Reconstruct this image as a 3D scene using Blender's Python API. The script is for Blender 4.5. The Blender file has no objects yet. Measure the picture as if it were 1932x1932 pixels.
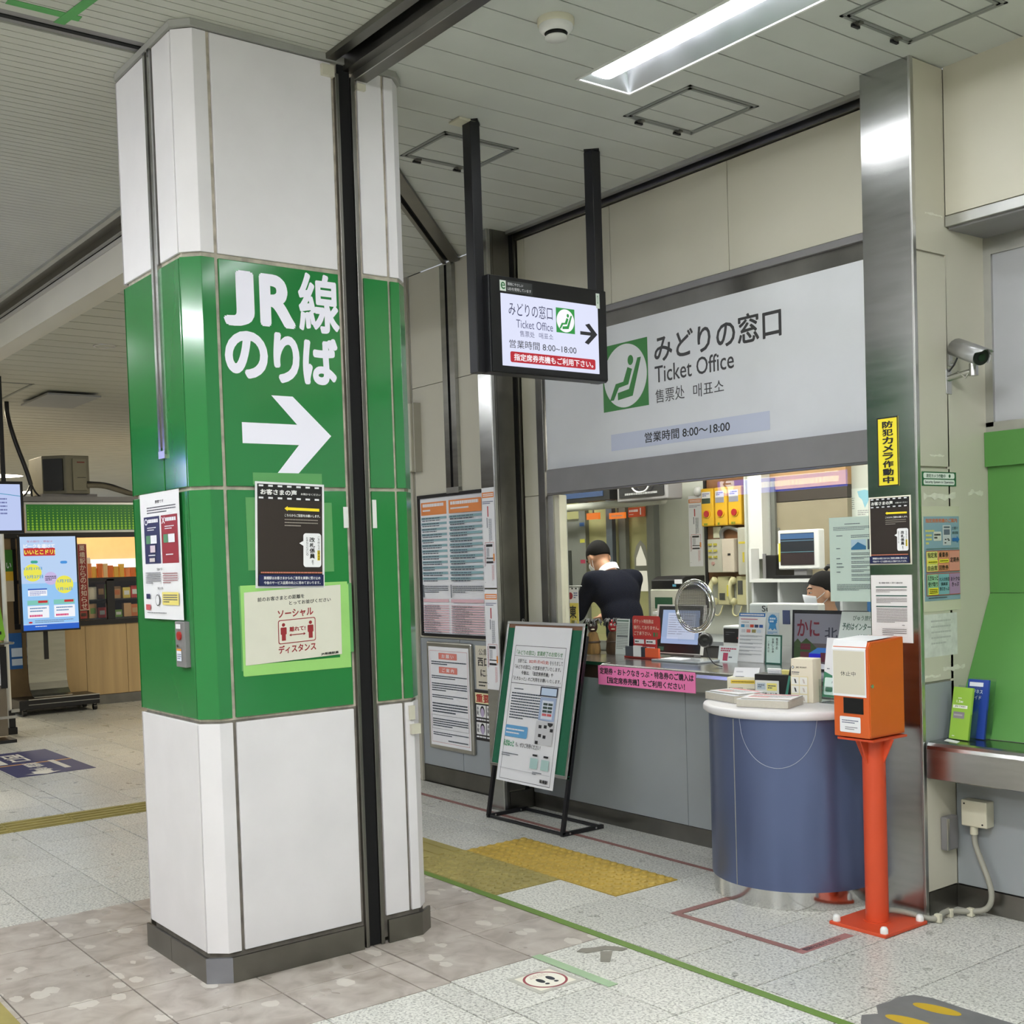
import bpy, bmesh, math, random
from mathutils import Vector, Matrix
random.seed(7)
S = bpy.context.scene
C = S.collection
# ---------------------------------------------------------------- camera, world, exposure
cam_d = bpy.data.cameras.new('camera')
cam = bpy.data.objects.new('camera', cam_d)
C.objects.link(cam)
S.camera = cam
R3 = Matrix(((0.60585296, 0.00790033, -0.79553741), (0.79493673, -0.04610971, 0.60493759), (-0.03190279, -0.99890514, -0.03421596)))
R3 = R3 @ Matrix(((1, 0, 0), (0, -1, 0), (0, 0, -1)))
cam.matrix_world = Matrix.Translation((0, 0, 1.6)) @ R3.to_4x4()
cam_d.sensor_width = 36.0
cam_d.lens = 2238.92 / 1932 * 36.0
cam_d.shift_y = (1132.433 - 966) / 1932
cam_d.clip_start = 0.05
cam_d.clip_end = 200
S.view_settings.view_transform = 'Standard'
S.view_settings.look = 'None'
S.view_settings.gamma = 1.0
S.view_settings.use_curve_mapping = False
S.view_settings.exposure = 0.0
W = bpy.data.worlds.new('world')
S.world = W
W.use_nodes = True
W.node_tree.nodes['Background'].inputs[0].default_value = (0.92, 0.95, 1.0, 1)
W.node_tree.nodes['Background'].inputs[1].default_value = 0.5
LAMP = 17.0        # ceiling tubes
OFFICE = 32.0       # office ceiling panels
KIOSK = 22.0
HALL = 160.0       # hall ceiling lights outside the picture

# ---------------------------------------------------------------- materials
def lin(c):
    c /= 255.0
    return c / 12.92 if c <= 0.04045 else ((c + 0.055) / 1.055) ** 2.4
MC = {}
def mat(name, rgb=(200, 200, 200), rough=0.5, metal=0.0, var=0.0, scale=8.0, bump=0.0, spec=0.5, coat=0.0, stretch=None):
    if name in MC: return MC[name]
    m = bpy.data.materials.new(name); MC[name] = m
    m.use_nodes = True
    nt = m.node_tree; b = nt.nodes['Principled BSDF']
    col = [lin(c) for c in rgb] + [1]
    b.inputs['Base Color'].default_value = col
    b.inputs['Roughness'].default_value = rough
    b.inputs['Metallic'].default_value = metal
    b.inputs['Specular IOR Level'].default_value = spec
    b.inputs['Coat Weight'].default_value = coat
    b.inputs['Coat Roughness'].default_value = 0.08
    if var or bump:
        g = nt.nodes.new('ShaderNodeNewGeometry')
        n = nt.nodes.new('ShaderNodeTexNoise')
        n.inputs['Scale'].default_value = scale
        n.inputs['Detail'].default_value = 4
        if stretch:
            mp = nt.nodes.new('ShaderNodeMapping'); mp.inputs['Scale'].default_value = stretch
            nt.links.new(g.outputs['Position'], mp.inputs['Vector']); nt.links.new(mp.outputs[0], n.inputs['Vector'])
        else:
            nt.links.new(g.outputs['Position'], n.inputs['Vector'])
        if var:
            r = nt.nodes.new('ShaderNodeValToRGB')
            r.color_ramp.elements[0].position = 0.3; r.color_ramp.elements[1].position = 0.7
            r.color_ramp.elements[0].color = [max(0, c * (1 - var)) for c in col[:3]] + [1]
            r.color_ramp.elements[1].color = [min(1, c * (1 + var * 0.6)) for c in col[:3]] + [1]
            nt.links.new(n.outputs['Fac'], r.inputs[0]); nt.links.new(r.outputs[0], b.inputs['Base Color'])
            if metal:
                mr = nt.nodes.new('ShaderNodeMapRange')
                mr.inputs['To Min'].default_value = rough * 0.85; mr.inputs['To Max'].default_value = rough * 1.2
                nt.links.new(n.outputs['Fac'], mr.inputs[0]); nt.links.new(mr.outputs[0], b.inputs['Roughness'])
        if bump:
            bp = nt.nodes.new('ShaderNodeBump'); bp.inputs['Strength'].default_value = bump; bp.inputs['Distance'].default_value = 0.003
            nt.links.new(n.outputs['Fac'], bp.inputs['Height']); nt.links.new(bp.outputs[0], b.inputs['Normal'])
    return m
def P(r, g, b, rough=0.5):
    return mat('print_%d_%d_%d_%d' % (r, g, b, int(rough * 100)), (r, g, b), rough)
def E(r, g, b, st=1.0):
    k = 'glow_%d_%d_%d_%d' % (r, g, b, int(st * 100))
    if k in MC: return MC[k]
    m = bpy.data.materials.new(k); MC[k] = m
    m.use_nodes = True
    p = m.node_tree.nodes['Principled BSDF']
    p.inputs['Base Color'].default_value = (0.02, 0.02, 0.02, 1)
    p.inputs['Roughness'].default_value = 0.3
    p.inputs['Emission Color'].default_value = (lin(r), lin(g), lin(b), 1)
    p.inputs['Emission Strength'].default_value = st
    return m
def glass_mat(name, tint=(1, 1, 1), refl=1.0, rough=0.0):
    if name in MC: return MC[name]
    m = bpy.data.materials.new(name); MC[name] = m
    m.use_nodes = True
    nt = m.node_tree; nt.nodes.clear()
    o = nt.nodes.new('ShaderNodeOutputMaterial'); mx = nt.nodes.new('ShaderNodeMixShader')
    t = nt.nodes.new('ShaderNodeBsdfTransparent'); t.inputs[0].default_value = (*tint, 1)
    gl = nt.nodes.new('ShaderNodeBsdfGlossy'); gl.inputs['Roughness'].default_value = rough
    lw = nt.nodes.new('ShaderNodeLayerWeight'); lw.inputs[0].default_value = 0.5       # Schlick curve, the same from both sides of the pane
    f = nt.nodes.new('ShaderNodeMath'); f.operation = 'POWER'; f.inputs[1].default_value = 5.0; nt.links.new(lw.outputs['Facing'], f.inputs[0])
    mu = nt.nodes.new('ShaderNodeMath'); mu.operation = 'MULTIPLY_ADD'; mu.inputs[1].default_value = 0.9 * refl; mu.inputs[2].default_value = 0.04 * refl
    nt.links.new(f.outputs[0], mu.inputs[0]); nt.links.new(mu.outputs[0], mx.inputs[0])
    nt.links.new(t.outputs[0], mx.inputs[1]); nt.links.new(gl.outputs[0], mx.inputs[2]); nt.links.new(mx.outputs[0], o.inputs[0])
    return m
def tile_mat(name, kind):
    m = bpy.data.materials.new(name); MC[name] = m
    m.use_nodes = True
    nt = m.node_tree; b = nt.nodes['Principled BSDF']
    g = nt.nodes.new('ShaderNodeNewGeometry'); oi = nt.nodes.new('ShaderNodeObjectInfo')
    r = nt.nodes.new('ShaderNodeValToRGB'); e = r.color_ramp.elements
    if kind == 'terrazzo':
        n = nt.nodes.new('ShaderNodeTexNoise'); n.inputs['Scale'].default_value = 95; n.inputs['Detail'].default_value = 3; n.inputs['Distortion'].default_value = 0.6
        nt.links.new(g.outputs['Position'], n.inputs['Vector'])
        cols = [(0.34, (140, 139, 133)), (0.43, (178, 177, 170)), (0.51, (202, 201, 193)), (0.66, (218, 217, 209))]
        src = n.outputs['Fac']
    else:
        n = nt.nodes.new('ShaderNodeTexNoise'); n.inputs['Scale'].default_value = 9; n.inputs['Detail'].default_value = 6; n.inputs['Distortion'].default_value = 0.8
        nt.links.new(g.outputs['Position'], n.inputs['Vector'])
        cols = [(0.3, (146, 136, 126)), (0.5, (168, 159, 150)), (0.72, (184, 177, 168))]
        src = n.outputs['Fac']
    e[0].position, e[0].color = cols[0][0], [lin(c) for c in cols[0][1]] + [1]
    e[1].position, e[1].color = cols[-1][0], [lin(c) for c in cols[-1][1]] + [1]
    for p, c in cols[1:-1]:
        q = e.new(p); q.color = [lin(x) for x in c] + [1]
    nt.links.new(src, r.inputs[0])
    colout = r.outputs[0]
    if kind == 'marble':     # pale chips cast into the slab
        mp = nt.nodes.new('ShaderNodeMapping'); mp.inputs['Scale'].default_value = (16, 24, 1)
        nt.links.new(g.outputs['Position'], mp.inputs['Vector'])
        dn = nt.nodes.new('ShaderNodeTexNoise'); dn.inputs['Scale'].default_value = 30
        nt.links.new(g.outputs['Position'], dn.inputs['Vector'])
        ad = nt.nodes.new('ShaderNodeVectorMath'); ad.operation = 'MULTIPLY_ADD'; ad.inputs[1].default_value = (0.55, 0.55, 0); 
        nt.links.new(dn.outputs['Color'], ad.inputs[0]); nt.links.new(mp.outputs[0], ad.inputs[2])
        v = nt.nodes.new('ShaderNodeTexVoronoi'); v.inputs['Scale'].default_value = 0.55
        nt.links.new(ad.outputs[0], v.inputs['Vector'])
        sp = nt.nodes.new('ShaderNodeSeparateColor'); nt.links.new(v.outputs['Color'], sp.inputs[0])
        g1 = nt.nodes.new('ShaderNodeMath'); g1.operation = 'GREATER_THAN'; g1.inputs[1].default_value = 0.74; nt.links.new(sp.outputs[0], g1.inputs[0])
        l1 = nt.nodes.new('ShaderNodeMath'); l1.operation = 'LESS_THAN'; l1.inputs[1].default_value = 0.42; nt.links.new(v.outputs['Distance'], l1.inputs[0])
        an = nt.nodes.new('ShaderNodeMath'); an.operation = 'MULTIPLY'; nt.links.new(g1.outputs[0], an.inputs[0]); nt.links.new(l1.outputs[0], an.inputs[1])
        fa = nt.nodes.new('ShaderNodeMath'); fa.operation = 'MULTIPLY'; fa.inputs[1].default_value = 0.75; nt.links.new(an.outputs[0], fa.inputs[0])
        mx = nt.nodes.new('ShaderNodeMix'); mx.data_type = 'RGBA'
        nt.links.new(fa.outputs[0], mx.inputs[0]); nt.links.new(colout, mx.inputs[6]); mx.inputs[7].default_value = (lin(204), lin(198), lin(188), 1)
        colout = mx.outputs[2]
    hs = nt.nodes.new('ShaderNodeHueSaturation')
    mr = nt.nodes.new('ShaderNodeMapRange'); mr.inputs['To Min'].default_value = 0.93; mr.inputs['To Max'].default_value = 1.05
    nt.links.new(oi.outputs['Random'], mr.inputs[0]); nt.links.new(mr.outputs[0], hs.inputs['Value']); nt.links.new(colout, hs.inputs['Color'])
    nt.links.new(hs.outputs[0], b.inputs['Base Color'])
    b.inputs['Roughness'].default_value = 0.24 if kind == 'terrazzo' else 0.3
    n2 = nt.nodes.new('ShaderNodeTexNoise'); n2.inputs['Scale'].default_value = 6; nt.links.new(g.outputs['Position'], n2.inputs['Vector'])
    m2 = nt.nodes.new('ShaderNodeMapRange'); m2.inputs['To Min'].default_value = 0.2; m2.inputs['To Max'].default_value = 0.42
    nt.links.new(n2.outputs['Fac'], m2.inputs[0]); nt.links.new(m2.outputs[0], b.inputs['Roughness'])
    return m
TERR = tile_mat('terrazzo_tile', 'terrazzo'); MARB = tile_mat('marble_tile', 'marble')
GROUT = mat('floor_grout', (70, 68, 62), 0.9, var=0.2)
CEIL = mat('ceiling_panel_paint', (190, 193, 186), 0.55, var=0.04, scale=3)
CEILB = mat('ceiling_slat_paint', (180, 181, 170), 0.55, var=0.05, scale=2)
CEILBACK = mat('ceiling_void', (48, 47, 42), 0.9, var=0.1)
CREAM = mat('cream_wall_panel', (196, 192, 174), 0.42, var=0.03, scale=2)
BEIGE = mat('beige_wall_panel', (172, 168, 153), 0.45, var=0.04, scale=2)
GREYP = mat('grey_lower_panel', (146, 151, 153), 0.4, var=0.05, scale=3)
STEEL = mat('brushed_steel', (176, 176, 174), 0.2, 1.0, var=0.1, scale=4, stretch=(1, 1, 7))
STEELD = mat('dull_steel', (128, 126, 120), 0.34, 1.0, var=0.15, scale=6)
STEELB = mat('polished_steel', (214, 214, 212), 0.12, 1.0, var=0.05)
ALU = mat('aluminium_trim', (196, 196, 192), 0.3, 1.0, var=0.08)
PAINTG = mat('grey_painted_metal', (124, 122, 122), 0.45, var=0.05)
BLACK = mat('black_plastic', (14, 14, 16), 0.4, var=0.1)
BLACKM = mat('black_painted_metal', (22, 22, 26), 0.35, var=0.1)
VOID = mat('dark_slot', (4, 4, 4), 0.9, var=0.1)
WHITEP = mat('white_enamel_panel', (219, 216, 217), 0.4, var=0.04, scale=5)
GREENP = mat('green_gloss_panel', (40, 122, 62), 0.12, var=0.04, scale=3, coat=0.4, bump=0.04)
SEAL = mat('sealant_joint', (182, 174, 158), 0.7, var=0.35, scale=20)
GREENW = mat('yellow_green_wall', (78, 134, 62), 0.5, var=0.03)
PAPER = mat('white_paper', (228, 228, 230), 0.6, var=0.02)
WHITE = mat('white_plastic', (222, 222, 218), 0.4, var=0.03)
IVORY = mat('ivory_plastic', (204, 200, 178), 0.45, var=0.05)
GLASS = glass_mat('window_glass', (0.98, 0.99, 0.985), 0.55)
ACRYL = glass_mat('clear_acrylic', (0.9, 0.94, 0.93), 1.4, 0.05)
FILM = glass_mat('clear_film', (0.86, 0.9, 0.87), 2.2, 0.2)

# ---------------------------------------------------------------- mesh helpers
def txt2d(body, bold=0.0, cache={}):
    k = (body, bold)
    if k in cache: return cache[k]
    cu = bpy.data.curves.new('t', 'FONT'); cu.body = body; cu.size = 1; cu.resolution_u = 5 if bold > .02 else 3
    o = bpy.data.objects.new('t', cu)
    me = bpy.data.meshes.new_from_object(o)
    v0 = [(p.co.x, p.co.y) for p in me.vertices]; f0 = [tuple(p.vertices) for p in me.polygons]
    bpy.data.objects.remove(o); bpy.data.curves.remove(cu); bpy.data.meshes.remove(me)
    v, f, z = [], [], []
    n = 1 if bold <= 0 else (6 if bold < .025 else 10)      # heavier strokes: the outline repeated around a small circle
    for i in range(n):
        dx, dy = (0, 0) if n == 1 else (bold * math.cos(2 * math.pi * i / n), bold * math.sin(2 * math.pi * i / n))
        o = len(v); v += [(a + dx, b + dy) for a, b in v0]; f += [tuple(q + o for q in p) for p in f0]; z += [i] * len(v0)
    xs = [p[0] for p in v] or [0]; ys = [p[1] for p in v] or [0]
    x0, x1, y0, y1 = min(xs), max(xs), min(ys), max(ys)
    cache[k] = ([((a - x0) / max(1e-6, x1 - x0), (b - y0) / max(1e-6, y1 - y0), c) for (a, b), c in zip(v, z)], f)
    return cache[k]

class MB:
    def __init__(s):
        s.v = []; s.f = []; s.m = []; s.sm = []; s.mats = []
    def mi(s, m):
        if m not in s.mats: s.mats.append(m)
        return s.mats.index(m)
    def add(s, vs, fs, m, smooth=False):
        o = len(s.v); i = s.mi(m)
        s.v += [tuple(v) for v in vs]
        for f in fs:
            s.f.append([a + o for a in f]); s.m.append(i); s.sm.append(smooth)
        return s
    def box(s, x0, x1, y0, y1, z0, z1, m):
        vs = [(x, y, z) for z in (z0, z1) for y in (y0, y1) for x in (x0, x1)]
        return s.add(vs, [(0, 2, 3, 1), (4, 5, 7, 6), (0, 1, 5, 4), (2, 6, 7, 3), (0, 4, 6, 2), (1, 3, 7, 5)], m)
    def ext(s, poly, vec, m):
        n = len(poly); p = [Vector(a) for a in poly]; q = [a + Vector(vec) for a in p]
        fs = [tuple(range(n))[::-1], tuple(range(n, 2 * n))] + [(i, (i + 1) % n, n + (i + 1) % n, n + i) for i in range(n)]
        return s.add(p + q, fs, m)
    def cyl(s, p0, p1, r0, m, r1=None, n=16, smooth=True, caps=True):
        if r1 is None: r1 = r0
        p0 = Vector(p0); p1 = Vector(p1); d = (p1 - p0).normalized()
        a = d.orthogonal().normalized(); b = d.cross(a)
        vs = []
        for p, r in ((p0, r0), (p1, r1)):
            vs += [p + (a * math.cos(2 * math.pi * i / n) + b * math.sin(2 * math.pi * i / n)) * r for i in range(n)]
        s.add(vs, [(i, (i + 1) % n, n + (i + 1) % n, n + i) for i in range(n)], m, smooth)
        if caps: s.add(vs, [tuple(range(n))[::-1], tuple(range(n, 2 * n))], m)
        return s
    def tube(s, path, r, m, n=10, closed=False):
        P_ = [Vector(p) for p in path]; k = len(P_); vs = []
        up = None
        for i, p in enumerate(P_):
            if closed: d = P_[(i + 1) % k] - P_[i - 1]
            else: d = (P_[min(i + 1, k - 1)] - P_[max(i - 1, 0)])
            d.normalize()
            if up is None: up = d.orthogonal().normalized()
            up = (up - d * up.dot(d)).normalized(); b = d.cross(up)
            vs += [p + (up * math.cos(2 * math.pi * j / n) + b * math.sin(2 * math.pi * j / n)) * r for j in range(n)]
        fs = []
        for i in range(k if closed else k - 1):
            for j in range(n):
                a = i * n; c = ((i + 1) % k) * n
                fs.append((a + j, a + (j + 1) % n, c + (j + 1) % n, c + j))
        s.add(vs, fs, m, True)
        if not closed: s.add(vs[:n] + vs[-n:], [tuple(range(n))[::-1], tuple(range(n, 2 * n))], m)
        return s
    def lathe(s, prof, c, m, n=24, a0=0, a1=2 * math.pi, smooth=True):
        full = abs(a1 - a0 - 2 * math.pi) < 1e-6; k = n if full else n + 1; vs = []
        for r, z in prof:
            vs += [(c[0] + r * math.cos(a0 + (a1 - a0) * i / n), c[1] + r * math.sin(a0 + (a1 - a0) * i / n), c[2] + z) for i in range(k)]
        fs = []
        for j in range(len(prof) - 1):
            for i in range(n):
                i2 = (i + 1) % k
                fs.append((j * k + i, j * k + i2, (j + 1) * k + i2, (j + 1) * k + i))
        return s.add(vs, fs, m, smooth)
    def ball(s, c, r, m, nu=16, nv=10, rot=None):
        if not hasattr(r, '__len__'): r = (r, r, r)
        vs = []; c = Vector(c)
        for j in range(nv + 1):
            t = math.pi * j / nv
            for i in range(nu):
                u = 2 * math.pi * i / nu
                p = Vector((r[0] * math.sin(t) * math.cos(u), r[1] * math.sin(t) * math.sin(u), r[2] * math.cos(t)))
                if rot: p = rot @ p
                vs.append(c + p)
        fs = [(j * nu + i, (j + 1) * nu + i, (j + 1) * nu + (i + 1) % nu, j * nu + (i + 1) % nu) for j in range(nv) for i in range(nu)]
        return s.add(vs, fs, m, True)
    def build(s, name, parent=None, label=None, cat=None, group=None, kind=None, bevel=0, seg=2, origin=None):
        if origin is None:
            xs = [v[0] for v in s.v]; ys = [v[1] for v in s.v]; zs = [v[2] for v in s.v]
            origin = ((min(xs) + max(xs)) / 2, (min(ys) + max(ys)) / 2, min(zs))
        me = bpy.data.meshes.new(name)
        ox, oy, oz = origin
        me.from_pydata([(a - ox, b - oy, c - oz) for a, b, c in s.v], [], s.f)
        me.polygons.foreach_set('material_index', s.m); me.polygons.foreach_set('use_smooth', s.sm)
        for m in s.mats: me.materials.append(m)
        me.update()
        o = bpy.data.objects.new(name, me); C.objects.link(o)
        if parent:
            o.parent = parent
            pw = Vector(parent.location); q = parent.parent
            while q: pw += Vector(q.location); q = q.parent
            o.location = Vector(origin) - pw
        else: o.location = origin
        if bevel:
            b = o.modifiers.new('bevel', 'BEVEL'); b.width = bevel; b.segments = seg; b.limit_method = 'ANGLE'; b.angle_limit = 0.7
        return tag(o, label, cat, group, kind)
def tag(o, label=None, cat=None, group=None, kind=None):
    if label: o['label'] = label
    if cat: o['category'] = cat
    if group: o['group'] = group
    if kind: o['kind'] = kind
    return o
def empty(name, loc, label=None, cat=None, group=None, kind=None):
    o = bpy.data.objects.new(name, None); C.objects.link(o); o.location = loc; o.empty_display_size = 0.1
    return tag(o, label, cat, group, kind)
def copy_tree(o, off, label=None, group=None, parent=None):
    c = o.copy(); C.objects.link(c)
    if parent: c.parent = parent
    else: c.location = Vector(o.location) + Vector(off)
    if label: c['label'] = label
    if group: c['group'] = group
    for ch in o.children: copy_tree(ch, off, parent=c)
    return c

class Sheet(MB):
    """flat printed thing; O top-left on the wall, U to the right, V down, fractions 0..1"""
    def __init__(s, O, U, V, w, h, th=0.0015, base=None):
        MB.__init__(s)
        s.O = Vector(O); s.U = Vector(U).normalized(); s.V = Vector(V).normalized(); s.N = s.V.cross(s.U)
        s.w = w; s.h = h; s.k = 0; s.th = th; s.step = 0.0002
        if base:
            c = [s.O, s.O + s.U * w, s.O + s.U * w + s.V * h, s.O + s.V * h]
            s.ext(c, s.N * th, base)
    def pt(s, a, b, d=0.0): return s.O + s.U * (a * s.w) + s.V * (b * s.h) + s.N * (s.th + d)
    def lay(s): s.k += 1; return s.k * s.step
    def rect(s, a0, b0, a1, b1, m):
        d = s.lay(); return s.add([s.pt(a0, b0, d), s.pt(a0, b1, d), s.pt(a1, b1, d), s.pt(a1, b0, d)], [(0, 1, 2, 3)], m)
    def poly(s, pts, m):
        d = s.lay(); return s.add([s.pt(a, b, d) for a, b in pts], [tuple(range(len(pts)))], m)
    def disc(s, a, b, r, m, n=40, rb=None):      # r as a fraction of width
        ra = r; rb = rb or r * s.w / s.h
        return s.poly([(a + ra * math.cos(2 * math.pi * i / n), b + rb * math.sin(2 * math.pi * i / n)) for i in range(n)], m)
    def rrect(s, a0, b0, a1, b1, r, m):
        rb = r * s.w / s.h; pts = []
        for ca, cb, t0 in ((a1 - r, b1 - rb, 0), (a0 + r, b1 - rb, 90), (a0 + r, b0 + rb, 180), (a1 - r, b0 + rb, 270)):
            for i in range(6):
                t = math.radians(t0 + 18 * i); pts.append((ca + r * math.cos(t), cb + rb * math.sin(t)))
        return s.poly(pts, m)
    def frame(s, a0, b0, a1, b1, t, m):
        tb = t * s.w / s.h
        for q in ((a0, b0, a1, b0 + tb), (a0, b1 - tb, a1, b1), (a0, b0, a0 + t, b1), (a1 - t, b0, a1, b1)): s.rect(*q, m)
        return s
    def text(s, body, a0, b0, a1, b1, m, bold=0.0, fit=True):
        v, f = txt2d(body, bold)
        d = s.lay()
        return s.add([s.pt(a0 + x * (a1 - a0), b1 + y * (b0 - b1), d + c * .00002) for x, y, c in v], f, m)
    def vtext(s, body, a0, b0, a1, b1, m, bold=0.0):
        n = len(body); hh = (b1 - b0) / n
        for i, ch in enumerate(body):
            if ch == 'ー': s.rect(a0 + (a1 - a0) * .44, b0 + hh * (i + .1), a0 + (a1 - a0) * .56, b0 + hh * (i + .9), m); continue
            s.text(ch, a0, b0 + hh * (i + .06), a1, b0 + hh * (i + .94), m, bold)
        return s
    def lines(s, a0, b0, a1, b1, n, m, fill=0.55, dash=0.05, seed=1, last=True):   # print too small to read
        rnd = random.Random(seed); hh = (b1 - b0) / n; d = s.lay(); vs = []; fs = []
        for i in range(n):
            a = a0; end = a1 if not (last and i == n - 1) else a0 + (a1 - a0) * rnd.uniform(.4, .8)
            y0 = b0 + hh * (i + (1 - fill) / 2); y1 = y0 + hh * fill
            while a < end - 1e-4:
                w_ = min(end - a, dash * (a1 - a0) * rnd.uniform(.5, 1.6))
                o = len(vs); vs += [s.pt(a, y0, d), s.pt(a, y1, d), s.pt(a + w_ * .86, y1, d), s.pt(a + w_ * .86, y0, d)]; fs.append((o, o + 1, o + 2, o + 3)); a += w_
        return s.add(vs, fs, m)
def wallY(x, z, w, h, y, **k): return Sheet((x, y, z), (1, 0, 0), (0, 0, -1), w, h, **k)      # faces -Y
def wallX(yy, z, w, h, x, **k): return Sheet((x, yy, z), (0, 1, 0), (0, 0, -1), w, h, **k)     # faces +X
def floorS(x, y, w, h, **k): return Sheet((x, y, 0.0), (0, 1, 0), (1, 0, 0), w, h, **k)         # U = +Y, V = +X
# ================================================================ FLOOR
XR1 = [-4.14 + .405 * k for k in range(0, 7)]
XR1 = sorted([-4.14 - .41 * k for k in range(1, 26)] + XR1)
YR1 = [2.486, 2.885, 3.295, 3.705, 4.12, 4.535, 4.95, 5.36]
XR2 = sorted([-3.72 + .402 * k for k in range(0, 6)] + [-4.06, -4.485, -4.90, -5.285, -5.69] + [-5.69 - .406 * k for k in range(1, 22)])
YR2 = [0.72, 1.12, 1.53, 1.945, 2.36, 2.483]
floor = MB().box(-34, 3.2, -6, 10, -0.09, -0.006, GROUT).build('floor', kind='structure')
tmesh = {}
def tile(x0, x1, y0, y1, m):
    g = 0.0026; w, d = round(x1 - x0, 3), round(y1 - y0, 3)
    k = (w, d, m.name)
    if k not in tmesh:
        b = MB(); W2, D2, c = w / 2 - g, d / 2 - g, .0008
        vs = [(-W2, -D2, -.006), (W2, -D2, -.006), (W2, D2, -.006), (-W2, D2, -.006), (-W2, -D2, -c), (W2, -D2, -c), (W2, D2, -c), (-W2, D2, -c),
              (-W2 + c, -D2 + c, 0), (W2 - c, -D2 + c, 0), (W2 - c, D2 - c, 0), (-W2 + c, D2 - c, 0)]
        fs = [(8, 9, 10, 11)] + [(a + i, a + (i + 1) % 4, a + 4 + (i + 1) % 4, a + 4 + i) for a in (0, 4) for i in range(4)]
        me = bpy.data.meshes.new('tile'); me.from_pydata(vs, [], fs); me.materials.append(m); me.update(); tmesh[k] = me
    o = bpy.data.objects.new('tile', tmesh[k]); C.objects.link(o); o.parent = floor
    fl = floor.location
    o.location = ((x0 + x1) / 2 - fl[0], (y0 + y1) / 2 - fl[1], -fl[2] - random.uniform(0, .0006))
rest = []; ntile = 0
def tactile(x, y): return (-5.38 < x < -4.13 and 3.70 < y < 4.13) or (-5.38 < x < -4.53 and 3.29 < y < 3.71) or (-7.5 < x < -5.36 and 3.29 < y < 3.71)
for XS_, YS_ in ((XR1, YR1), (XR2, YR2)):
    for i in range(len(XS_) - 1):
        for j in range(len(YS_) - 1):
            x0, x1, y0, y1 = XS_[i], XS_[i + 1], YS_[j], YS_[j + 1]
            cx, cy = (x0 + x1) / 2, (y0 + y1) / 2
            if tactile(cx, cy): continue
            if cx > -7.33 and cy > 4.55: y1 = min(y1, 4.70)
            if cx > -7.33 and cy > 4.75: continue
            marb = (-5.70 < cx < -3.72 and cy < 3.3) and not (cx > -4.0 and cy > 3.3)
            vis = cy > 0.75 + max(0, -4.7 - cx) * .245 and ntile < 296 and cx > -13.9 and cx + 0.75 * (4.7 - cy) * 0 < -1.7
            if cx > -3.0 and cy < 2.9: vis = False
            if vis: tile(x0, x1, y0, y1, MARB if marb else TERR); ntile += 1
            else: rest.append((x0, x1, y0, y1, MARB if marb else TERR))
b = MB()
def rg(x0, x1, y0, y1, m):
    b.add([(x0 + .002, y0 + .002, 0), (x1 - .002, y0 + .002, 0), (x1 - .002, y1 - .002, 0), (x0 + .002, y1 - .002, 0)], [(0, 1, 2, 3)], m)
for r in rest: rg(*r)
def rest_grid(x0, x1, y0, y1):
    nx = max(1, round((x1 - x0) / .41)); ny = max(1, round((y1 - y0) / .41))
    for i in range(nx):
        for j in range(ny):
            rg(x0 + (x1 - x0) * i / nx, x0 + (x1 - x0) * (i + 1) / nx, y0 + (y1 - y0) * j / ny, y0 + (y1 - y0) * (j + 1) / ny, TERR)
rest_grid(-34, XR1[0], 2.483, 5.36); rest_grid(-34, XR2[0], .72, 2.483); rest_grid(-34, 3, 5.36, 10); rest_grid(-34, 3, -6, .72); rest_grid(-1.71, 3, .72, 5.36)
b.build('tile', floor, kind='stuff')
TACT = mat('yellow_tactile', (178, 150, 62), 0.6, var=0.12, scale=7)
TACTG = mat('worn_tactile', (150, 138, 78), 0.6, var=0.15, scale=7)
def tact_tile(x0, x1, y0, y1, m, dome=True, n=7):
    b = MB().box(x0 + .002, x1 - .002, y0 + .002, y1 - .002, -.006, .002, m)
    if dome:
        for i in range(n):
            for j in range(n):
                b.lathe([(.021, 0), (.018, .006), (.011, .009), (0.0001, .009)], (x0 + (x1 - x0) * (i + .5) / n, y0 + (y1 - y0) * (j + .5) / n, .002), m, 10, smooth=False)
    else:
        ax = dome is False
        for k in range(4):
            yy = y0 + (y1 - y0) * (k + .5) / 4
            b.box(x0 + .012, x1 - .012, yy - .018, yy + .018, .002, .007, m)
    b.build('tactile_tile', floor, bevel=0)
tact_tile(-4.55, -4.14, 3.705, 4.12, TACT); tact_tile(-4.96, -4.55, 3.705, 4.12, TACT); tact_tile(-5.37, -4.96, 3.705, 4.12, TACT)
tact_tile(-4.96, -4.55, 3.297, 3.705, TACTG); tact_tile(-5.37, -4.96, 3.297, 3.705, TACTG)
for k in range(5): tact_tile(-5.37 - .41 * (k + 1), -5.37 - .41 * k, 3.297, 3.705, TACTG, dome=False)
def guide(x0, x1, y0, y1):     # guide bars running along Y
    b = MB().box(x0, x1, y0 + .002, y1 - .002, -.004, .003, TACTG)
    for k in range(4):
        xx = x0 + (x1 - x0) * (k + .5) / 4; b.box(xx - .022, xx + .022, y0 + .01, y1 - .01, .003, .009, TACTG)
    b.build('guide_tile', floor)
for k in range(6): guide(-8.08, -7.76, 1.53 + .4 * k, 1.93 + .4 * k)
for k in range(5): tact_tile(-6.0 + .41 * k, -5.59 + .41 * k, .72, 1.1, TACTG, dome=False)
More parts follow.
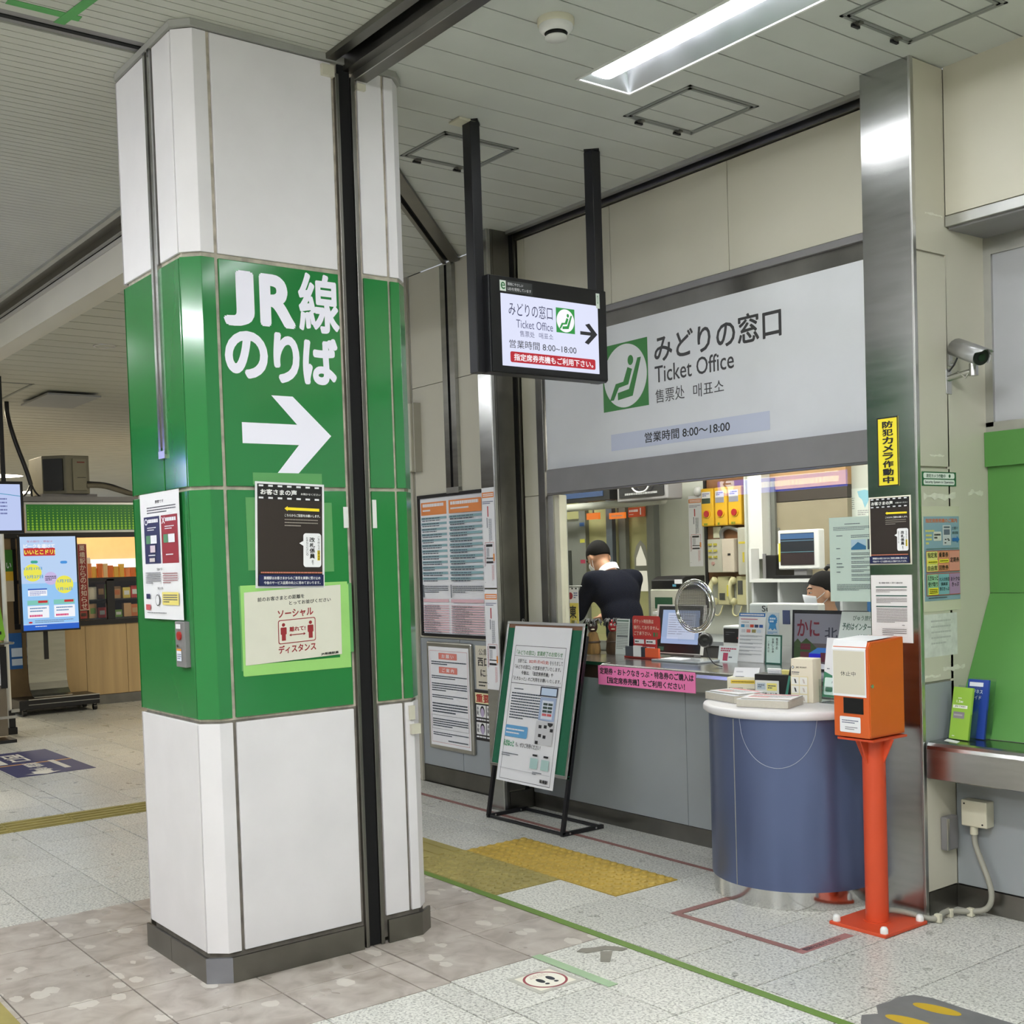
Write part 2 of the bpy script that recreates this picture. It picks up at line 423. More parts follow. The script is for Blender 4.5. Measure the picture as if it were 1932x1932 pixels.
# ================================================================ CEILINGS
ZC = 3.67
def cpanel(par, x0, x1, y0, y1, m, cut=None, bev=0):
    b = MB()
    if cut and x0 < cut[1] and x1 > cut[0] and y0 < cut[3] and y1 > cut[2]:
        b.box(x0, x1, y0, cut[2], ZC, ZC + .012, m); b.box(x0, x1, cut[3], y1, ZC, ZC + .012, m)
        if x0 < cut[0]: b.box(x0, cut[0], cut[2], cut[3], ZC, ZC + .012, m)
        if x1 > cut[1]: b.box(cut[1], x1, cut[2], cut[3], ZC, ZC + .012, m)
    else: b.box(x0, x1, y0, y1, ZC, ZC + .012, m)
    return b.build('panel', par)
ceilA = MB().box(-7.36, 1.5, 2.585, 2.62, ZC + .012, ZC + .1, CEILBACK).box(-7.36, 1.5, 2.6, 4.72, ZC + .1, ZC + .14, CEILBACK).box(-2.98, 1.5, 4.72, 5.2, ZC + .1, ZC + .14, CEILBACK).build('ceiling', kind='structure')
FX = (-3.94, -2.70, 3.43, 3.75)
for k in range(-19, 10):
    x0 = -3.615 + .2 * k; cpanel(ceilA, x0 + .0035, x0 + .1965, 2.6, 4.705, CEIL, FX)
ceilB = MB().box(-46, 3.2, -6, 2.42, ZC + .03, ZC + .06, CEILBACK).build('ceiling', kind='structure')
x = -2.95; n = 0
while x > -10.8:
    if not (-4.70 < x - .0275 < -4.60): MB().box(x - .0505, x, 0.3, 2.405, ZC, ZC + .012, CEILB).build('panel', ceilB)
    x -= .055
b = MB()
while x > -17: b.box(x - .0505, x, 0.3, 2.405, ZC, ZC + .012, CEILB); x -= .055
for i in range(360):
    x = 3 - i * .055; b.box(x - .0505, x, -6, 0.295, ZC, ZC + .012, CEILB)
for i in range(108):
    x = 3 - i * .055; b.box(x - .0505, x, .3, 2.405, ZC, ZC + .012, CEILB)
b.build('panel', ceilB, kind='stuff')
MB().box(-4.70, -4.605, .3, 2.405, ZC + .004, ZC + .02, PAINTG).box(-4.665, -4.64, .3, 2.405, ZC + .0, ZC + .02, VOID).build('recessed_rail', ceilB, label='dark recessed rail between slats')
ceilC = MB().box(-46, -7.36, 2.6, 12, ZC + .03, ZC + .06, CEILBACK).build('ceiling', kind='structure')
for k in range(30):
    x0 = -7.37 - .29 * k; cpanel(ceilC, x0 - .276, x0, 2.62, 9, CEILB)
b = MB()
for k in range(30, 130): x0 = -7.37 - .29 * k; b.box(x0 - .262, x0, 2.62, 12, ZC, ZC + .012, CEILB)
b.build('panel', ceilC, kind='stuff')
# rails and header beams
def rail_right(x0, x1, nm):
    b = MB(); b.box(x0, x1, 2.405, 2.45, ZC - .022, ZC + .03, STEELD); b.box(x0, x1, 2.45, 2.49, ZC + .03, ZC + .05, VOID)
    b.box(x0, x1, 2.535, 2.60, ZC - .075, ZC + .04, STEELD); b.box(x0, x1, 2.49, 2.54, ZC - .05, ZC + .03, STEELD); b.box(x0, x1, 2.532, 2.537, ZC - .08, ZC - .05, ALU)
    return b.build(nm, kind='structure')
rail_right(-4.32, 2.5, 'trim_1')
b = MB(); b.box(-17, -4.95, 2.405, 2.44, ZC - .02, ZC + .03, ALU); b.box(-17, -4.95, 2.44, 2.52, ZC - .0, ZC + .03, STEELD); b.box(-17, -4.95, 2.52, 2.55, ZC - .045, ZC + .03, STEEL); b.box(-17, -4.95, 2.55, 2.585, ZC - .03, ZC, VOID)
b.build('trim_2', kind='structure')
MB().box(-17, -4.95, 2.565, 2.72, 3.41, ZC - .045, CREAM).box(-17, -4.95, 2.56, 2.566, ZC - .075, ZC - .045, BEIGE).build('trim_3', kind='structure')
# diagonal rail, ends at the stainless guide on the timetable wall
b = MB()
p0 = Vector((-5.30, 3.29, 0)); p1 = Vector((-6.74, 4.70, 0)); d = (p1 - p0).normalized(); nn = Vector((-d.y, d.x, 0))
for o0, o1, z0, z1, m in ((-.06, .015, ZC - .02, ZC + .03, STEELD), (.015, .04, ZC - .004, ZC + .03, VOID), (.04, .065, ZC - .03, ZC + .03, STEELD)):
    q = [p0 + nn * o0, p1 + nn * o0, p1 + nn * o1, p0 + nn * o1]; b.ext([(a.x, a.y, z0) for a in q], (0, 0, z1 - z0), m)
b.build('trim_4', kind='structure')
# rail along the top of the ticket office wall
MB().box(-6.0, -3.235, 4.60, 4.635, ZC - .02, ZC + .02, ALU).box(-6.0, -3.235, 4.635, 4.665, ZC - .004, ZC + .02, VOID).box(-6.0, -3.235, 4.665, 4.70, ZC - .045, ZC + .02, STEELD).build('trim_5', kind='structure')
# ================================================================ TICKET OFFICE WALL
wr = MB().box(-5.83, -3.225, 4.705, 4.80, 2.93, ZC, BEIGE).build('wall_right', kind='structure')
for x0, x1 in ((-5.995, -5.925), (-5.92, -5.125), (-5.12, -4.22), (-4.215, -3.235)):
    MB().box(x0, x1, 4.688, 4.706, 3.06, ZC - .05, CREAM).build('panel', wr)
MB().box(-5.835, -3.235, 4.675, 4.74, 3.02, 3.055, PAINTG).build('lintel', wr, bevel=.002)
MB().box(-5.76, -3.235, 4.70, 4.74, 2.935, 3.02, STEELD).build('fascia', wr)
MB().box(-5.835, -5.768, 4.672, 4.80, 0.98, 3.02, STEELD).build('window_post', wr, bevel=.002)
wj = MB().box(-6.0, -5.835, 4.705, 4.80, 0, ZC, BEIGE).build('wall_right', kind='structure')
for z0, z1 in ((.125, 1.995), (2.0, 3.6)): MB().box(-5.995, -5.84, 4.69, 4.705, z0, z1, CREAM).build('panel', wj)
MB().box(-5.70, -3.235, 4.63, 4.70, 1.99, 2.145, PAINTG).box(-5.70, -3.235, 4.627, 4.64, 1.985, 2.0, STEELD).build('shutter_box', bevel=.004, label='grey roller shutter box along the top of the ticket window', cat='shutter')
# lower counter wall
lw = MB().box(-6.0, -3.235, 4.71, 4.82, 0, .86, PAINTG).build('wall_right', kind='structure')
for x0, x1 in ((-5.995, -4.622), (-4.618, -3.235)): MB().box(x0, x1, 4.69, 4.71, .1, .872, GREYP).build('panel', lw)
MB().box(-5.995, -3.235, 4.695, 4.71, .0, .095, STEELD).build('baseboard_right', kind='structure')
# left jamb of the window
MB().box(-5.768, -5.715, 4.69, 4.8, .98, 1.99, ALU).box(-5.715, -5.668, 4.70, 4.755, .98, 1.99, IVORY).build('window_frame', wr)
# timetable wall
wl = MB().box(-7.33, -6.16, 4.735, 4.95, 0, ZC, BEIGE).build('wall_far', kind='structure')
for x0, x1, z0, z1, m in ((-7.33, -6.155, 2.865, ZC, CREAM), (-7.33, -6.155, 1.055, 2.86, CREAM), (-7.33, -6.83, .125, 1.05, GREYP), (-6.825, -6.155, .125, 1.05, GREYP)):
    MB().box(x0, x1, 4.72, 4.735, z0, z1, m).build('panel', wl)
MB().box(-7.33, -6.155, 4.715, 4.735, 0, .12, STEELD).build('baseboard_far', kind='structure')
MB().box(-7.36, -7.33, 4.70, 4.97, 0, ZC, BEIGE).box(-7.345, -7.325, 4.714, 4.722, 0, ZC, ALU).build('trim_6', kind='structure')
t = empty('shutter_guide', (-6.81, 4.70, 2.1), 'slim stainless shutter guide channel on the wall above the timetable', 'shutter guide')
MB().box(-6.885, -6.825, 4.69, 4.722, 2.09, ZC - .02, STEEL).build('flange', t); MB().box(-6.795, -6.735, 4.69, 4.722, 2.09, ZC - .02, STEEL).build('flange', t)
MB().box(-6.825, -6.795, 4.702, 4.722, 2.115, ZC - .02, VOID).build('groove', t); MB().box(-6.885, -6.735, 4.688, 4.722, 2.075, 2.115, ALU).build('end_cap', t)
t = empty('switch_box', (-7.31, 4.66, 2.25), 'flat beige metal box on the wall edge above the timetable', 'box')
MB().box(-7.44, -7.245, 4.64, 4.72, 2.26, 2.745, CREAM).build('body', t, bevel=.003); MB().box(-7.24, -7.225, 4.66, 4.72, 2.255, 2.75, BEIGE).build('back_plate', t)
# stainless columns
def column(x0, x1, nm, lab):
    t = empty(nm, ((x0 + x1) / 2, 4.58, 0), lab, 'column')
    MB().box(x0 + .002, x1 - .012, 4.475, 4.80, 0, ZC, BEIGE).build('core', t)
    MB().box(x0, x1 - .012, 4.46, 4.476, 0, ZC, STEEL).build('front_plate', t)
    MB().box(x1 - .012, x1, 4.458, 4.482, 0, ZC, ALU).build('corner_trim', t, bevel=.002)
    return t
c1 = column(-3.232, -2.98, 'steel_column', 'tall stainless clad column with warning stickers at right of ticket window')
for z0, z1 in ((2.865, ZC - .005), (1.945, 2.855), (1.015, 1.935)):
    m = CREAM
    y1 = 4.70 if z0 > 2.8 else 5.02
    MB().box(-2.996, -2.982, 4.484, 4.70, z0, z1, m).build('side_panel', c1)
MB().box(-2.996, -2.982, 4.484, 4.70, .62, 1.005, GREYP).build('side_panel', c1)
MB().box(-2.996, -2.982, 4.484, 4.70, .105, .60, CREAM).build('side_panel', c1)
MB().box(-2.996, -2.979, 4.484, 4.70, 0, .1, STEELD).build('base_plate', c1)
c2 = column(-6.15, -6.005, 'steel_column', 'narrow stainless clad column beside the timetable with route maps')
for y0, y1, z0, z1, m in ((4.484, 4.50, 0, ZC, STEELD), (4.502, 4.628, 0.13, ZC, STEELD), (4.634, 4.664, 0, ZC, VOID), (4.668, 4.70, 0.0, ZC, STEELD)):
    MB().box(-6.018, -6.006 if m is not VOID else -6.012, y0, y1, z0, z1, m).build('side_panel' if m is not VOID else 'shutter_groove', c2)
MB().box(-6.018, -6.003, 4.502, 4.70, 0, .12, STEELD).build('base_plate', c2)
# ================================================================ RIGHT BAY
rw = MB().box(-2.98, 1.5, 4.715, 4.80, 3.03, ZC, BEIGE).build('wall_right', kind='structure')
MB().box(-2.978, 1.5, 4.70, 4.715, 3.035, ZC, CREAM).build('panel', rw)
MB().box(-2.978, 1.5, 4.695, 4.98, 2.985, 3.03, ALU).box(-2.978, 1.5, 4.72, 5.0, 2.975, 2.987, PAINTG).build('hood', rw, bevel=.002)
s2 = MB().ext([(-2.99, 4.70, 2.985), (-2.99, 5.06, 2.985), (-2.99, 5.06, 1.37), (-2.99, 5.02, 1.37), (-2.99, 4.825, 1.015), (-2.99, 4.685, .76), (-2.99, 4.68, .76)], (.008, 0, 0), CREAM).build('wall_left', kind='structure')
w5 = MB().box(-2.98, 1.5, 5.03, 5.12, 1.3, 3.0, BEIGE).build('wall_far', kind='structure')
MB().box(-2.982, 1.5, 4.995, 5.03, 2.90, 2.975, ALU).box(-2.982, -2.945, 4.995, 5.03, 2.13, 2.9, ALU).box(-2.982, 1.5, 4.995, 5.03, 2.105, 2.15, ALU).build('window_frame', w5)
MB().box(-2.945, 1.5, 5.01, 5.02, 2.15, 2.9, mat('grey_window_blind', (176, 177, 180), .5, var=.03)).build('window_panel', w5)
gp = MB().box(-2.98, 1.5, 4.975, 5.03, 1.95, 2.105, GREENW).build('wall_far', kind='structure')
MB().box(-2.98, 1.5, 5.0, 5.03, 1.38, 1.95, GREENW).build('panel', gp)
MB().ext([(-2.98, 5.0, 1.378), (-2.98, 5.03, 1.378), (-2.98, 4.71, .765), (-2.98, 4.685, .765)], (4.48, 0, 0), GREENW).build('panel', gp)
sh = empty('steel_shelf', (-1.0, 4.6, .6), 'long stainless steel shelf with rounded lip in front of green panel', 'shelf')
pr = [(4.69, .745), (4.69, .762), (4.50, .762), (4.484, .757), (4.474, .745), (4.47, .73), (4.47, .605), (4.48, .60), (4.49, .605), (4.49, .72), (4.505, .745)]
MB().ext([(-2.972, y, z) for y, z in pr], (4.4, 0, 0), STEEL).build('top', sh)
MB().ext([(-2.976, y, z) for y, z in ((4.49, .6), (4.49, .75), (4.69, .75), (4.69, .6))], (.006, 0, 0), STEELD).build('end_plate', sh)
lw2 = MB().box(-2.98, 1.5, 4.715, 4.8, 0, .75, PAINTG).build('wall_right', kind='structure')
MB().box(-2.978, 1.5, 4.70, 4.715, .105, .75, GREYP).build('panel', lw2)
MB().box(-2.978, 1.5, 4.693, 4.715, 0, .1, STEELD).build('baseboard_right', kind='structure')
# ================================================================ LIGHTS
TUBE = E(248, 251, 255, LAMP); REFL = mat('lamp_reflector', (226, 228, 234), .3, 1.0, var=.02)
def troffer(x0, x1, y0, y1, lab, grp=None):
    t = empty('ceiling_light', ((x0 + x1) / 2, (y0 + y1) / 2, ZC), lab, 'light', grp)
    b = MB(); f = .012
    b.box(x0, x1, y0, y0 + f, ZC - .006, ZC + .1, WHITE); b.box(x0, x1, y1 - f, y1, ZC - .006, ZC + .1, WHITE); b.box(x0, x0 + f, y0, y1, ZC - .006, ZC + .1, WHITE); b.box(x1 - f, x1, y0, y1, ZC - .006, ZC + .1, WHITE)
    b.build('frame', t)
    b = MB(); x0 += f; x1 -= f; y0 += f; y1 -= f; e = .06; zt = ZC + .085
    b.add([(x0, y0, ZC), (x1, y0, ZC), (x1, y1, ZC), (x0, y1, ZC), (x0 + e, y0 + .07, zt), (x1 - e, y0 + .07, zt), (x1 - e, y1 - .07, zt), (x0 + e, y1 - .07, zt)], [(0, 1, 5, 4), (1, 2, 6, 5), (2, 3, 7, 6), (3, 0, 4, 7), (4, 5, 6, 7)], REFL)
    b.build('reflector', t)
    yt = y0 + (y1 - y0) * .36
    MB().ext([(x0 + .03, yt + .085 * math.cos(a), ZC + .06 - .045 * math.sin(a)) for a in [math.pi * i / 10 for i in range(11)]], (x1 - x0 - .06, 0, 0), TUBE).build('tube', t)
    return t
L0 = troffer(*FX[:2], *FX[2:], 'long bright fluorescent ceiling light above the ticket window')
copy_tree(L0, (2.4, 0, 0), 'fluorescent ceiling light next along the ticket office row, out of the picture at right', 'ceiling lights outside the view')
def surf_light(x, y, lx, ly, lab, grp, st=HALL):
    t = empty('ceiling_light', (x, y, ZC - .05), lab, 'light', grp)
    MB().box(x - lx / 2 - .03, x + lx / 2 + .03, y - ly / 2 - .03, y + ly / 2 + .03, ZC - .03, ZC + .005, WHITE).build('housing', t)
    MB().box(x - lx / 2, x + lx / 2, y - ly / 2, y + ly / 2, ZC - .055, ZC - .03, E(246, 249, 252, st)).build('diffuser', t)
for x, y, w_ in ((-1.2, 1.2, 'above the viewer'), (-4.6, -.4, 'straight left of the pillar'), (-7.8, -.4, 'left of the pillar, second along'), (-11.2, .2, 'left of the pillar, third along'), (-2.2, -3.2, 'behind the viewer'), (.9, 2.6, 'at the right of the viewer'), (.8, -1.2, 'right behind the viewer'), (-6.4, -3.4, 'at the far left behind the viewer')):
    surf_light(x, y, 1.2, .16, st=HALL * (.5 if x < -4 and y > -1 else 1.1), lab='fluorescent hall ceiling light outside the picture, ' + w_, grp='ceiling lights outside the view')
def downlight(x, y, r, lab, on=True, st=18, grp=None):
    t = empty('downlight', (x, y, ZC), lab, 'light', grp)
    MB().lathe([(r + .02, 0), (r + .02, -.008), (r, -.008), (r, .004), (r * .9, .05)], (x, y, ZC), ALU, 24).build('ring', t)
    MB().lathe([(r, .0 if on else .03), (.0001, .0 if on else .03)], (x, y, ZC - .004), E(255, 240, 208, st) if on else mat('dark_reflector', (70, 62, 20), .3, var=.1), 24).build('lens', t)
downlight(-10.9, 3.71, .085, 'small dark recessed downlight switched off in the left ceiling', on=False)
downlight(-26, 6.5, .5, 'round glowing ceiling light far down the hall at left edge', st=14)
for x, y, w_ in ((-10.2, 7.2, 'nearest the timetable wall'), (-16.8, 3.3, 'just beyond the kiosk'), (-19.5, 7.5, 'over the kiosk rear'), (-24, 10, 'towards the side wall'), (-31, 8.4, 'at the far hall end')): downlight(x, y, .4, 'added round fill light in the hall ceiling hidden by the pillar, ' + w_, st=100, grp='ceiling lights outside the view')  # unseen warm lights added to brighten the far slats and the kiosk
MB().box(-46, 3.2, -6.1, -6, 0, ZC, BEIGE).build('wall_opposite', kind='structure')
MB().box(3.2, 3.3, -6, 4.8, 0, ZC, BEIGE).build('wall_near', kind='structure')
# ================================================================ GREEN AND WHITE PILLAR
pil = empty('station_pillar', (-4.65, 2.28, 0), 'big square pillar clad in white and green enamel panels with chamfered corners', 'pillar')
PX, PY = -4.302, 1.782          # planes of the front (+X) and the left (-Y) face
def octo(x0, x1, y0, y1, c): return [(x0 + c, y0), (x1 - c, y0), (x1, y0 + c), (x1, y1 - c), (x1 - c, y1), (x0 + c, y1), (x0, y1 - c), (x0, y0 + c)]
SEALD = mat('dirty_sealant_joint', (112, 106, 97), .75, var=.3, scale=20)
MB().ext([(x, y, 1.013) for x, y in octo(-4.993, -4.312, 1.793, 2.775, .055)], (0, 0, 2.647), SEAL).build('core', pil)
MB().ext([(x, y, .02) for x, y in octo(-4.993, -4.312, 1.793, 2.775, .055)], (0, 0, .993), SEALD).build('core', pil)
rows = ((.112, 1.004, WHITEP), (1.022, 1.904, GREENP), (1.918, 2.788, GREENP), (2.806, 3.640, WHITEP))
LW, LG = 'white panel', 'glossy green panel'
def pan(x0, x1, y0, y1, z0, z1, m): MB().box(x0, x1, y0, y1, z0, z1, m).build('panel', pil, label=LW if m is WHITEP else LG, bevel=.003)
for z0, z1, m in rows:
    pan(PX - .012, PX, 1.912, 2.432, z0, z1, m)                       # front
    pan(PX - .012, PX, 2.552, 2.668, z0, z1, m)                       # front, right of the guide
    # corner pieces wrap the chamfer
    for fl in (0, 1):
        pts = [(PX, 1.897), (PX, 1.843), (-4.361, PY), (-4.368, PY), (-4.368, PY + .012), (-4.365, PY + .012), (PX - .012, 1.848), (PX - .012, 1.897)]
        if fl: pts = [(x, 2 * 2.283 - y) for x, y in pts]; pts = [(x, y + (0 if y > 2.7 else .012)) for x, y in pts]
        pts = pts if not fl else pts[::-1]
        MB().ext([(x, y, z0) for x, y in pts], (0, 0, z1 - z0), m).build('corner_panel', pil, label=LW if m is WHITEP else LG, bevel=.002)
    if z0 < 1.5:
        pan(-4.962, -4.376, PY, PY + .012, z0, z1, m)
    elif z0 < 2.5:
        pan(-4.962, -4.606, PY, PY + .012, z0, z1, m); pan(-4.596, -4.376, PY, PY + .012, z0, z1, m)
    else:
        pan(-4.962, -4.643, PY, PY + .012, z0, z1, m); pan(-4.558, -4.376, PY, PY + .012, z0, z1, m)
    MB().ext([(x, y, z0) for x, y in ((-4.97, PY), (-4.978, PY + .004), (-5.002, 1.84), (-5.002, 1.95), (-4.99, 1.95), (-4.99, 1.84), (-4.97, PY + .014))], (0, 0, z1 - z0), m).build('corner_panel', pil, label=LW if m is WHITEP else LG)
    pan(-5.002, -4.99, 1.96, 2.72, z0, z1, m); pan(-4.94, -4.37, 2.774, 2.786, z0, z1, m)
# base plates
for x0, x1, y0, y1 in ((-4.296, -4.284, 1.85, 2.432), (-4.296, -4.284, 2.552, 2.72)): MB().box(x0, x1, y0, y1, 0, .098, STEELD).build('base_plate', pil)
MB().box(-4.70, -4.345, 1.766, 1.778, 0, .098, STEELD).build('base_plate', pil); MB().box(-4.975, -4.703, 1.766, 1.778, 0, .098, STEELD).build('base_plate', pil)
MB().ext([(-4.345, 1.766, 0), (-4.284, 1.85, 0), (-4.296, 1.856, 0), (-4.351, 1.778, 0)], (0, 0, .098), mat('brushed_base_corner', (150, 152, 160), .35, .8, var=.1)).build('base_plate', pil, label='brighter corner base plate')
MB().ext([(-4.284, 2.72, 0), (-4.345, 2.80, 0), (-4.351, 2.788, 0), (-4.296, 2.714, 0)], (0, 0, .098), STEELD).build('base_plate', pil)
MB().box(-5.02, -5.008, 1.80, 2.76, 0, .098, STEELD).build('base_plate', pil)
# shutter guide on the front face
MB().box(-4.318, -4.292, 2.446, 2.462, 0, 3.60, STEELD).build('guide_flange', pil, bevel=.002); MB().box(-4.318, -4.292, 2.518, 2.536, 0, 3.60, STEELD).build('guide_flange', pil, bevel=.002)
MB().box(-4.316, -4.304, 2.462, 2.518, 0.002, 3.66, VOID).build('guide_slot', pil)
MB().box(-4.315, -4.285, 2.385, 2.44, 3.58, 3.625, CREAM).build('cap_block', pil); MB().box(-4.315, -4.285, 2.545, 2.585, 3.555, 3.58, CREAM).build('cap_block', pil)
# guide on the left face
MB().box(-4.633, -4.612, 1.774, 1.795, 2.06, 3.655, STEEL).build('guide_flange', pil); MB().box(-4.589, -4.568, 1.774, 1.795, 2.06, 3.655, STEEL).build('guide_flange', pil)
MB().box(-4.612, -4.589, 1.780, 1.795, 2.09, 3.655, STEELD).build('guide_slot', pil); MB().box(-4.633, -4.568, 1.772, 1.795, 2.045, 2.075, ALU).build('guide_end', pil)
# ceiling trim around the head
b = MB()
oc = octo(-5.012, -4.290, 1.772, 2.796, .06); oi = octo(-4.985, -4.32, 1.80, 2.768, .05)
for i in range(8):
    a, c = oc[i], oc[(i + 1) % 8]; e, f = oi[i], oi[(i + 1) % 8]
    b.ext([(a[0], a[1], 3.643), (c[0], c[1], 3.643), (f[0], f[1], 3.643), (e[0], e[1], 3.643)], (0, 0, .026), mat('ceiling_trim_paint', (150, 150, 143), .5, var=.05))
b.build('ceiling_trim', pil)
# lettering on the green panel
INK = P(236, 234, 246, .45)
s = wallX(0, 4, 1, 1, PX + .0002, th=.0004)
def zt(body, y0, y1, z0, z1, bd=.042): s.text(body, y0, 4 - z1, y1, 4 - z0, INK, bd)
s.O = Vector((PX + .0002, 0, 4)); s.step = 0
zt('J', 1.925, 2.055, 2.536, 2.752, .046); zt('R', 2.078, 2.232, 2.546, 2.752, .046); zt('線', 2.246, 2.430, 2.540, 2.778, .026)
zt('の', 1.924, 2.104, 2.336, 2.52); zt('り', 2.128, 2.242, 2.328, 2.527); zt('ば', 2.256, 2.416, 2.33, 2.522)
s.poly([(a, 4 - z) for a, z in ((1.983, 2.166), (2.22, 2.166), (2.112, 2.277), (2.205, 2.277), (2.372, 2.126), (2.205, 1.958), (2.115, 1.958), (2.225, 2.085), (1.983, 2.085))], INK)
s.build('lettering', pil, label='white lettering and arrow')
# small fittings
for y0, y1, z0, z1 in ((2.418, 2.441, 1.752, 1.838),): pass
MB().box(PX, PX + .003, 2.415, 2.436, 1.752, 1.838, WHITE).build('name_tag', pil); MB().box(PX, PX + .003, 2.553, 2.572, 1.75, 1.868, WHITE).build('name_tag', pil)
MB().box(PX, PX + .012, 2.697, 2.722, .93, .99, CREAM).box(PX, PX + .018, 2.70, 2.745, .868, .91, CREAM).build('door_catch', pil)
# ---- notices taped to the pillar
def film_tape(O, U, V, w, h, m, nm, lab, cat='tape'):
    s = Sheet(O, U, V, w, h, th=.0004, base=m); return s.build(nm, label=lab, cat=cat)
def chestnut_poster(s):
    BR = P(44, 34, 28); s.rect(.03, .02, .97, .98, BR)
    s.rect(.03, .02, .97, .165, P(20, 18, 17))
    for k in range(7):
        for b0 in (.028, .142): s.rect(.05 + k * .134, b0, .115 + k * .134, b0 + .017, PAPER)
    W_ = P(240, 240, 236)
    s.text('お客さまの声', .07, .068, .59, .122, W_, .03); s.text('お聞かせください', .65, .092, .94, .112, W_, .01)
    YE = P(246, 220, 40)
    s.poly([(.41, .245), (.455, .222), (.455, .233), (.92, .236), (.92, .263), (.455, .26), (.455, .27)], YE)
    s.text('こちらからご回答をお願いします。', .41, .295, .93, .322, W_, .02)
    s.lines(.41, .335, .9, .42, 3, P(150, 142, 132), .36, .03, 3)
    B_ = P(238, 238, 238); s.rrect(.68, .475, .945, .80, .04, B_); s.poly([(.69, .545), (.62, .572), (.69, .60)], B_)
    K = P(20, 20, 20); s.vtext('改札係員', .77, .51, .85, .72, K, .03); s.vtext('まで', .80, .73, .83, .78, K)
    s.rect(.885, .64, .925, .735, YE); s.vtext('ご不明な点は栗橋駅', .89, .50, .92, .735, K); s.vtext('お尋ねください。', .715, .51, .745, .69, K)
    s.lines(.06, .845, .95, .862, 1, P(196, 120, 96), .8, .025, 5, False)
    s.rect(.03, .872, .97, .98, P(18, 26, 74))
    s.text('栗橋駅はお客さまからのご意見を真摯に受け止め', .10, .89, .92, .92, W_, .01); s.text('今後のサービス品質の向上に努めてまいります。', .10, .935, .92, .965, W_, .01)
U_, V_ = (0, 1, -.035), (0, -.035, -1)
s = Sheet((PX + .004, 2.026, 1.938), U_, V_, .302, .418, base=PAPER); chestnut_poster(s)
s.build('customer_voice_poster', label='black and brown customer voice poster with yellow arrow on green pillar', cat='poster')
TG = mat('green_masking_tape', (150, 205, 112), .55, var=.06); TGD = mat('pale_green_tape', (88, 152, 88), .5, var=.06)
Sx = PX + .001
for nm, y0, y1, z0, z1, m, lab in (('clear_tape', 2.02, 2.322, 1.925, 1.972, TGD, 'strip of clear tape along the top edge of customer voice poster'),
        ('clear_tape', 1.985, 2.032, 1.59, 1.875, TGD, 'strip of clear tape down the left edge of customer voice poster'),
        ('clear_tape', 2.318, 2.362, 1.575, 1.855, TGD, 'strip of clear tape down the right edge of customer voice poster')):
    MB().box(Sx, Sx + .0006, y0, y1, z0, z1, m).build(nm, label=lab, cat='tape')
s = Sheet((PX + .0032, 1.962, 1.505), (0, 1, -.03 + .065), (0, -.015, -1), .425, .285, base=mat('laminated_notice', (214, 212, 196), .35, var=.03))
s.O = Vector((PX + .0032, 1.975, 1.494)); RD = P(146, 40, 44); K = P(30, 30, 30)
s.text('前のお客さまとの距離を', .10, .045, .58, .105, K, .02); s.text('とってお並びください', .42, .13, .86, .185, K, .02)
s.text('ソーシャル', .30, .245, .67, .36, RD, .03); s.text('ディスタンス', .30, .74, .69, .855, RD, .03)
s.rrect(.30, .385, .69, .72, .02, RD); s.rrect(.308, .397, .682, .708, .016, P(214, 212, 196))
for a in (.355, .635):
    s.disc(a, .455, .017, RD); s.rrect(a - .031, .49, a + .031, .59, .008, RD); s.rect(a - .021, .58, a + .021, .675, RD)
s.text('離れて!', .415, .49, .58, .56, RD, .03)
s.poly([(.41, .605), (.432, .585), (.432, .599), (.56, .599), (.56, .585), (.582, .605), (.56, .625), (.56, .611), (.432, .611), (.432, .625)], RD)
s.text('JR栗橋駅員', .74, .905, .93, .945, K, .03)
s.build('social_distance_notice', label='white laminated social distance notice in dark red print on green pillar', cat='notice')
bt = empty('masking_tape', (PX + .002, 2.18, 1.19), 'yellow green masking tape framing the social distance notice', 'tape')
for k_, (y0, y1, z0, z1) in enumerate(((1.948, 2.42, 1.488, 1.532), (1.948, 2.0, 1.18, 1.50), (2.375, 2.425, 1.20, 1.52), (1.952, 2.425, 1.178, 1.222))):
    MB().box(Sx, Sx + .001 + .0002 * k_, y0, y1, z0, z1, TG).build('strip', bt)
for y0, y1, z0, z1 in ((1.942, 1.97, 1.20, 1.53), (2.41, 2.44, 1.24, 1.525)): MB().box(Sx, Sx + .0006, y0, y1, z0, z1, TGD).build('strip', bt)
# left face notices
s = wallY(-4.852, 1.915, .42, .51, PY - .012, base=PAPER); NV = P(38, 42, 84); RR = P(150, 40, 48); G = P(96, 96, 104)
s.text('禁煙です', .40, .06, .62, .085, K, .02); s.lines(.18, .105, .92, .165, 3, G, .5, .03, 2)
s.rect(.09, .185, .50, .56, NV); s.rect(.54, .185, .95, .56, RR); LW_ = P(232, 232, 238)
s.text('O', .11, .2, .19, .25, LW_, .02); s.text('X', .56, .2, .64, .25, LW_, .02)
for a in (.2, .65): s.lines(a, .2, a + .27, .24, 1, LW_, .7, .14, 4, False)
for a in (.14, .6):
    s.lines(a + .04, .265, a + .27, .30, 2, LW_, .4, .05, 5); s.rect(a, .335, a + .11, .40, P(86, 140, 100)); s.rect(a + .12, .335, a + .28, .40, LW_); s.lines(a + .05, .485, a + .3, .50, 1, LW_, .6, .06, 6)
s.rect(.25, .415, .38, .47, P(214, 196, 208)); s.rect(.22, .515, .36, .545, P(206, 196, 196))
s.text('第1条', .4, .595, .55, .615, K); s.lines(.1, .625, .5, .72, 6, G, .45, .05, 7); s.lines(.55, .63, .92, .72, 5, P(150, 80, 84), .4, .05, 8)
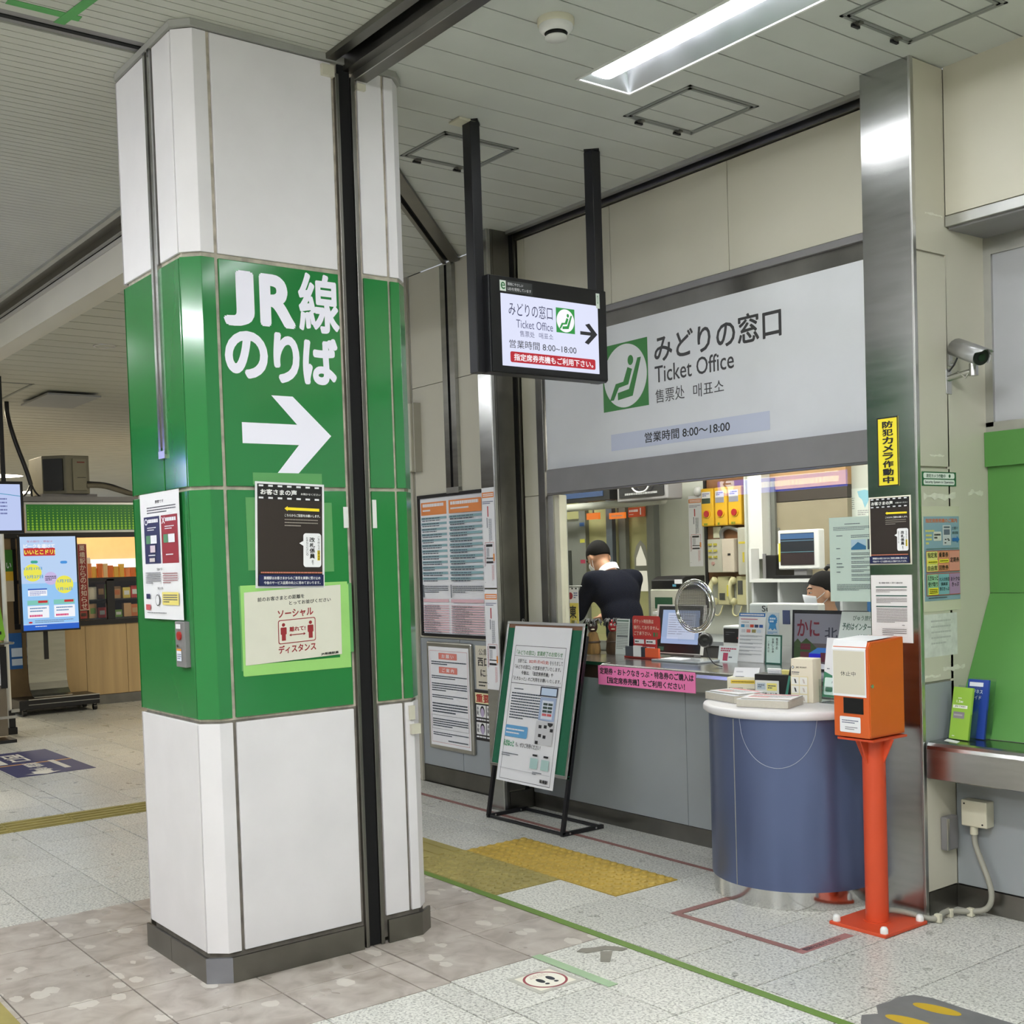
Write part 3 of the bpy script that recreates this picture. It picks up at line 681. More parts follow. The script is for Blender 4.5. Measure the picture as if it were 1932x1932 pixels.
s.text('第2条', .4, .745, .55, .765, K); s.rect(.1, .80, .2, .84, NV); s.rect(.08, .885, .2, .93, P(190, 84, 88)); s.rrect(.52, .785, .93, .885, .01, P(232, 216, 120)); s.lines(.55, .80, .9, .87, 4, G, .5, .05, 9)
s.disc(.40, .85, .055, K); s.disc(.40, .85, .047, PAPER); s.lines(.12, .945, .92, .955, 1, G, .6, .05, 10)
s.build('rules_notice', label='white notice with navy and red panels on the left face of pillar', cat='notice')
t = empty('alarm_button_box', (-4.457, PY - .01, 1.222), 'narrow grey metal button box with red button under the rules notice', 'box')
MB().box(-4.505, -4.41, PY - .022, PY + .001, 1.222, 1.40, PAINTG).build('case', t, bevel=.003)
MB().cyl((-4.455, PY - .022, 1.345), (-4.455, PY - .03, 1.345), .017, P(170, 50, 44, .3)).build('button', t); MB().cyl((-4.47, PY - .022, 1.305), (-4.47, PY - .028, 1.305), .006, STEELB).build('lock', t)
s = wallY(-4.495, 1.39, .055, .12, PY - .0225); s.rect(.1, .80, .95, .87, P(226, 150, 50)); s.rect(.1, .87, .95, 1.2, P(220, 226, 236)); s.lines(.2, .95, .9, 1.15, 3, P(90, 100, 130), .4); s.build('label', t); s = wallY(-4.495, 1.39, .055, .12, PY - .0225); s.rect(0.1, 0, .95, .15, PAPER); s.build('label', t)
# ================================================================ HANGING DISPLAY
hd = empty('hanging_display', (-4.50, 3.73, 2.485), 'black hanging ticket office display screen with arrow on two ceiling poles', 'display')
MB().box(-4.60, -4.515, 3.352, 4.09, 2.487, 2.945, BLACKM).build('housing', hd, bevel=.004)
s = wallX(3.36, 2.94, .725, .448, -4.5145, th=.006, base=BLACK)
s.build('bezel', hd)
x0, z1, w, h = 3.417, 2.862, .611, .341
s = wallX(x0, z1, w, h, -4.508, th=.0008, base=E(222, 226, 250, 1.0))
DK = E(44, 44, 92, .8); DG = E(100, 102, 140, .8); K2 = E(16, 16, 26, .8); GR = E(40, 158, 66, .85); RE = E(190, 16, 40, .9); WH = E(250, 248, 252, 1.0)
s.text('みどりの窓口', .075, .105, .515, .29, DK, .0); s.text('Ticket Office', .145, .34, .515, .455, DG, -.005); s.text('售票处', .178, .49, .325, .575, DG); s.text('매표소', .37, .49, .515, .575, DG)
s.text('営業時間 8:00~18:00', .07, .63, .755, .745, K2, 0)
s.rect(.55, .10, .745, .455, GR); s.disc(.6475, .278, .092, WH, rb=.165)
def seat(s, a0, b0, a1, b1, m):
    f = lambda p: [(a0 + (a1 - a0) * x, b0 + (b1 - b0) * y) for x, y in p]
    s.poly(f([(.78, .27), (.86, .27), (.66, .82), (.33, .85), (.33, .74), (.58, .71)]), m)                       # seat back and base
    s.poly(f([(.56, .38), (.66, .42), (.57, .64), (.36, .665), (.24, .84), (.15, .84), (.29, .60), (.46, .585)]), m)   # sitter
    s.poly(f([(.63 + .062 * math.cos(t), .285 + .075 * math.sin(t)) for t in [i * math.pi / 10 for i in range(20)]]), m)
seat(s, .55, .10, .745, .455, GR)
s.poly([(.80, .40), (.915, .40), (.855, .30), (.90, .275), (.985, .425), (.885, .585), (.845, .56), (.912, .45), (.80, .45)], K2)
s.rrect(.075, .795, .955, .945, .015, RE); s.text('指定席券売機もご利用下さい。', .11, .82, .93, .92, WH, .02)
s.build('screen', hd)
s = wallX(3.41, 2.925, .2, .055, -4.5075, th=.0005, base=P(52, 54, 54)); s.rect(.02, .05, .2, .95, P(216, 226, 214)); s.text('e', .05, .18, .18, .8, P(40, 110, 60), .01); s.text('環境にやさしい', .25, .16, .72, .42, PAPER); s.text('LEDを使用しています', .25, .56, .96, .84, PAPER); s.build('sticker', hd)
s = wallX(4.018, 2.925, .024, .075, -4.5075, th=.0005, base=P(216, 226, 214)); s.text('0', .3, .12, .7, .7, P(60, 110, 70)); s.build('sticker', hd)
for y0, y1 in ((3.305, 3.37), (4.062, 4.128)):
    yc = (y0 + y1) / 2
    po = MB().box(-4.625, -4.56, yc - .028, yc + .028, 2.49, ZC - .004, BLACKM).build('pole', hd, bevel=.003)
    MB().ext([(-4.592 + .055, yc, ZC - .008), (-4.592, yc + .055, ZC - .008), (-4.592 - .055, yc, ZC - .008), (-4.592, yc - .055, ZC - .008)], (0, 0, .008), BLACKM).build('ceiling_plate', po)
MB().box(-4.65, -4.56, 3.25, 3.345, ZC - .012, ZC, IVORY).build('cable_cover', label='small ivory cover plate on ceiling beside hanging display pole', cat='cover', bevel=.003)
# ceiling hatches, smoke detector
def hatch(x0, x1, y0, y1, lab):
    t = empty('ceiling_hatch', ((x0 + x1) / 2, (y0 + y1) / 2, ZC), lab, 'hatch'); b = MB(); f = .014
    for k, q in enumerate(((0, f), (.02, .02 + f))):
        for X0, X1, Y0, Y1 in ((x0 + q[0], x1 - q[0], y0 + q[0], y0 + q[1]), (x0 + q[0], x1 - q[0], y1 - q[1], y1 - q[0]), (x0 + q[0], x0 + q[1], y0 + q[0], y1 - q[0]), (x1 - q[1], x1 - q[0], y0 + q[0], y1 - q[0])):
            b.box(X0, X1, Y0, Y1, ZC - .004 - .002 * k, ZC + .002, mat('hatch_frame', (140, 143, 138), .5, .3, var=.05))
    fr = b.build('frame', t)
    for yy in (y0 + .1, y1 - .1):
        MB().box(x0 - .012, x0 + .03, yy - .012, yy + .012, ZC - .016, ZC - .003, STEELD).box(x0 - .006, x0 + .006, yy - .022, yy + .022, ZC - .022, ZC - .012, BLACKM).build('latch', fr)
    return t
hatch(-5.16, -4.755, 3.30, 3.75, 'square ceiling access hatch left of the hanging display')
hatch(-4.145, -3.71, 3.90, 4.355, 'square ceiling access hatch between fluorescent light and ticket wall')
hatch(-2.915, -2.48, 3.905, 4.36, 'square ceiling access hatch at right in front of stainless column')
t = empty('smoke_detector', (-3.55, 3.0, ZC), 'round white smoke detector on the ceiling beside the fluorescent light', 'smoke detector')
MB().lathe([(.072, 0), (.072, -.018), (.066, -.024)], (-3.55, 3.0, ZC), IVORY, 32).build('base', t)
MB().lathe([(.066, -.022), (.066, -.036), (.052, -.05), (.045, -.052)], (-3.55, 3.0, ZC), WHITE, 32).build('body', t)
MB().lathe([(.04, -.05), (.04, -.066)], (-3.55, 3.0, ZC), BLACK, 24).build('sensor', t); MB().lathe([(.043, -.066), (.043, -.072), (.0001, -.074)], (-3.55, 3.0, ZC), WHITE, 24).build('cap', t)
# green tape mark on the slats
MB().box(-4.545, -4.50, 1.24, 1.50, ZC - .002, ZC - .0006, mat('green_tape', (74, 150, 78), .5, var=.1)).ext([(-4.60, 1.425, ZC - .003), (-4.30, 1.47, ZC - .003), (-4.30, 1.51, ZC - .003), (-4.60, 1.465, ZC - .003)], (0, 0, .0012), mat('green_tape', ())).build('green_tape', label='green tape cross stuck on the ceiling slats at top left', cat='tape')
# ================================================================ BIG TICKET OFFICE SIGN
sb = empty('ticket_office_sign', (-4.58, 4.70, 2.145), 'large white ticket office sign board with green seat symbol above the window', 'sign')
s = wallY(-5.755, 2.935, 2.52, .79, 4.70, th=.012, base=mat('sign_white', (214, 216, 218), .35, var=.02))
fx = lambda x: (x + 5.755) / 2.52
fz = lambda z: (2.935 - z) / .79
s.build('board', sb)
def overlay(y): return wallY(-5.755, 2.935, 2.52, .79, y, th=.0002)
SG = P(58, 128, 62); s = overlay(4.6878)
s.rect(fx(-5.217), fz(2.822), fx(-4.838), fz(2.442), SG); s.disc(fx(-5.0275), fz(2.632), .0715, P(222, 224, 224), n=60)
seat(s, fx(-5.217), fz(2.822), fx(-4.838), fz(2.442), SG); s.build('seat_symbol', sb)
s = overlay(4.6878); DKT = P(62, 62, 62); K3 = P(26, 26, 28)
s.text('みどりの窓口', fx(-4.785), fz(2.818), fx(-3.885), fz(2.668), DKT, .018)
s.text('Ticket Office', fx(-4.785), fz(2.648), fx(-4.202), fz(2.555), DKT, .006)
s.text('售票处', fx(-4.785), fz(2.518), fx(-4.56), fz(2.443), DKT, 0); s.text('매표소', fx(-4.495), fz(2.51), fx(-4.275), fz(2.438), DKT, 0)
s.rect(fx(-5.16), fz(2.307), fx(-3.972), fz(2.212), P(190, 196, 214)); s.text('営業時間 8:00〜18:00', fx(-4.878), fz(2.29), fx(-4.24), fz(2.232), K3, .012)
s.build('lettering', sb)
# ================================================================ TIMETABLE WALL NOTICES
t = empty('timetable_board', (-6.9, 4.715, 1.075), 'black framed train timetable with teal and pink rows on the beige wall', 'timetable')
b = MB()
for q in ((-7.285, -6.16, 2.058, 2.082), (-7.285, -6.16, 1.068, 1.088)): b.box(q[0], q[1], 4.70, 4.72, q[2], q[3], BLACKM)
b.box(-7.285, -7.265, 4.70, 4.72, 1.088, 2.058, BLACKM); b.build('frame', t)
s = wallY(-7.265, 2.058, 1.105, .97, 4.72, th=.006, base=PAPER); OR = P(226, 138, 74); TE = P(136, 172, 178); PK = P(222, 182, 188); DT = P(70, 80, 92)
for a0, a1, sd in ((.0, .305, 1), (.335, .70, 2), (.73, 1.0, 3)):
    s.rect(a0 + .01, .03, a1, .125, OR); s.lines(a0 + .03, .04, a1 - .03, .065, 1, PAPER, .9, .06, sd, False); s.lines(a0 + .03, .08, a1 - .08, .10, 1, PAPER, .6, .04, sd)
    for k in range(12):
        y = .14 + k * .0405; s.rect(a0 + .01, y, a1, y + .018, TE)
        s.lines(a0 + .02, y, a0 + .05 + (a1 - a0) * (.3 + .35 * abs(math.sin(k * 1.3 + sd))), y + .034, 2, DT, .4, .13, sd * 20 + k, False)
    s.rect(a0 + .01, .64, a0 + .02, .735, DT); s.lines(a0 + .03, .645, a1, .70, 4, DT, .45, .05, sd + 7)
    s.rect(a0 + .01, .745, a1, .768, PK)
    for k in range(12):
        y = .79 + k * .0172; s.rect(a0 + .01, y, a1, y + .008, PK); s.lines(a0 + .02, y, a0 + .05 + (a1 - a0) * (.25 + .3 * abs(math.sin(k * .9 + sd))), y + .016, 2, DT, .35, .14, sd * 33 + k, False)
s.build('timetable_sheet', t)
t = empty('notice_frame', (-6.94, 4.70, .25), 'aluminium snap frame with request and guidance notice below the timetable', 'notice')
MB().box(-7.222, -6.66, 4.695, 4.72, .255, 1.03, ALU).build('frame', t, bevel=.012)
s = wallY(-7.19, .995, .50, .71, 4.695, base=PAPER); SA = P(216, 128, 116); s.frame(.03, .04, .97, .97, .004, P(190, 90, 90))
for b0, tx in ((.06, 'お 願 い'), (.20, 'ご 案 内')): s.rrect(.26, b0, .72, b0 + .065, .01, SA); s.text(tx, .34, b0 + .014, .64, b0 + .052, PAPER, .015)
for i, (b0, b1, n) in enumerate(((.14, .185, 2), (.285, .325, 2), (.36, .45, 4), (.48, .52, 2), (.56, .67, 4), (.72, .81, 4), (.86, .90, 2))): s.lines(.07, b0, .95, b1, n, DT, .5, .03, 40 + i)
s.frame(.05, .69, .96, .83, .003, DT); s.lines(.45, .93, .94, .95, 1, DT, .6, .04, 3, False); s.build('notice_sheet', t)
s = wallY(-6.64, 1.02, .30, .30, 4.72, base=P(206, 200, 182)); s.text('公衆', .13, .07, .47, .22, K3); s.text('西口', .08, .28, .52, .47, K3, .02); s.text('にあ', .18, .54, .62, .71, K3, .02); s.lines(.1, .8, .6, .95, 2, K3, .4, .1, 4)
s.build('public_phone_notice', label='beige paper notice with large black letters right of the aluminium frame', cat='notice')
s = wallY(-6.66, .715, .34, .35, 4.72, base=P(40, 38, 38)); s.rect(0, .06, 1, .27, P(232, 222, 178)); s.text('重要指名', .03, .08, .99, .25, P(170, 40, 36), .03)
for i in range(4):
    c, r = i % 2, i // 2
    a0 = .03 + c * .36; b0 = .30 + r * .34
    s.rect(a0, b0, a0 + .33, b0 + .24, P(228, 228, 226)); s.vtext('手配', a0 + .02, b0 + .03, a0 + .09, b0 + .2, K3, .02)
    s.disc(a0 + .21, b0 + .12, .075, K3, rb=.105); s.disc(a0 + .21, b0 + .145, .058, P(186, 170, 200), rb=.09); s.lines(a0, b0 + .26, a0 + .33, b0 + .31, 1, PAPER, .6, .2, i, False)
s.build('wanted_poster', label='black wanted poster with small portraits below the beige notice', cat='poster')
def route_map(nm, x, z, w, h, yv, lab):
    s = wallY(x, z, w, h, yv, base=PAPER); s.rect(.02, .045, .95, .10, OR); s.lines(.1, .055, .9, .09, 2, PAPER, .6, .08, 2, False); s.lines(.06, .13, .9, .165, 2, P(70, 80, 120), .4, .06, 4)
    RDD = P(186, 64, 66); s.rect(.42, .185, .50, .29, RDD); s.rect(.36, .30, .41, .40, DT); s.lines(.5, .31, .75, .54, 20, DT, .4, .5, 5)
    s.frame(.17, .545, .86, .75, .015, RDD); s.rect(.25, .565, .75, .59, K3); s.lines(.28, .60, .5, .70, 9, P(150, 150, 158), .5, .3, 6); s.rect(.25, .70, .8, .71, K3); s.rect(.25, .735, .78, .755, K3); s.rect(.80, .66, .9, .73, P(226, 140, 60))
    s.lines(.66, .77, .84, .93, 14, P(200, 140, 140), .4, .5, 7); s.lines(.1, .57, .22, .79, 18, P(160, 120, 130), .4, .6, 8); s.lines(.1, .94, .2, .95, 1, DT); return s.build(nm, label=lab, cat='map')
route_map('route_map', -6.148, 2.06, .135, .635, 4.4595, 'upper narrow white route map strip on the left stainless column')
route_map('route_map', -6.152, 1.415, .14, .64, 4.4595, 'lower narrow white route map strip on the left stainless column')
# ================================================================ RIGHT COLUMN NOTICES
s = wallY(-3.178, 2.167, .106, .30, 4.4595, base=P(240, 222, 50)); s.frame(0, 0, 1, 1, .05, K3); s.vtext('防犯カメラ作動中', .25, .05, .77, .965, K3, .035)
s.build('camera_warning_sticker', label='tall yellow security camera warning sticker on stainless column', cat='sticker')
s = wallY(-3.229, 1.823, .212, .298, 4.4595, base=P(236, 232, 214)); chestnut_poster(s); s.build('customer_voice_poster', label='black and brown customer voice poster on stainless column under yellow sticker', cat='poster')
s = wallY(-3.226, 1.48, .208, .295, 4.4585, base=mat('notice_paper', (226, 222, 220), .6)); GB = P(48, 84, 74)
s.text('個人情報の取扱いに関する基本方針', .2, .105, .78, .13, K3, .015)
for b0 in (.17, .30, .46): s.rect(.12, b0, .88, b0 + .018, GB)
for i, (b0, b1, n) in enumerate(((.205, .26, 3), (.335, .42, 5), (.49, .71, 11))): s.lines(.13, b0, .88, b1, n, P(120, 110, 110), .45, .03, 60 + i)
s.lines(.75, .735, .9, .75, 1, K3, .5); s.frame(.25, .78, .88, .92, .003, P(200, 190, 188)); s.lines(.27, .79, .86, .9, 4, P(120, 110, 110), .4, .04, 66)
s.build('privacy_notice', label='white printed notice with green bars low on the stainless column', cat='notice')
XS = -2.9815
s = wallX(4.489, 1.921, .257, .061, XS, base=P(40, 100, 62)); s.rrect(.04, .08, .95, .47, .035, P(226, 232, 224)); s.rrect(.04, .55, .95, .92, .035, P(226, 232, 224)); s.text('防犯カメラ作動中', .13, .16, .68, .42, P(40, 80, 60), .02); s.text('Security System in Operation', .08, .63, .92, .86, P(60, 70, 70), .02); s.disc(.80, .28, .03, P(60, 110, 76)); s.build('security_sticker', label='small green and white security sticker on beige column side under camera', cat='sticker')
s = wallX(4.475, 1.772, .29, .455, XS, base=mat('laminate_film', (204, 202, 178), .25)); s.build('laminate_sheet', label='clear laminate sheet holding the ticket machine guide on column side', cat='laminate')
s = wallX(4.492, 1.728, .267, .365, XS + .0018, base=P(136, 164, 178)); OB = P(200, 112, 70); YL = P(214, 206, 110)
s.text('指定席券売機のご案内', .05, .025, .94, .075, OB, .03); s.lines(.04, .155, .36, .185, 1, YL, .7, .1, 2); s.lines(.05, .20, .22, .34, 3, YL, .5, .3, 3); s.rrect(.26, .18, .48, .29, .02, P(210, 208, 196)); s.lines(.28, .2, .46, .27, 2, K3, .6, .1, 4)
s.rect(.52, .105, .75, .345, P(196, 198, 200)); s.rect(.55, .155, .72, .22, P(100, 108, 124)); s.rect(.55, .12, .72, .14, P(90, 100, 110))
for a_, b_ in ((.57, .27), (.64, .265), (.56, .31), (.66, .28)): s.rect(a_, b_, a_ + .05, b_ + .012, K3)
s.text('三番の', .78, .125, .95, .16, K3); s.text('券売機', .78, .18, .95, .215, K3); s.poly([(.78, .26), (.91, .26), (.91, .235), (.99, .28), (.91, .325), (.91, .30), (.78, .30)], P(50, 110, 176))
s.lines(.04, .375, .95, .39, 1, P(96, 120, 110), .6, .02, 4, False); RB = P(176, 96, 80); s.rect(.03, .405, .98, .66, RB); s.rect(.03, .675, .98, .94, RB)
cells = ((.04, .415, .345, .65, (226, 222, 130)), (.355, .415, .66, .65, (222, 150, 110)), (.67, .415, .97, .65, (218, 148, 130)), (.04, .685, .345, .93, (150, 196, 158)), (.355, .685, .66, .93, (126, 176, 182)), (.67, .685, .97, .93, (170, 136, 172)))
for q in cells: s.rect(*q[:4], P(*q[4]))
for tx, q in (('指定席', (.06, .425, .325, .49)), ('自由席', (.06, .58, .325, .64)), ('乗車券', (.375, .425, .64, .49)), ('回数券', (.375, .58, .64, .64)), ('定期券', (.69, .49, .95, .55)), ('えきねっと', (.05, .70, .335, .755)), ('受け取り', (.06, .775, .325, .83)), ('大人の休日', (.365, .725, .65, .77)), ('倶楽部', (.41, .785, .60, .825)), ('割引きっぷ', (.375, .84, .64, .885)), ('おトクな', (.69, .725, .95, .775)), ('きっぷ', (.72, .79, .92, .84))): s.text(tx, *q, K3, .012)
YB = P(238, 226, 60)
for q in ((.05, .52, .335, .555), (.37, .51, .64, .55), (.06, .845, .33, .925)): s.rect(*q, YB)
s.lines(.07, .53, .32, .55, 1, K3, .5, .1, 8, False); s.lines(.39, .52, .62, .54, 1, K3, .5, .1, 9, False); s.lines(.08, .855, .31, .915, 3, K3, .5, .12, 10, False); s.lines(.05, .955, .95, .975, 1, K3, .5, .03, 11)
s.build('machine_guide_poster', label='colourful reserved seat machine guide with yellow and pink boxes on column side', cat='poster')
s = wallX(4.486, 1.305, .248, .185, XS, th=.0008, base=mat('paper_remains', (206, 208, 200), .7, var=.12, scale=30)); s.lines(.2, .1, .8, .75, 5, P(178, 180, 174), .3, .08, 3); s.build('torn_paper', label='blank remains of peeled white paper low on the beige column side', cat='paper')
rem = mat('tape_remains', (218, 216, 200), .7, var=.1, scale=40)
def ragged(nm, y0, y1, z0, z1, sd, lab):
    r = random.Random(sd); n = 9; pts = [(y0 + (y1 - y0) * i / n, z1 - (z1 - z0) * r.uniform(0, .45)) for i in range(n + 1)] + [(y0 + (y1 - y0) * i / n, z0 + (z1 - z0) * r.uniform(0, .45)) for i in range(n, -1, -1)]
    MB().ext([(XS, y, z) for y, z in pts], (.0005, 0, 0), rem).build(nm, label=lab, cat='tape')
ragged('tape_scrap', 4.50, 4.74, 1.795, 1.835, 1, 'long scrap of old tape below the green security sticker')
ragged('tape_scrap', 4.84, 4.96, 1.815, 1.85, 2, 'short pale scrap of old tape near the green wall edge')
ragged('tape_scrap', 4.62, 4.79, 1.045, 1.075, 3, 'scrap of old tape below the peeled white paper')
ragged('tape_scrap', 4.485, 4.60, 1.028, 1.045, 4, 'thin scrap of old tape at the bottom edge of the cream panel')
ragged('tape_scrap', 4.55, 4.66, 1.985, 2.0, 5, 'thin scrap of old tape above the green security sticker')
ragged('tape_scrap', 4.55, 4.68, 3.02, 3.035, 6, 'thin scrap of old tape high on the column side beside the hood')
# security camera
t = empty('security_camera', (-2.9, 4.72, 2.26), 'silver security camera on wall bracket at the column side', 'camera')
MB().box(-2.982, -2.976, 4.68, 4.722, 2.262, 2.37, ALU).build('wall_plate', t, bevel=.002)
MB().cyl((-2.978, 4.70, 2.33), (-2.862, 4.70, 2.345), .0135, ALU).cyl((-2.858, 4.70, 2.325), (-2.858, 4.70, 2.378), .019, STEEL).cyl((-2.858, 4.70, 2.378), (-2.855, 4.70, 2.405), .009, BLACKM).build('arm', t)
MB().cyl((-2.978, 4.715, 2.40), (-2.955, 4.715, 2.40), .006, ALU).box(-2.982, -2.974, 4.703, 4.727, 2.385, 2.46, ALU).build('cable_clip', t)
MB().tube([(-2.975, 4.70, 2.36), (-2.95, 4.70, 2.385), (-2.93, 4.70, 2.42)], .004, BLACK, 8).tube([(-2.97, 4.70, 2.345), (-2.93, 4.69, 2.352), (-2.89, 4.69, 2.32), (-2.87, 4.695, 2.35)], .004, ALU, 8).build('cable', t)
d = Vector((.80, -.42, -.34)).normalized(); c0 = Vector((-2.945, 4.725, 2.455)); c1 = c0 + d * .185; side = d.cross(Vector((0, 0, 1))).normalized(); up = side.cross(d)
MB().cyl(c0, c1, .036, ALU, n=20).build('body', t)
b = MB(); vs = []
for i in range(13):
    a = math.radians(-35 + 250 * i / 12)
    for q, p in ((0.0, c0 - d * .012), (1.0, c1 + d * (.045 if 30 < math.degrees(a) < 150 else .012))):
        vs.append(p + (side * math.cos(a) + up * math.sin(a)) * .044)
b.add(vs, [(2 * i, 2 * i + 1, 2 * i + 3, 2 * i + 2) for i in range(12)], mat('silver_paint', (172, 172, 172), .3, .6, var=.04), True)
o = b.build('sun_hood', t); m_ = o.modifiers.new('solid', 'SOLIDIFY'); m_.thickness = .003
MB().cyl(c1 + d * .001, c1 + d * .006, .034, BLACK, n=20).cyl(c1 + d * .006, c1 + d * .012, .016, P(30, 40, 34, .1), n=16).build('lens', t)
# finger pull and junction box
t = empty('lever_box', (-2.96, 4.62, .27), 'small grey metal finger guard on the column side under the shelf', 'fitting')
MB().box(-2.982, -2.945, 4.575, 4.66, .272, .42, PAINTG).build('cover', t, bevel=.008); MB().box(-2.946, -2.94, 4.57, 4.582, .277, .415, ALU).build('edge', t)
t = empty('junction_box', (-2.855, 4.66, .375), 'beige junction box with grey conduit on the wall under the shelf', 'junction box')
MB().box(-2.921, -2.80, 4.64, 4.70, .382, .495, IVORY).build('case', t, bevel=.005)
MB().cyl((-2.905, 4.64, .48), (-2.905, 4.638, .48), .004, BLACK, n=10).build('screw', t); MB().cyl((-2.82, 4.64, .397), (-2.82, 4.638, .397), .004, BLACK, n=10).build('screw', t)
MB().cyl((-2.875, 4.665, .383), (-2.875, 4.665, .345), .017, IVORY).build('gland', t)
CND = mat('grey_conduit', (150, 148, 136), .55, var=.05)
path = [(-2.875, 4.665, .35), (-2.868, 4.66, .30), (-2.83, 4.655, .22), (-2.79, 4.65, .13), (-2.785, 4.645, .07), (-2.81, 4.635, .03), (-2.86, 4.605, .022), (-2.905, 4.56, .025), (-2.925, 4.50, .028), (-2.905, 4.44, .018), (-2.92, 4.405, .016), (-2.97, 4.395, .02), (-3.01, 4.375, .03), (-3.05, 4.33, .042), (-3.072, 4.29, .045)]
def smooth(p, k=3):
    for _ in range(k):
        q = [p[0]]
        for a, c in zip(p, p[1:]):
            a = Vector(a); c = Vector(c); q += [a * .75 + c * .25, a * .25 + c * .75]
        p = q + [p[-1]]
    return p
MB().tube(smooth(path, 2), .0125, CND, 10).build('conduit', t)
for p in ((-2.86, 4.603), (-2.915, 4.53), (-2.905, 4.43)): MB().box(p[0] - .014, p[0] + .014, p[1] - .012, p[1] + .012, .001, .038, IVORY).build('clip', t, bevel=.004)
# leaflets on the steel shelf
def leaf_stand(nm, x, y, w, h, ang, lab, front, build):
    ca, sa = math.cos(ang), math.sin(ang); U = Vector((ca, sa, 0)); B_ = Vector((-sa, ca, 0))
    t = empty(nm, (x, y, .763), lab, 'leaflet stand'); tilt = Vector((-sa * .18, ca * .18, 1)).normalized()
    o = Vector((x, y, .764)) - U * w / 2
    b = MB(); c = [o - U * .008, o + U * (w + .008), o + U * (w + .008) + B_ * .045, o - U * .008 + B_ * .045]
    b.ext(c, (0, 0, .004), ACRYL); b.ext([o - U * .008, o + U * (w + .008), o + U * (w + .008) + tilt * h * .5, o - U * .008 + tilt * h * .5], B_ * .002, ACRYL)
    q = B_ * .04; b.ext([o - U * .008 + q, o + U * (w + .008) + q, o + U * (w + .008) + q + tilt * h * 1.02, o - U * .008 + q + tilt * h * 1.02], B_ * .002, ACRYL)
    for e in (-.008, w + .006): b.ext([o + U * e, o + U * e + q, o + U * e + q + tilt * h * .6, o + U * e + tilt * h * .5], U * .002, ACRYL)
    b.build('acrylic_holder', t)
    s = Sheet(o + B_ * .012 + tilt * h, U, -tilt, w, h, th=.012, base=front); s.O = s.O - B_ * 0; build(s); s.build('leaflets', t); return t
def lf1(s):
    W_ = P(236, 240, 226); s.text('1.5', .22, .25, .42, .30, W_, .02); s.lines(.44, .26, .72, .30, 1, W_, .8, .2); s.rect(.06, .345, .82, .405, W_); s.text('JRE CARD', .16, .355, .72, .392, K3, .01); s.rect(.12, .475, .70, .60, P(140, 134, 140)); s.rect(.16, .52, .6, .55, P(176, 170, 170)); s.lines(.3, .20, .72, .22, 1, W_, .7, .1); s.lines(.16, .93, .45, .95, 1, W_, .8, .2)
leaf_stand('leaflet_stand', -2.893, 4.585, .098, .225, -.12, 'acrylic holder with light green card leaflets on steel shelf', P(148, 190, 70), lf1)
def lf2(s):
    W_ = P(228, 232, 240); s.rect(.08, .05, .75, .12, W_); s.text('ビジネス', .1, .17, .75, .24, W_, .02); s.text('ガイド', .2, .27, .7, .34, W_, .02)
leaf_stand('leaflet_stand', -2.862, 4.652, .10, .255, -.05, 'acrylic holder with dark blue leaflets behind the green leaflets', P(36, 66, 150), lf2)
Sheet((-2.945, 4.585, .7625), (.92, -.3, 0), (0.3, -.95, 0), .08, .05, th=.001, base=PAPER).build('paper_slip', label='small white paper slip lying on the steel shelf', cat='paper')
# ================================================================ COUNTER
ct = empty('ticket_counter', (-4.2, 4.8, .87), 'stainless ticket counter top with rounded front lip under the window', 'counter')
pr = [(5.25, .952), (5.25, .972), (4.63, .972), (4.612, .967), (4.602, .955), (4.598, .937), (4.598, .862), (4.606, .853), (4.688, .853), (4.688, .861), (4.62, .861), (4.62, .952)]
MB().ext([(-5.225, y, z) for y, z in pr], (1.99, 0, 0), STEEL).build('top', ct)
MB().ext([(-5.231, y, z) for y, z in ((4.63, .973), (4.605, .962), (4.597, .937), (4.597, .852), (4.688, .852), (4.688, .973))], (.012, 0, 0), ALU).build('end_cap', ct, bevel=.003)
MB().box(-5.725, -5.231, 4.69, 5.25, .952, .972, STEEL).build('window_sill', ct)
MB().box(-6.35, -5.725, 4.83, 5.25, .952, .972, STEELD).build('side_sill', ct)
MB().box(-5.725, -5.231, 4.71, 4.73, .83, .952, mat('brown_panel', (58, 38, 30), .5, var=.1)).build('sill_front', ct)
s = wallY(-5.236+.004, .965, .783, .112, 4.5975, base=P(242, 128, 184)); s.text('定期券・おトクなきっぷ・特急券のご購入は', .02, .10, .985, .45, K3, .03); s.text('【指定席券売機】もご利用ください！', .10, .56, .90, .90, K3, .03)
s.build('pink_notice', label='bright pink paper notice in black letters on the counter lip', cat='notice')
# glass
wg = empty('window_1', (-4.4, 4.70, .99), kind='structure')
MB().box(-5.668, -3.235, 4.716, 4.722, 1.30, 1.99, GLASS).build('pane', wg); MB().box(-5.668, -4.70, 4.72, 4.726, 1.14, 1.30, GLASS).build('pane', wg)
MB().box(-4.69, -3.235, 4.716, 4.722, 1.12, 1.30, GLASS).build('pane', wg)
t = empty('speak_through_disc', (-4.54, 4.70, 1.17), 'round chrome ringed mesh speaking grille set in the ticket window', 'grille')
b = MB(); b.tube([(-4.538 + .138 * math.cos(a), 4.70, 1.315 + .138 * math.sin(a)) for a in [2 * math.pi * i / 40 for i in range(40)]], .0105, STEELB, 10, closed=True)
b.tube([(-4.538 + .122 * math.cos(a), 4.69, 1.315 + .122 * math.sin(a)) for a in [2 * math.pi * i / 40 for i in range(40)]], .006, STEELB, 8, closed=True); b.build('ring', t)
b = MB(); R_ = .12
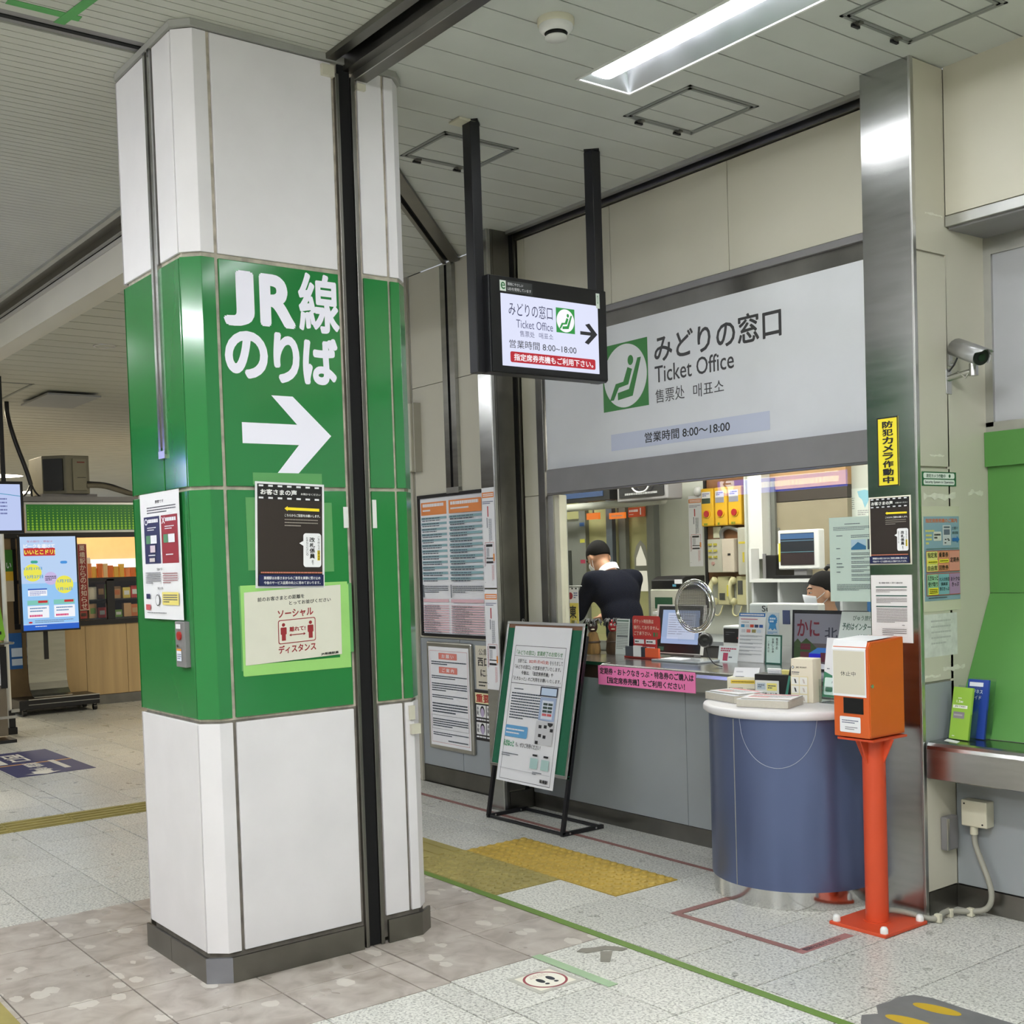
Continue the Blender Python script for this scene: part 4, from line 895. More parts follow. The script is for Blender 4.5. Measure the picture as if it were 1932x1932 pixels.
for i in range(-14, 15):
    u = i * .0082; h_ = math.sqrt(max(0, R_ * R_ - u * u))
    b.box(-4.538 + u - .0012, -4.538 + u + .0012, 4.697, 4.699, 1.315 - h_, 1.315 + h_, STEELD); b.box(-4.538 - h_, -4.538 + h_, 4.695, 4.697, 1.315 + u - .0012, 1.315 + u + .0012, STEELD)
b.build('wire_mesh', t, kind='stuff')
t = empty('microphone', (-4.58, 4.84, .975), 'black round microphone with thin cord beside the chrome speaking grille', 'microphone')
MB().ball((-4.60, 4.84, 1.118), (.042, .042, .042), BLACK, 20, 12).cyl((-4.60, 4.84, 1.118), (-4.575, 4.81, 1.12), .03, BLACK, n=16).build('head', t); MB().tube(smooth([(-4.60, 4.84, 1.09), (-4.59, 4.85, 1.03), (-4.55, 4.85, .985), (-4.48, 4.84, .977)], 2), .0035, BLACK, 8).build('cord', t)
# ================================================================ SIGN STAND
st = empty('sign_stand', (-5.59, 4.43, 0), 'green felt notice board on black steel stand in front of the counter', 'sign stand')
tl = Vector((0, .2, 1)).normalized(); xl, xr = -5.97, -5.225
def barb(b, p0, p1, w, m):
    p0 = Vector(p0); p1 = Vector(p1); d = (p1 - p0).normalized(); a = Vector((1, 0, 0)) if abs(d.x) < .9 else Vector((0, 1, 0)); c = d.cross(a).normalized(); a = c.cross(d)
    b.ext([p0 + a * w + c * w, p0 - a * w + c * w, p0 - a * w - c * w, p0 + a * w - c * w], p1 - p0, m)
for x in (xl + .012, xr - .012):
    b = MB(); barb(b, (x, 4.293, .012), Vector((x, 4.293, .012)) + tl * 1.15, .011, BLACKM); b.build('upright', st)
    b = MB(); barb(b, (x, 4.285, .012), (x, 4.60, .012), .011, BLACKM); b.build('foot', st)
    for yy in (4.34, 4.54): MB().cyl((x + .011, yy, .013), (x + .014, yy, .013), .006, ALU, n=8).build('screw', st)
for y in (4.30, 4.585):
    b = MB(); barb(b, (xl + .012, y, .011), (xr - .012, y, .011), .008, BLACKM); b.build('crossbar', st)
O = Vector((xl, 4.282, .012)) + tl * 1.222; Vd = -tl; U = Vector((1, 0, 0)); Wd, Hd = .745, .905
N_ = Vd.cross(U)
s = Sheet(O, U, Vd, Wd, Hd, th=.016, base=mat('green_felt', (30, 98, 70), .9, var=.06, scale=60)); s.rect(.02, .015, .98, .045, P(120, 80, 52)); s.build('board', st)
b = MB(); f = .018
for a0, b0, a1, b1 in ((0, 0, Wd, f), (0, Hd - f, Wd, Hd), (0, f, f, Hd - f), (Wd - f, f, Wd, Hd - f)):
    q = [O + U * a0 + Vd * b0, O + U * a1 + Vd * b0, O + U * a1 + Vd * b1, O + U * a0 + Vd * b1]; b.ext([p - N_ * .002 for p in q], N_ * .024, ALU)
b.build('frame', st, bevel=.002)
for x in (.19, .87): MB().tube([O + U * (Wd * x) + N_ * .008 + Vector((.009 * math.cos(a), 0, .009 + .009 * math.sin(a))) for a in [2 * math.pi * i / 12 for i in range(12)]], .0018, ALU, 6, closed=True).build('hook', st)
s = Sheet(O + U * .09 + Vd * .03 + N_ * .0235, U, Vd, .55, .955, th=.0012, base=PAPER)
s.frame(.055, .125, .945, .985, .005, K3); GT = P(50, 130, 60)
s.text('「みどりの窓口」営業終了のお知らせ', .09, .155, .90, .185, GT, .01); s.rect(.06, .192, .91, .194, K3)
s.text('当駅では、', .13, .212, .30, .238, K3); s.text('2022年1月14日(金)', .33, .212, .68, .238, P(200, 84, 70), .01); s.text('をもちまして', .70, .212, .92, .238, K3)
s.text('「みどりの窓口」の営業を終了いたします。', .09, .25, .90, .276, K3, .004); s.text('今後は、「指定席券売機」や', .22, .287, .78, .313, K3, .008); s.text('「えきねっと」のご利用をお願いいたします。', .08, .325, .92, .35, K3, .004)
s.rect(.06, .368, .94, .371, K3); s.lines(.13, .40, .5, .41, 1, DT, .6, .04, 1); s.lines(.10, .425, .62, .60, 10, DT, .45, .05, 2)
s.rrect(.06, .64, .46, .715, .02, P(96, 160, 206)); s.lines(.08, .655, .4, .70, 2, PAPER, .4, .06, 3); s.text('えきねっと', .06, .735, .25, .775, P(40, 150, 90), .03); s.text('も、ぜひご利用ください！', .28, .742, .72, .772, K3, .008)
s.rect(.60, .375, .90, .435, P(40, 44, 60)); s.rect(.62, .383, .88, .428, P(190, 208, 230)); s.rect(.62, .44, .89, .585, P(160, 176, 206)); s.rect(.66, .46, .85, .575, P(214, 220, 230))
for r in range(4):
    for c in range(2): s.rect(.68 + c * .085, .475 + r * .022, .755 + c * .085, .49 + r * .022, P(60, 76, 70) if r < 3 else P(206, 96, 100))
s.rect(.60, .59, .90, .735, P(200, 200, 202))
for a_, b_ in ((.65, .615), (.74, .612), (.66, .67), (.74, .675), (.85, .63), (.62, .715)): s.rect(a_, b_, a_ + .05, b_ + .02, K3)
s.poly([(.80, .595), (.89, .595), (.885, .61), (.845, .622), (.805, .61)], K3); s.lines(.06, .815, .36, .84, 2, DT, .4, .05, 6)
for a_ in (.58, .77): s.rect(a_ + .03, .80, a_ + .11, .812, K3); s.rect(a_, .825, a_ + .13, .89, P(170, 200, 196))
s.lines(.64, .905, .8, .925, 2, DT, .5); s.rect(.06, .915, .94, .917, P(160, 160, 170)); s.text('栗橋駅', .78, .945, .92, .968, K3, .03)
s.build('closing_notice', label='long white notice pinned to the green stand board announcing the office closing', cat='notice')
# ================================================================ ROUND DESK
dk = empty('round_desk', (-3.655, 4.435, 0), 'half round writing desk with blue grey curved front and white top', 'desk')
cx, cy = -3.655, 4.435
def dpoly(r, ymax, n=48):
    a1 = math.asin(min(1, (ymax - cy) / r)); pts = []
    for i in range(n + 1):
        a = math.pi - a1 + (math.pi + 2 * a1) * i / n; pts.append((cx + r * math.cos(a), cy + r * math.sin(a)))
    return pts
def dshape(nm, r, ymax, z0, z1, m, lab=None, bv=0):
    pts = dpoly(r, ymax); b = MB(); n = len(pts); v = [(x, y, z0) for x, y in pts] + [(x, y, z1) for x, y in pts]
    b.add(v, [(i, i + 1, n + i + 1, n + i) for i in range(n - 1)], m, True); b.add([v[0], v[n - 1], v[2 * n - 1], v[n]], [(0, 1, 2, 3)], m); b.add(v, [tuple(range(n))[::-1], tuple(range(n, 2 * n))], m)
    return b.build(nm, dk, label=lab)
DESKB = mat('blue_grey_metallic', (98, 110, 146), .28, .62)
dshape('curved_front', .40, 4.595, .085, .852, DESKB); dshape('kick_plate', .393, 4.595, .0, .085, STEELB)
pts = dpoly(.425, 4.595); n = len(pts); prof = [(-.012, .852), (0, .862), (0, .880), (-.004, .887), (-.03, .889)]; b = MB(); vs = []
for dr, z in prof:
    for x, y in pts: k = (.425 + dr) / .425; vs.append((cx + (x - cx) * k, min(4.595, cy + (y - cy) * k), z))
b.add(vs, [(j * n + i, j * n + i + 1, (j + 1) * n + i + 1, (j + 1) * n + i) for j in range(len(prof) - 1) for i in range(n - 1)], WHITEP, True); b.add(vs, [tuple(range(4 * n, 5 * n)), tuple(range(n))[::-1]], WHITEP)
b.build('table_top', dk)
for a in (4.66,): MB().cyl((cx + .4008 * math.cos(a), cy + .4008 * math.sin(a), .087), (cx + .4008 * math.cos(a), cy + .4008 * math.sin(a), .845), .0022, ALU, n=8).build('seam', dk)
MB().tube([(cx + .403 * math.cos(a), cy + .403 * math.sin(a), .868 - .23 * math.sqrt(max(0, 1 - ((a - 5.2) / .45) ** 2))) for a in [4.75 + .9 * i / 30 for i in range(31)]], .0012, P(170, 176, 190), 6).build('pen_cord', dk, label='thin pale hanging cord')
# things on the desk
zt_ = .8895
def boxthing(nm, lab, cat, x, y, w, d, h, ang, m, front=None, z=zt_, par=None):
    U = Vector((math.cos(ang), math.sin(ang), 0)); B_ = Vector((-math.sin(ang), math.cos(ang), 0)); o = Vector((x, y, z)) - U * w / 2
    t = par or empty(nm, (x, y + d / 2, z), lab, cat)
    MB().ext([o, o + U * w, o + U * w + B_ * d, o + B_ * d], (0, 0, h), m).build('body', t, bevel=min(.003, h * .2))
    if front:
        s = Sheet(o + Vector((0, 0, h)), U, (0, 0, -1), w, h, th=.0006); front(s); s.build('printing', t)
    return t, o, U, B_
def f1(s):
    s.rect(.12, .14, .88, .34, P(226, 196, 70)); s.lines(.15, .18, .85, .30, 1, P(120, 100, 40), .5, .05, 3, False); s.lines(.05, .55, .5, .8, 1, P(150, 140, 120), .9, .06, 4, False); s.lines(.62, .6, .95, .85, 1, P(150, 140, 120), .9, .06, 5, False)
t, o, U, B_ = boxthing('form_box', 'cream box of application forms at left on the round desk', 'box', -3.985, 4.452, .165, .095, .09, .40, mat('cream_card', (222, 216, 192), .6, var=.03), f1)
s = Sheet(o + U * .03 + B_ * .055 + Vector((0, 0, .130)), U, -Vector((0, .35, 1)).normalized(), .13, .11, th=.02, base=PAPER); s.lines(.1, .4, .8, .48, 1, DT, .8, .06, 3); s.lines(.1, .15, .7, .25, 1, P(190, 190, 196), .6); s.build('forms', t)
t, o, U, B_ = boxthing('pen_organizer', 'black desk organizer with sticky notes on the round desk', 'organizer', -3.80, 4.455, .19, .095, .115, .25, BLACK)
s = Sheet(o + U * .005 + Vector((0, 0, .085)), U, (0, 0, -1), .125, .08, th=.004, base=P(208, 210, 204)); s.rrect(.08, .15, .44, .55, .02, P(170, 184, 194)); s.rrect(.50, .15, .92, .6, .02, P(222, 212, 120)); s.lines(.12, .22, .4, .45, 2, DT, .5, .2); s.lines(.54, .25, .88, .5, 2, DT, .5, .2); s.text('定期券購入申込書', .07, .72, .93, .93, K3, .012); s.build('label_card', t)
s = Sheet(o + U * .05 + B_ * .05 + Vector((0, 0, .14)), U, (0, .2, -1), .07, .045, th=.012, base=PAPER); s.lines(.1, .2, .9, .8, 3, P(176, 176, 186), .3); s.build('memo_slips', t)
Sheet(o + U * .135 + B_ * .03 + Vector((0, 0, .138)), U, (0, .2, -1), .06, .04, th=.012, base=P(220, 208, 130)).build('sticky_notes', t)
b = MB(); p0, p1 = Vector((-3.712, 4.445, .895)), Vector((-3.675, 4.452, 1.06)); d = p1 - p0
t = empty('pen', p0, 'green ballpoint pen standing in the black desk organizer', 'pen'); MB().cyl(p0, p0 + d * .68, .006, P(60, 130, 116, .3)).build('barrel', t); MB().cyl(p0 + d * .68, p1, .0075, BLACK, r1=.0055).build('grip', t)
def f2(s):
    s.disc(.10, .20, .06, GB); s.disc(.10, .20, .038, PAPER); s.text('JRE POINT', .24, .18, .74, .225, K3, .008); s.lines(.05, .29, .5, .33, 1, DT, .5, .1, 2); s.lines(.05, .34, .72, .365, 1, DT, .5, .04, 3); s.rect(0, .40, .8, 1, P(222, 212, 170))
    for i in range(6):
        a0 = .03 + (i % 2) * .385; b0 = .42 + (i // 2) * .2; s.rect(a0, b0, a0 + .34, b0 + .175, P(228, 228, 220)); s.poly([(a0 + .12, b0 + .04), (a0 + .2, b0 + .05), (a0 + .24, b0 + .14), (a0 + .17, b0 + .14)], P(60, 66, 70) if i % 2 == 0 else P(196, 186, 176))
boxthing('point_leaflet_box', 'tall cream box of white point card leaflets beside the black organizer', 'leaflet box', -3.585, 4.41, .115, .08, .205, .15, mat('cream_leaflet', (226, 218, 196), .6), f2)
t = empty('ticket_leaflet_stand', (-3.42, 4.5, zt_), 'clear stand of green and white ticket leaflets behind the orange box', 'leaflet stand')
s = Sheet((-3.50, 4.50, 1.19), (1, -.05, 0), (0, -.17, -1), .16, .275, th=.006, base=PAPER); ETE = P(60, 128, 96)
s.poly([(0, .57), (.3, .63), (.6, .66), (1, .67), (1, 1), (0, 1)], ETE); s.rrect(.05, .67, .98, .96, .04, P(216, 234, 228)); s.text('e', .36, .485, .47, .545, ETE, .02); s.lines(.1, .51, .32, .535, 1, DT, .6, .2); s.text('えきねっと', .3, .725, .85, .765, DT, .01); s.rrect(.1, .83, .36, .91, .04, ETE); s.lines(.45, .83, .9, .9, 2, DT, .5, .15); s.lines(.3, .08, .9, .1, 1, P(170, 170, 176), .5); s.text('切符', .42, .12, .8, .24, DT); s.build('leaflets', t)
b = MB(); b.box(-3.515, -3.33, 4.445, 4.449, zt_, .97, ACRYL).box(-3.515, -3.33, 4.449, 4.53, zt_, zt_ + .004, ACRYL).box(-3.519, -3.515, 4.449, 4.53, zt_, 1.0, ACRYL).build('acrylic_holder', t)
def book(x, y, w, d, h, ang, z, lab, cov, n):
    U = Vector((math.cos(ang), math.sin(ang), 0)); B_ = Vector((-math.sin(ang), math.cos(ang), 0)); o = Vector((x, y, z)) - U * w / 2 - B_ * d / 2
    t = empty('magazine', (x, y, z), lab, 'magazine', 'magazines on the round desk')
    q = [o, o + U * w, o + U * w + B_ * d, o + B_ * d]
    MB().ext([p + Vector((0, 0, .001)) for p in q], (0, 0, h - .003), mat('page_edges', (196, 190, 176), .8, var=.1, scale=80, stretch=(1, 1, 12))).build('pages', t)
    s = Sheet(o + B_ * d + Vector((0, 0, h - .002)), U, -B_, w, d, th=.002, base=cov)
    s.rect(.05, .06, .95, .2, P(190, 60, 70) if n % 2 else P(90, 110, 140)); s.lines(.1, .3, .9, .8, 6, P(150, 150, 156), .5, .1, n); s.rect(.1, .55, .5, .85, P(204, 150, 150)); s.build('cover', t)
    return t
book(-3.905, 4.30, .25, .17, .036, -.25, zt_, 'thick closed magazine at left of the round desk', P(206, 208, 214), 1)
book(-3.63, 4.235, .25, .18, .036, .3, zt_, 'thick closed magazine nearest the front of the round desk', P(214, 214, 218), 2)
book(-3.90, 4.31, .22, .15, .006, -.15, zt_ + .0365, 'thin open brochure lying on the left magazine', P(222, 222, 226), 3)
book(-3.625, 4.245, .24, .16, .006, .36, zt_ + .0365, 'thin brochure with red cover print lying on the front magazine', P(226, 222, 224), 5)
# ================================================================ ORANGE CALL BOX ON POST
ob = empty('orange_ticket_box', (-3.067, 4.235, 0), 'orange steel box on orange post with white out of service paper', 'ticket box')
OG = mat('orange_paint', (206, 92, 36), .4, var=.05, scale=5); OGP = mat('orange_red_paint', (204, 74, 38), .42, var=.05, scale=5)
MB().box(-3.207, -2.925, 4.088, 4.382, 0, .014, OGP).build('base_plate', ob, bevel=.002)
for x, y in ((-3.185, 4.11), (-2.947, 4.11), (-2.947, 4.36), (-3.185, 4.36)): MB().lathe([(.0165, 0), (.0165, .016), (.011, .026), (.0001, .029)], (x, y, .014), WHITE, 14).build('bolt_cap', ob)
MB().cyl((-3.072, 4.238, .012), (-3.072, 4.238, .80), .048, OGP, n=28).build('post', ob); MB().cyl((-3.072, 4.238, .012), (-3.072, 4.238, .018), .058, OGP, n=28).build('weld_collar', ob)
for v in ((1, 0), (-1, 0), (0, 1), (0, -1)):
    p = Vector((-3.072, 4.238, .797)); d_ = Vector((*v, 0)); MB().ext([p + d_ * .04, p + d_ * .098, p + d_ * .046 + Vector((0, 0, -.11)), p + d_ * .04 + Vector((0, 0, -.11))], Vector((-v[1], v[0], 0)) * .006, OGP).build('gusset', ob)
MB().box(-3.165, -2.985, 4.118, 4.352, .797, .806, OGP).build('bracket_plate', ob)
MB().ext([(-3.172, y, z) for y, z in ((4.108, .812), (4.108, 1.19), (4.122, 1.212), (4.352, 1.222), (4.352, .812))], (.176, 0, 0), OG).build('case', ob, bevel=.003)
od = MB().ext([(-2.996, y, z) for y, z in ((4.114, .82), (4.114, 1.183), (4.126, 1.203), (4.346, 1.213), (4.346, .82))], (.003, 0, 0), mat('orange_door', (208, 98, 30), .4, var=.04)).build('door', ob)
MB().cyl((-2.993, 4.125, 1.03), (-2.988, 4.125, 1.03), .008, STEELB, n=14).build('lock', od)
MB().box(-3.118, -3.026, 4.104, 4.11, .915, .975, VOID).box(-3.121, -3.023, 4.105, 4.109, .912, .978, BLACK).build('ticket_slot', ob)
s = wallY(-3.142, .898, .104, .066, 4.108); s.rrect(0, 0, 1, 1, .05, P(226, 226, 228)); s.lines(.1, .18, .9, .45, 2, P(80, 90, 120), .45, .06, 2); s.lines(.25, .62, .85, .85, 2, P(90, 90, 96), .4, .06, 3); s.build('label', ob)
s = wallY(-3.174, 1.178, .168, .195, 4.106, th=.001, base=PAPER)
s.rect(.03, .02, .97, .95, P(206, 200, 182)); s.text('休止中', .25, .46, .70, .56, K3, .0); 
q = [(-3.174, 4.1052, 1.178), (-3.006, 4.1052, 1.178), (-3.006, 4.12, 1.216), (-3.174, 4.12, 1.216)]
s.ext(q, (0, -.001, .001), PAPER); s.ext([(-3.174, 4.12, 1.2165), (-3.006, 4.12, 1.2165), (-3.006, 4.30, 1.2245), (-3.174, 4.30, 1.2245)], (0, 0, .001), PAPER)
s.build('out_of_service_paper', label='white out of service paper folded over the orange box', cat='paper')
# ================================================================ FLOOR MARKINGS
def mark(nm, lab, cat, polys, m, th=.0012):
    b = MB()
    for p in polys: b.ext([(x, y, .0008) for x, y in p], (0, 0, th), m)
    return b.build(nm, label=lab, cat=cat)
mark('green_floor_line', 'long green tape line across the floor past the pillar', 'tape', [[(-5.60, 3.268), (-2.2, 3.225), (-2.2, 3.265), (-5.60, 3.318)]], mat('floor_green_tape', (92, 124, 40), .5, var=.08))
RT = mat('faded_red_tape', (140, 98, 92), .55, var=.12, scale=12)
mark('red_floor_line', 'faded red tape line along the floor in front of the counter', 'tape', [[(-7.4, 4.40), (-4.0, 4.345), (-4.0, 4.375), (-7.4, 4.44)]], RT)
o = mark('red_floor_bracket', 'faded red tape corner on the floor in front of the round desk', 'tape', [[(-3.775, 3.70), (-3.735, 3.70), (-3.735, 4.08), (-3.775, 4.08)], [(-3.735, 3.70), (-3.075, 3.70), (-3.075, 3.735), (-3.735, 3.735)]], RT)
s = floorS(-3.082, 3.70, .33, .046, th=.0012, base=P(166, 116, 112)); s.text('間隔をおあけください', .12, .18, .80, .82, K3, .02); s.build('red_floor_label', label='red floor tape label with black letters near the orange post base', cat='tape')
s = floorS(-3.60, 2.655, .215, .20, th=.0012, base=mat('grey_sticker_film', (178, 176, 166), .35)); s.rect(.10, .09, .90, .91, P(224, 220, 204)); s.disc(.5, .5, .40, P(140, 56, 66), n=50); s.disc(.5, .5, .355, P(226, 222, 208), n=50)
for a_, k in ((.40, -1), (.60, 1)):
    s.poly([(a_ + k * .01 + .062 * math.cos(t_), .50 + .125 * math.sin(t_)) for t_ in [i * math.pi / 9 for i in range(18)]], P(28, 32, 44)); s.poly([(a_ + .045 * math.cos(t_), .70 + .045 * math.sin(t_)) for t_ in [i * math.pi / 6 for i in range(12)]], P(28, 32, 44))
s.text('こちらで', .34, .20, .66, .26, P(140, 56, 66)); s.text('お待ちください', .30, .28, .70, .335, P(140, 56, 66))
s.build('footprint_sticker', label='square floor sticker with red ring and two black footprints', cat='sticker')
mark('pale_green_tape', 'short pale green tape strip beside the footprint sticker', 'tape', [[(-3.74, 2.885), (-3.28, 2.888), (-3.28, 2.935), (-3.74, 2.93)]], mat('worn_green_tape', (150, 176, 140), .5, var=.1))
mark('grey_tape_mark', 'dark grey worn tape mark on the floor beyond the footprint sticker', 'tape', [[(-3.665, 3.06), (-3.62, 3.08), (-3.60, 3.16), (-3.545, 3.20), (-3.55, 3.235), (-3.60, 3.22), (-3.64, 3.19), (-3.655, 3.14), (-3.68, 3.10)], [(-3.60, 3.13), (-3.51, 3.05), (-3.48, 3.075), (-3.57, 3.17)]], mat('grey_residue', (128, 124, 114), .8, var=.2))
t = empty('grey_floor_decal', (-2.2, 3.7, 0), 'worn grey floor decal with yellow footprints at bottom right', 'sticker')
mark_p = [(-2.50, 3.35), (-2.47, 3.40), (-2.52, 3.46), (-2.51, 3.52), (-2.515, 3.58), (-2.49, 3.64), (-2.43, 3.66), (-2.30, 3.655), (-1.6, 3.66), (-1.6, 3.22), (-2.3, 3.21), (-2.40, 3.25), (-2.46, 3.29)]
b = MB().ext([(x, y, .0008) for x, y in mark_p], (0, 0, .0012), mat('grey_decal', (110, 110, 110), .5, var=.15)); b.build('sheet', t)
for yy in (3.42, 3.58):
    b = MB(); b.ext([(-2.36 + .085 * math.cos(a), yy + .032 * math.sin(a) + .012 * math.cos(a), .0021) for a in [i * math.pi / 10 for i in range(20)]], (0, 0, .0006), P(190, 158, 40)); b.build('footprint', t)
# ================================================================ TICKET OFFICE INTERIOR
OB_, OL, OR_, OT = 6.45, -8.35, -3.1, 2.62
OFW = mat('office_wall', (188, 190, 178), .5, var=.04); OFY = mat('office_cream_glass', (170, 168, 118), .4, var=.06); OFG = mat('office_grey_frame', (118, 120, 114), .4, var=.06)
bw = MB().box(OL, OR_, OB_, OB_ + .1, 0, OT, OFW).build('wall_back', kind='structure')
MB().box(OL - .1, OL, 4.96, OB_ + .1, 0, OT, OFW).build('wall_left', kind='structure'); MB().box(OR_, OR_ + .08, 5.14, OB_ + .1, 0, OT, OFW).build('wall_right', kind='structure')
MB().box(OL - .1, -7.35, 4.96, 5.0, 0, OT, OFW).build('wall_front', kind='structure')
MB().box(OL, OR_ + .08, 4.82, OB_, OT, OT + .04, CEIL).build('ceiling', kind='structure')
MB().box(OL, OR_, 4.83, OB_, .0008, .004, mat('office_floor', (120, 122, 120), .5, var=.1)).build('floor', kind='structure')
for i, x in enumerate((-7.2, -5.7, -4.2)):
    t = empty('office_light', (x, 5.55, OT - .04), ('left', 'middle', 'right')[i] + ' white ceiling light panel inside the ticket office', 'light', 'office ceiling lights')
    MB().box(x - .62, x + .62, 5.40, 5.70, OT - .03, OT, WHITE).build('housing', t); MB().box(x - .58, x + .58, 5.43, 5.67, OT - .04, OT - .03, E(255, 253, 246, OFFICE)).build('diffuser', t)
# glazed screen on the back wall
def part(nm, x0, x1, y0, y1, z0, z1, m, par, lab=None, bv=0): return MB().box(x0, x1, y0, y1, z0, z1, m).build(nm, par, label=lab, bevel=bv)
gs = empty('door_1', (-7.1, 6.42, 0), kind='structure')
for x0, x1 in ((-7.46, -7.38), (-6.98, -6.90), (-6.66, -6.58)): part('post', x0, x1, 6.39, 6.45, .004, 2.12, OFG, gs)
part('slotted_post', -7.07, -7.0, 6.34, 6.38, .004, 2.5, mat('blue_grey_slotted_post', (104, 112, 122), .4, .3, var=.1), gs)
for x0, x1 in ((-7.38, -6.98), (-6.90, -6.66)): part('pane', x0, x1, 6.43, 6.445, .9, 2.05, OFY, gs)
part('rail', -7.46, -6.58, 6.385, 6.45, 2.05, 2.12, OFG, gs); part('rail', -7.46, -6.58, 6.385, 6.45, .85, .92, OFG, gs); part('lower_panel', -7.46, -6.58, 6.42, 6.44, .004, .85, OFG, gs)
AW = E(232, 226, 204, .85)
s = wallY(-6.86, 1.72, .18, .40, 6.428, th=.001); s.poly([(.08, 1), (.08, .3), (.2, .12), (.5, 0), (.8, .12), (.92, .3), (.92, 1)], P(150, 150, 140)); s.poly([(.15, 1), (.2, .35), (.5, .1), (.82, .4), (.92, 1)], AW); s.rect(.1, .5, .95, .6, P(126, 128, 116)); s.build('arched_glass', gs)
s = wallY(-7.02, 1.52, .11, .22, 6.428, th=.001); s.rect(0, 0, 1, 1, P(190, 184, 150)); s.rect(.15, .2, .85, .9, P(110, 92, 84)); s.build('notice', gs)
for z, m in ((1.855, P(50, 90, 150)), (1.72, P(190, 186, 70)), (1.55, P(170, 50, 80))): part('sticker', -7.45, -7.392, 6.3885, 6.39, z, z + .03, m, gs)
part('sticker', -7.435, -7.405, 6.3885, 6.39, 1.17, 1.36, P(150, 50, 56), gs)
d2 = empty('door_2', (-7.8, 6.43, 0), kind='structure')
part('leaf', -8.2, -7.47, 6.42, 6.448, .004, 1.9, OFG, d2); part('glass', -7.72, -7.60, 6.415, 6.42, 1.2, 1.66, P(40, 44, 40, .2), d2); part('transom', -8.2, -7.47, 6.42, 6.448, 1.92, 2.3, OFY, d2); part('handle', -7.66, -7.64, 6.39, 6.42, 1.0, 1.12, ALU, d2)
ORG = E(246, 126, 40, .9)
t = empty('orange_sign', (-7.0, 6.3, 1.9), 'orange lit strip sign hanging before the glazed screen at left', 'sign'); part('body', -7.245, -7.10, 6.29, 6.31, 1.9, 1.952, ORG, t); part('hanger', -7.18, -7.17, 6.295, 6.305, 1.952, OT, OFG, t)
t = empty('orange_sign', (-6.88, 6.3, 1.9), 'orange lit strip sign with white print nearer the middle post', 'sign'); part('body', -6.975, -6.80, 6.29, 6.31, 1.893, 1.94, ORG, t); s = wallY(-6.96, 1.93, .15, .03, 6.2895); s.lines(.1, .3, .95, .7, 1, PAPER, .6, .08, 2, False); s.build('printing', t); part('hanger', -6.89, -6.88, 6.295, 6.305, 1.94, OT, OFG, t)
s = wallY(-6.84, 1.975, .185, .075, 6.38, th=.01, base=P(206, 84, 44)); s.lines(.05, .2, .6, .5, 1, PAPER, .8, .1, 3, False); s.lines(.05, .65, .6, .8, 1, PAPER, .6, .08, 4); s.rect(.72, .1, .78, .8, PAPER); s.build('orange_plate', label='square orange plate with white number sign on the grey screen post', cat='sign')
t = empty('wall_pipe', (-7.0, 6.2, 1.98), 'horizontal white pipe across the upper back of the office', 'pipe'); MB().cyl((-8.3, 6.2, 2.0), (-6.28, 6.2, 2.0), .03, OFW, n=16).build('pipe', t); MB().ball((-6.28, 6.2, 2.0), .031, OFW).build('cap', t)
t = empty('hanging_monitor', (-6.75, 5.9, 2.0), 'black monitor hung at upper left inside the office', 'monitor'); part('case', -7.1, -6.53, 5.9, 5.98, 2.02, 2.36, BLACK, t); part('screen', -7.06, -6.6, 5.896, 5.9, 2.05, 2.33, P(44, 60, 90, .2), t); part('hanger', -6.85, -6.8, 5.94, 5.96, 2.36, OT, OFG, t)
t = empty('departure_display', (-6.2, 5.9, 1.99), 'grey framed dark display panel hung under the office ceiling', 'display'); part('case', -6.45, -5.93, 5.9, 6.05, 1.99, 2.30, PAINTG, t, bv=.01); part('screen', -6.42, -5.96, 5.894, 5.9, 2.02, 2.27, P(30, 30, 34, .2), t); s = wallY(-6.40, 2.06, .42, .03, 5.8935); s.lines(.1, .2, .9, .9, 1, P(150, 150, 150), .7, .05, 5, False); s.build('printing', t)
MB().tube(smooth([(-6.28, 5.87, 2.14), (-6.25, 5.87, 2.07), (-6.18, 5.87, 2.045), (-6.1, 5.87, 2.06), (-6.06, 5.87, 2.14)], 2), .006, WHITE, 8).build('cable', t); part('hanger', -6.22, -6.17, 5.95, 6.0, 2.30, OT, OFG, t)
route_map('route_map', -6.265, 2.03, .138, .525, 6.4485, 'white route map strip on the back wall inside the office')
MB().lathe([(.034, 0), (.034, .02), (.026, .028), (.0001, .03)], (0, 0, 0), WHITE, 20).build('wall_speaker', label='small round white fitting high on the office back wall', cat='speaker').matrix_world = Matrix.Translation((-6.157, 6.45, 2.06)) @ Matrix.Rotation(math.pi / 2, 4, 'X')
bd = MB().box(-6.06, -5.565, 6.432, 6.449, 1.40, 2.3, mat('brown_board', (122, 82, 48), .6, var=.15, scale=10, stretch=(1, 1, .2))).box(-6.085, -6.06, 6.42, 6.448, 1.2, 2.3, BLACK).build('brown_board', label='brown wooden board carrying three yellow emergency boxes', cat='board')
YW = mat('yellow_plastic', (226, 178, 44), .4, var=.04)
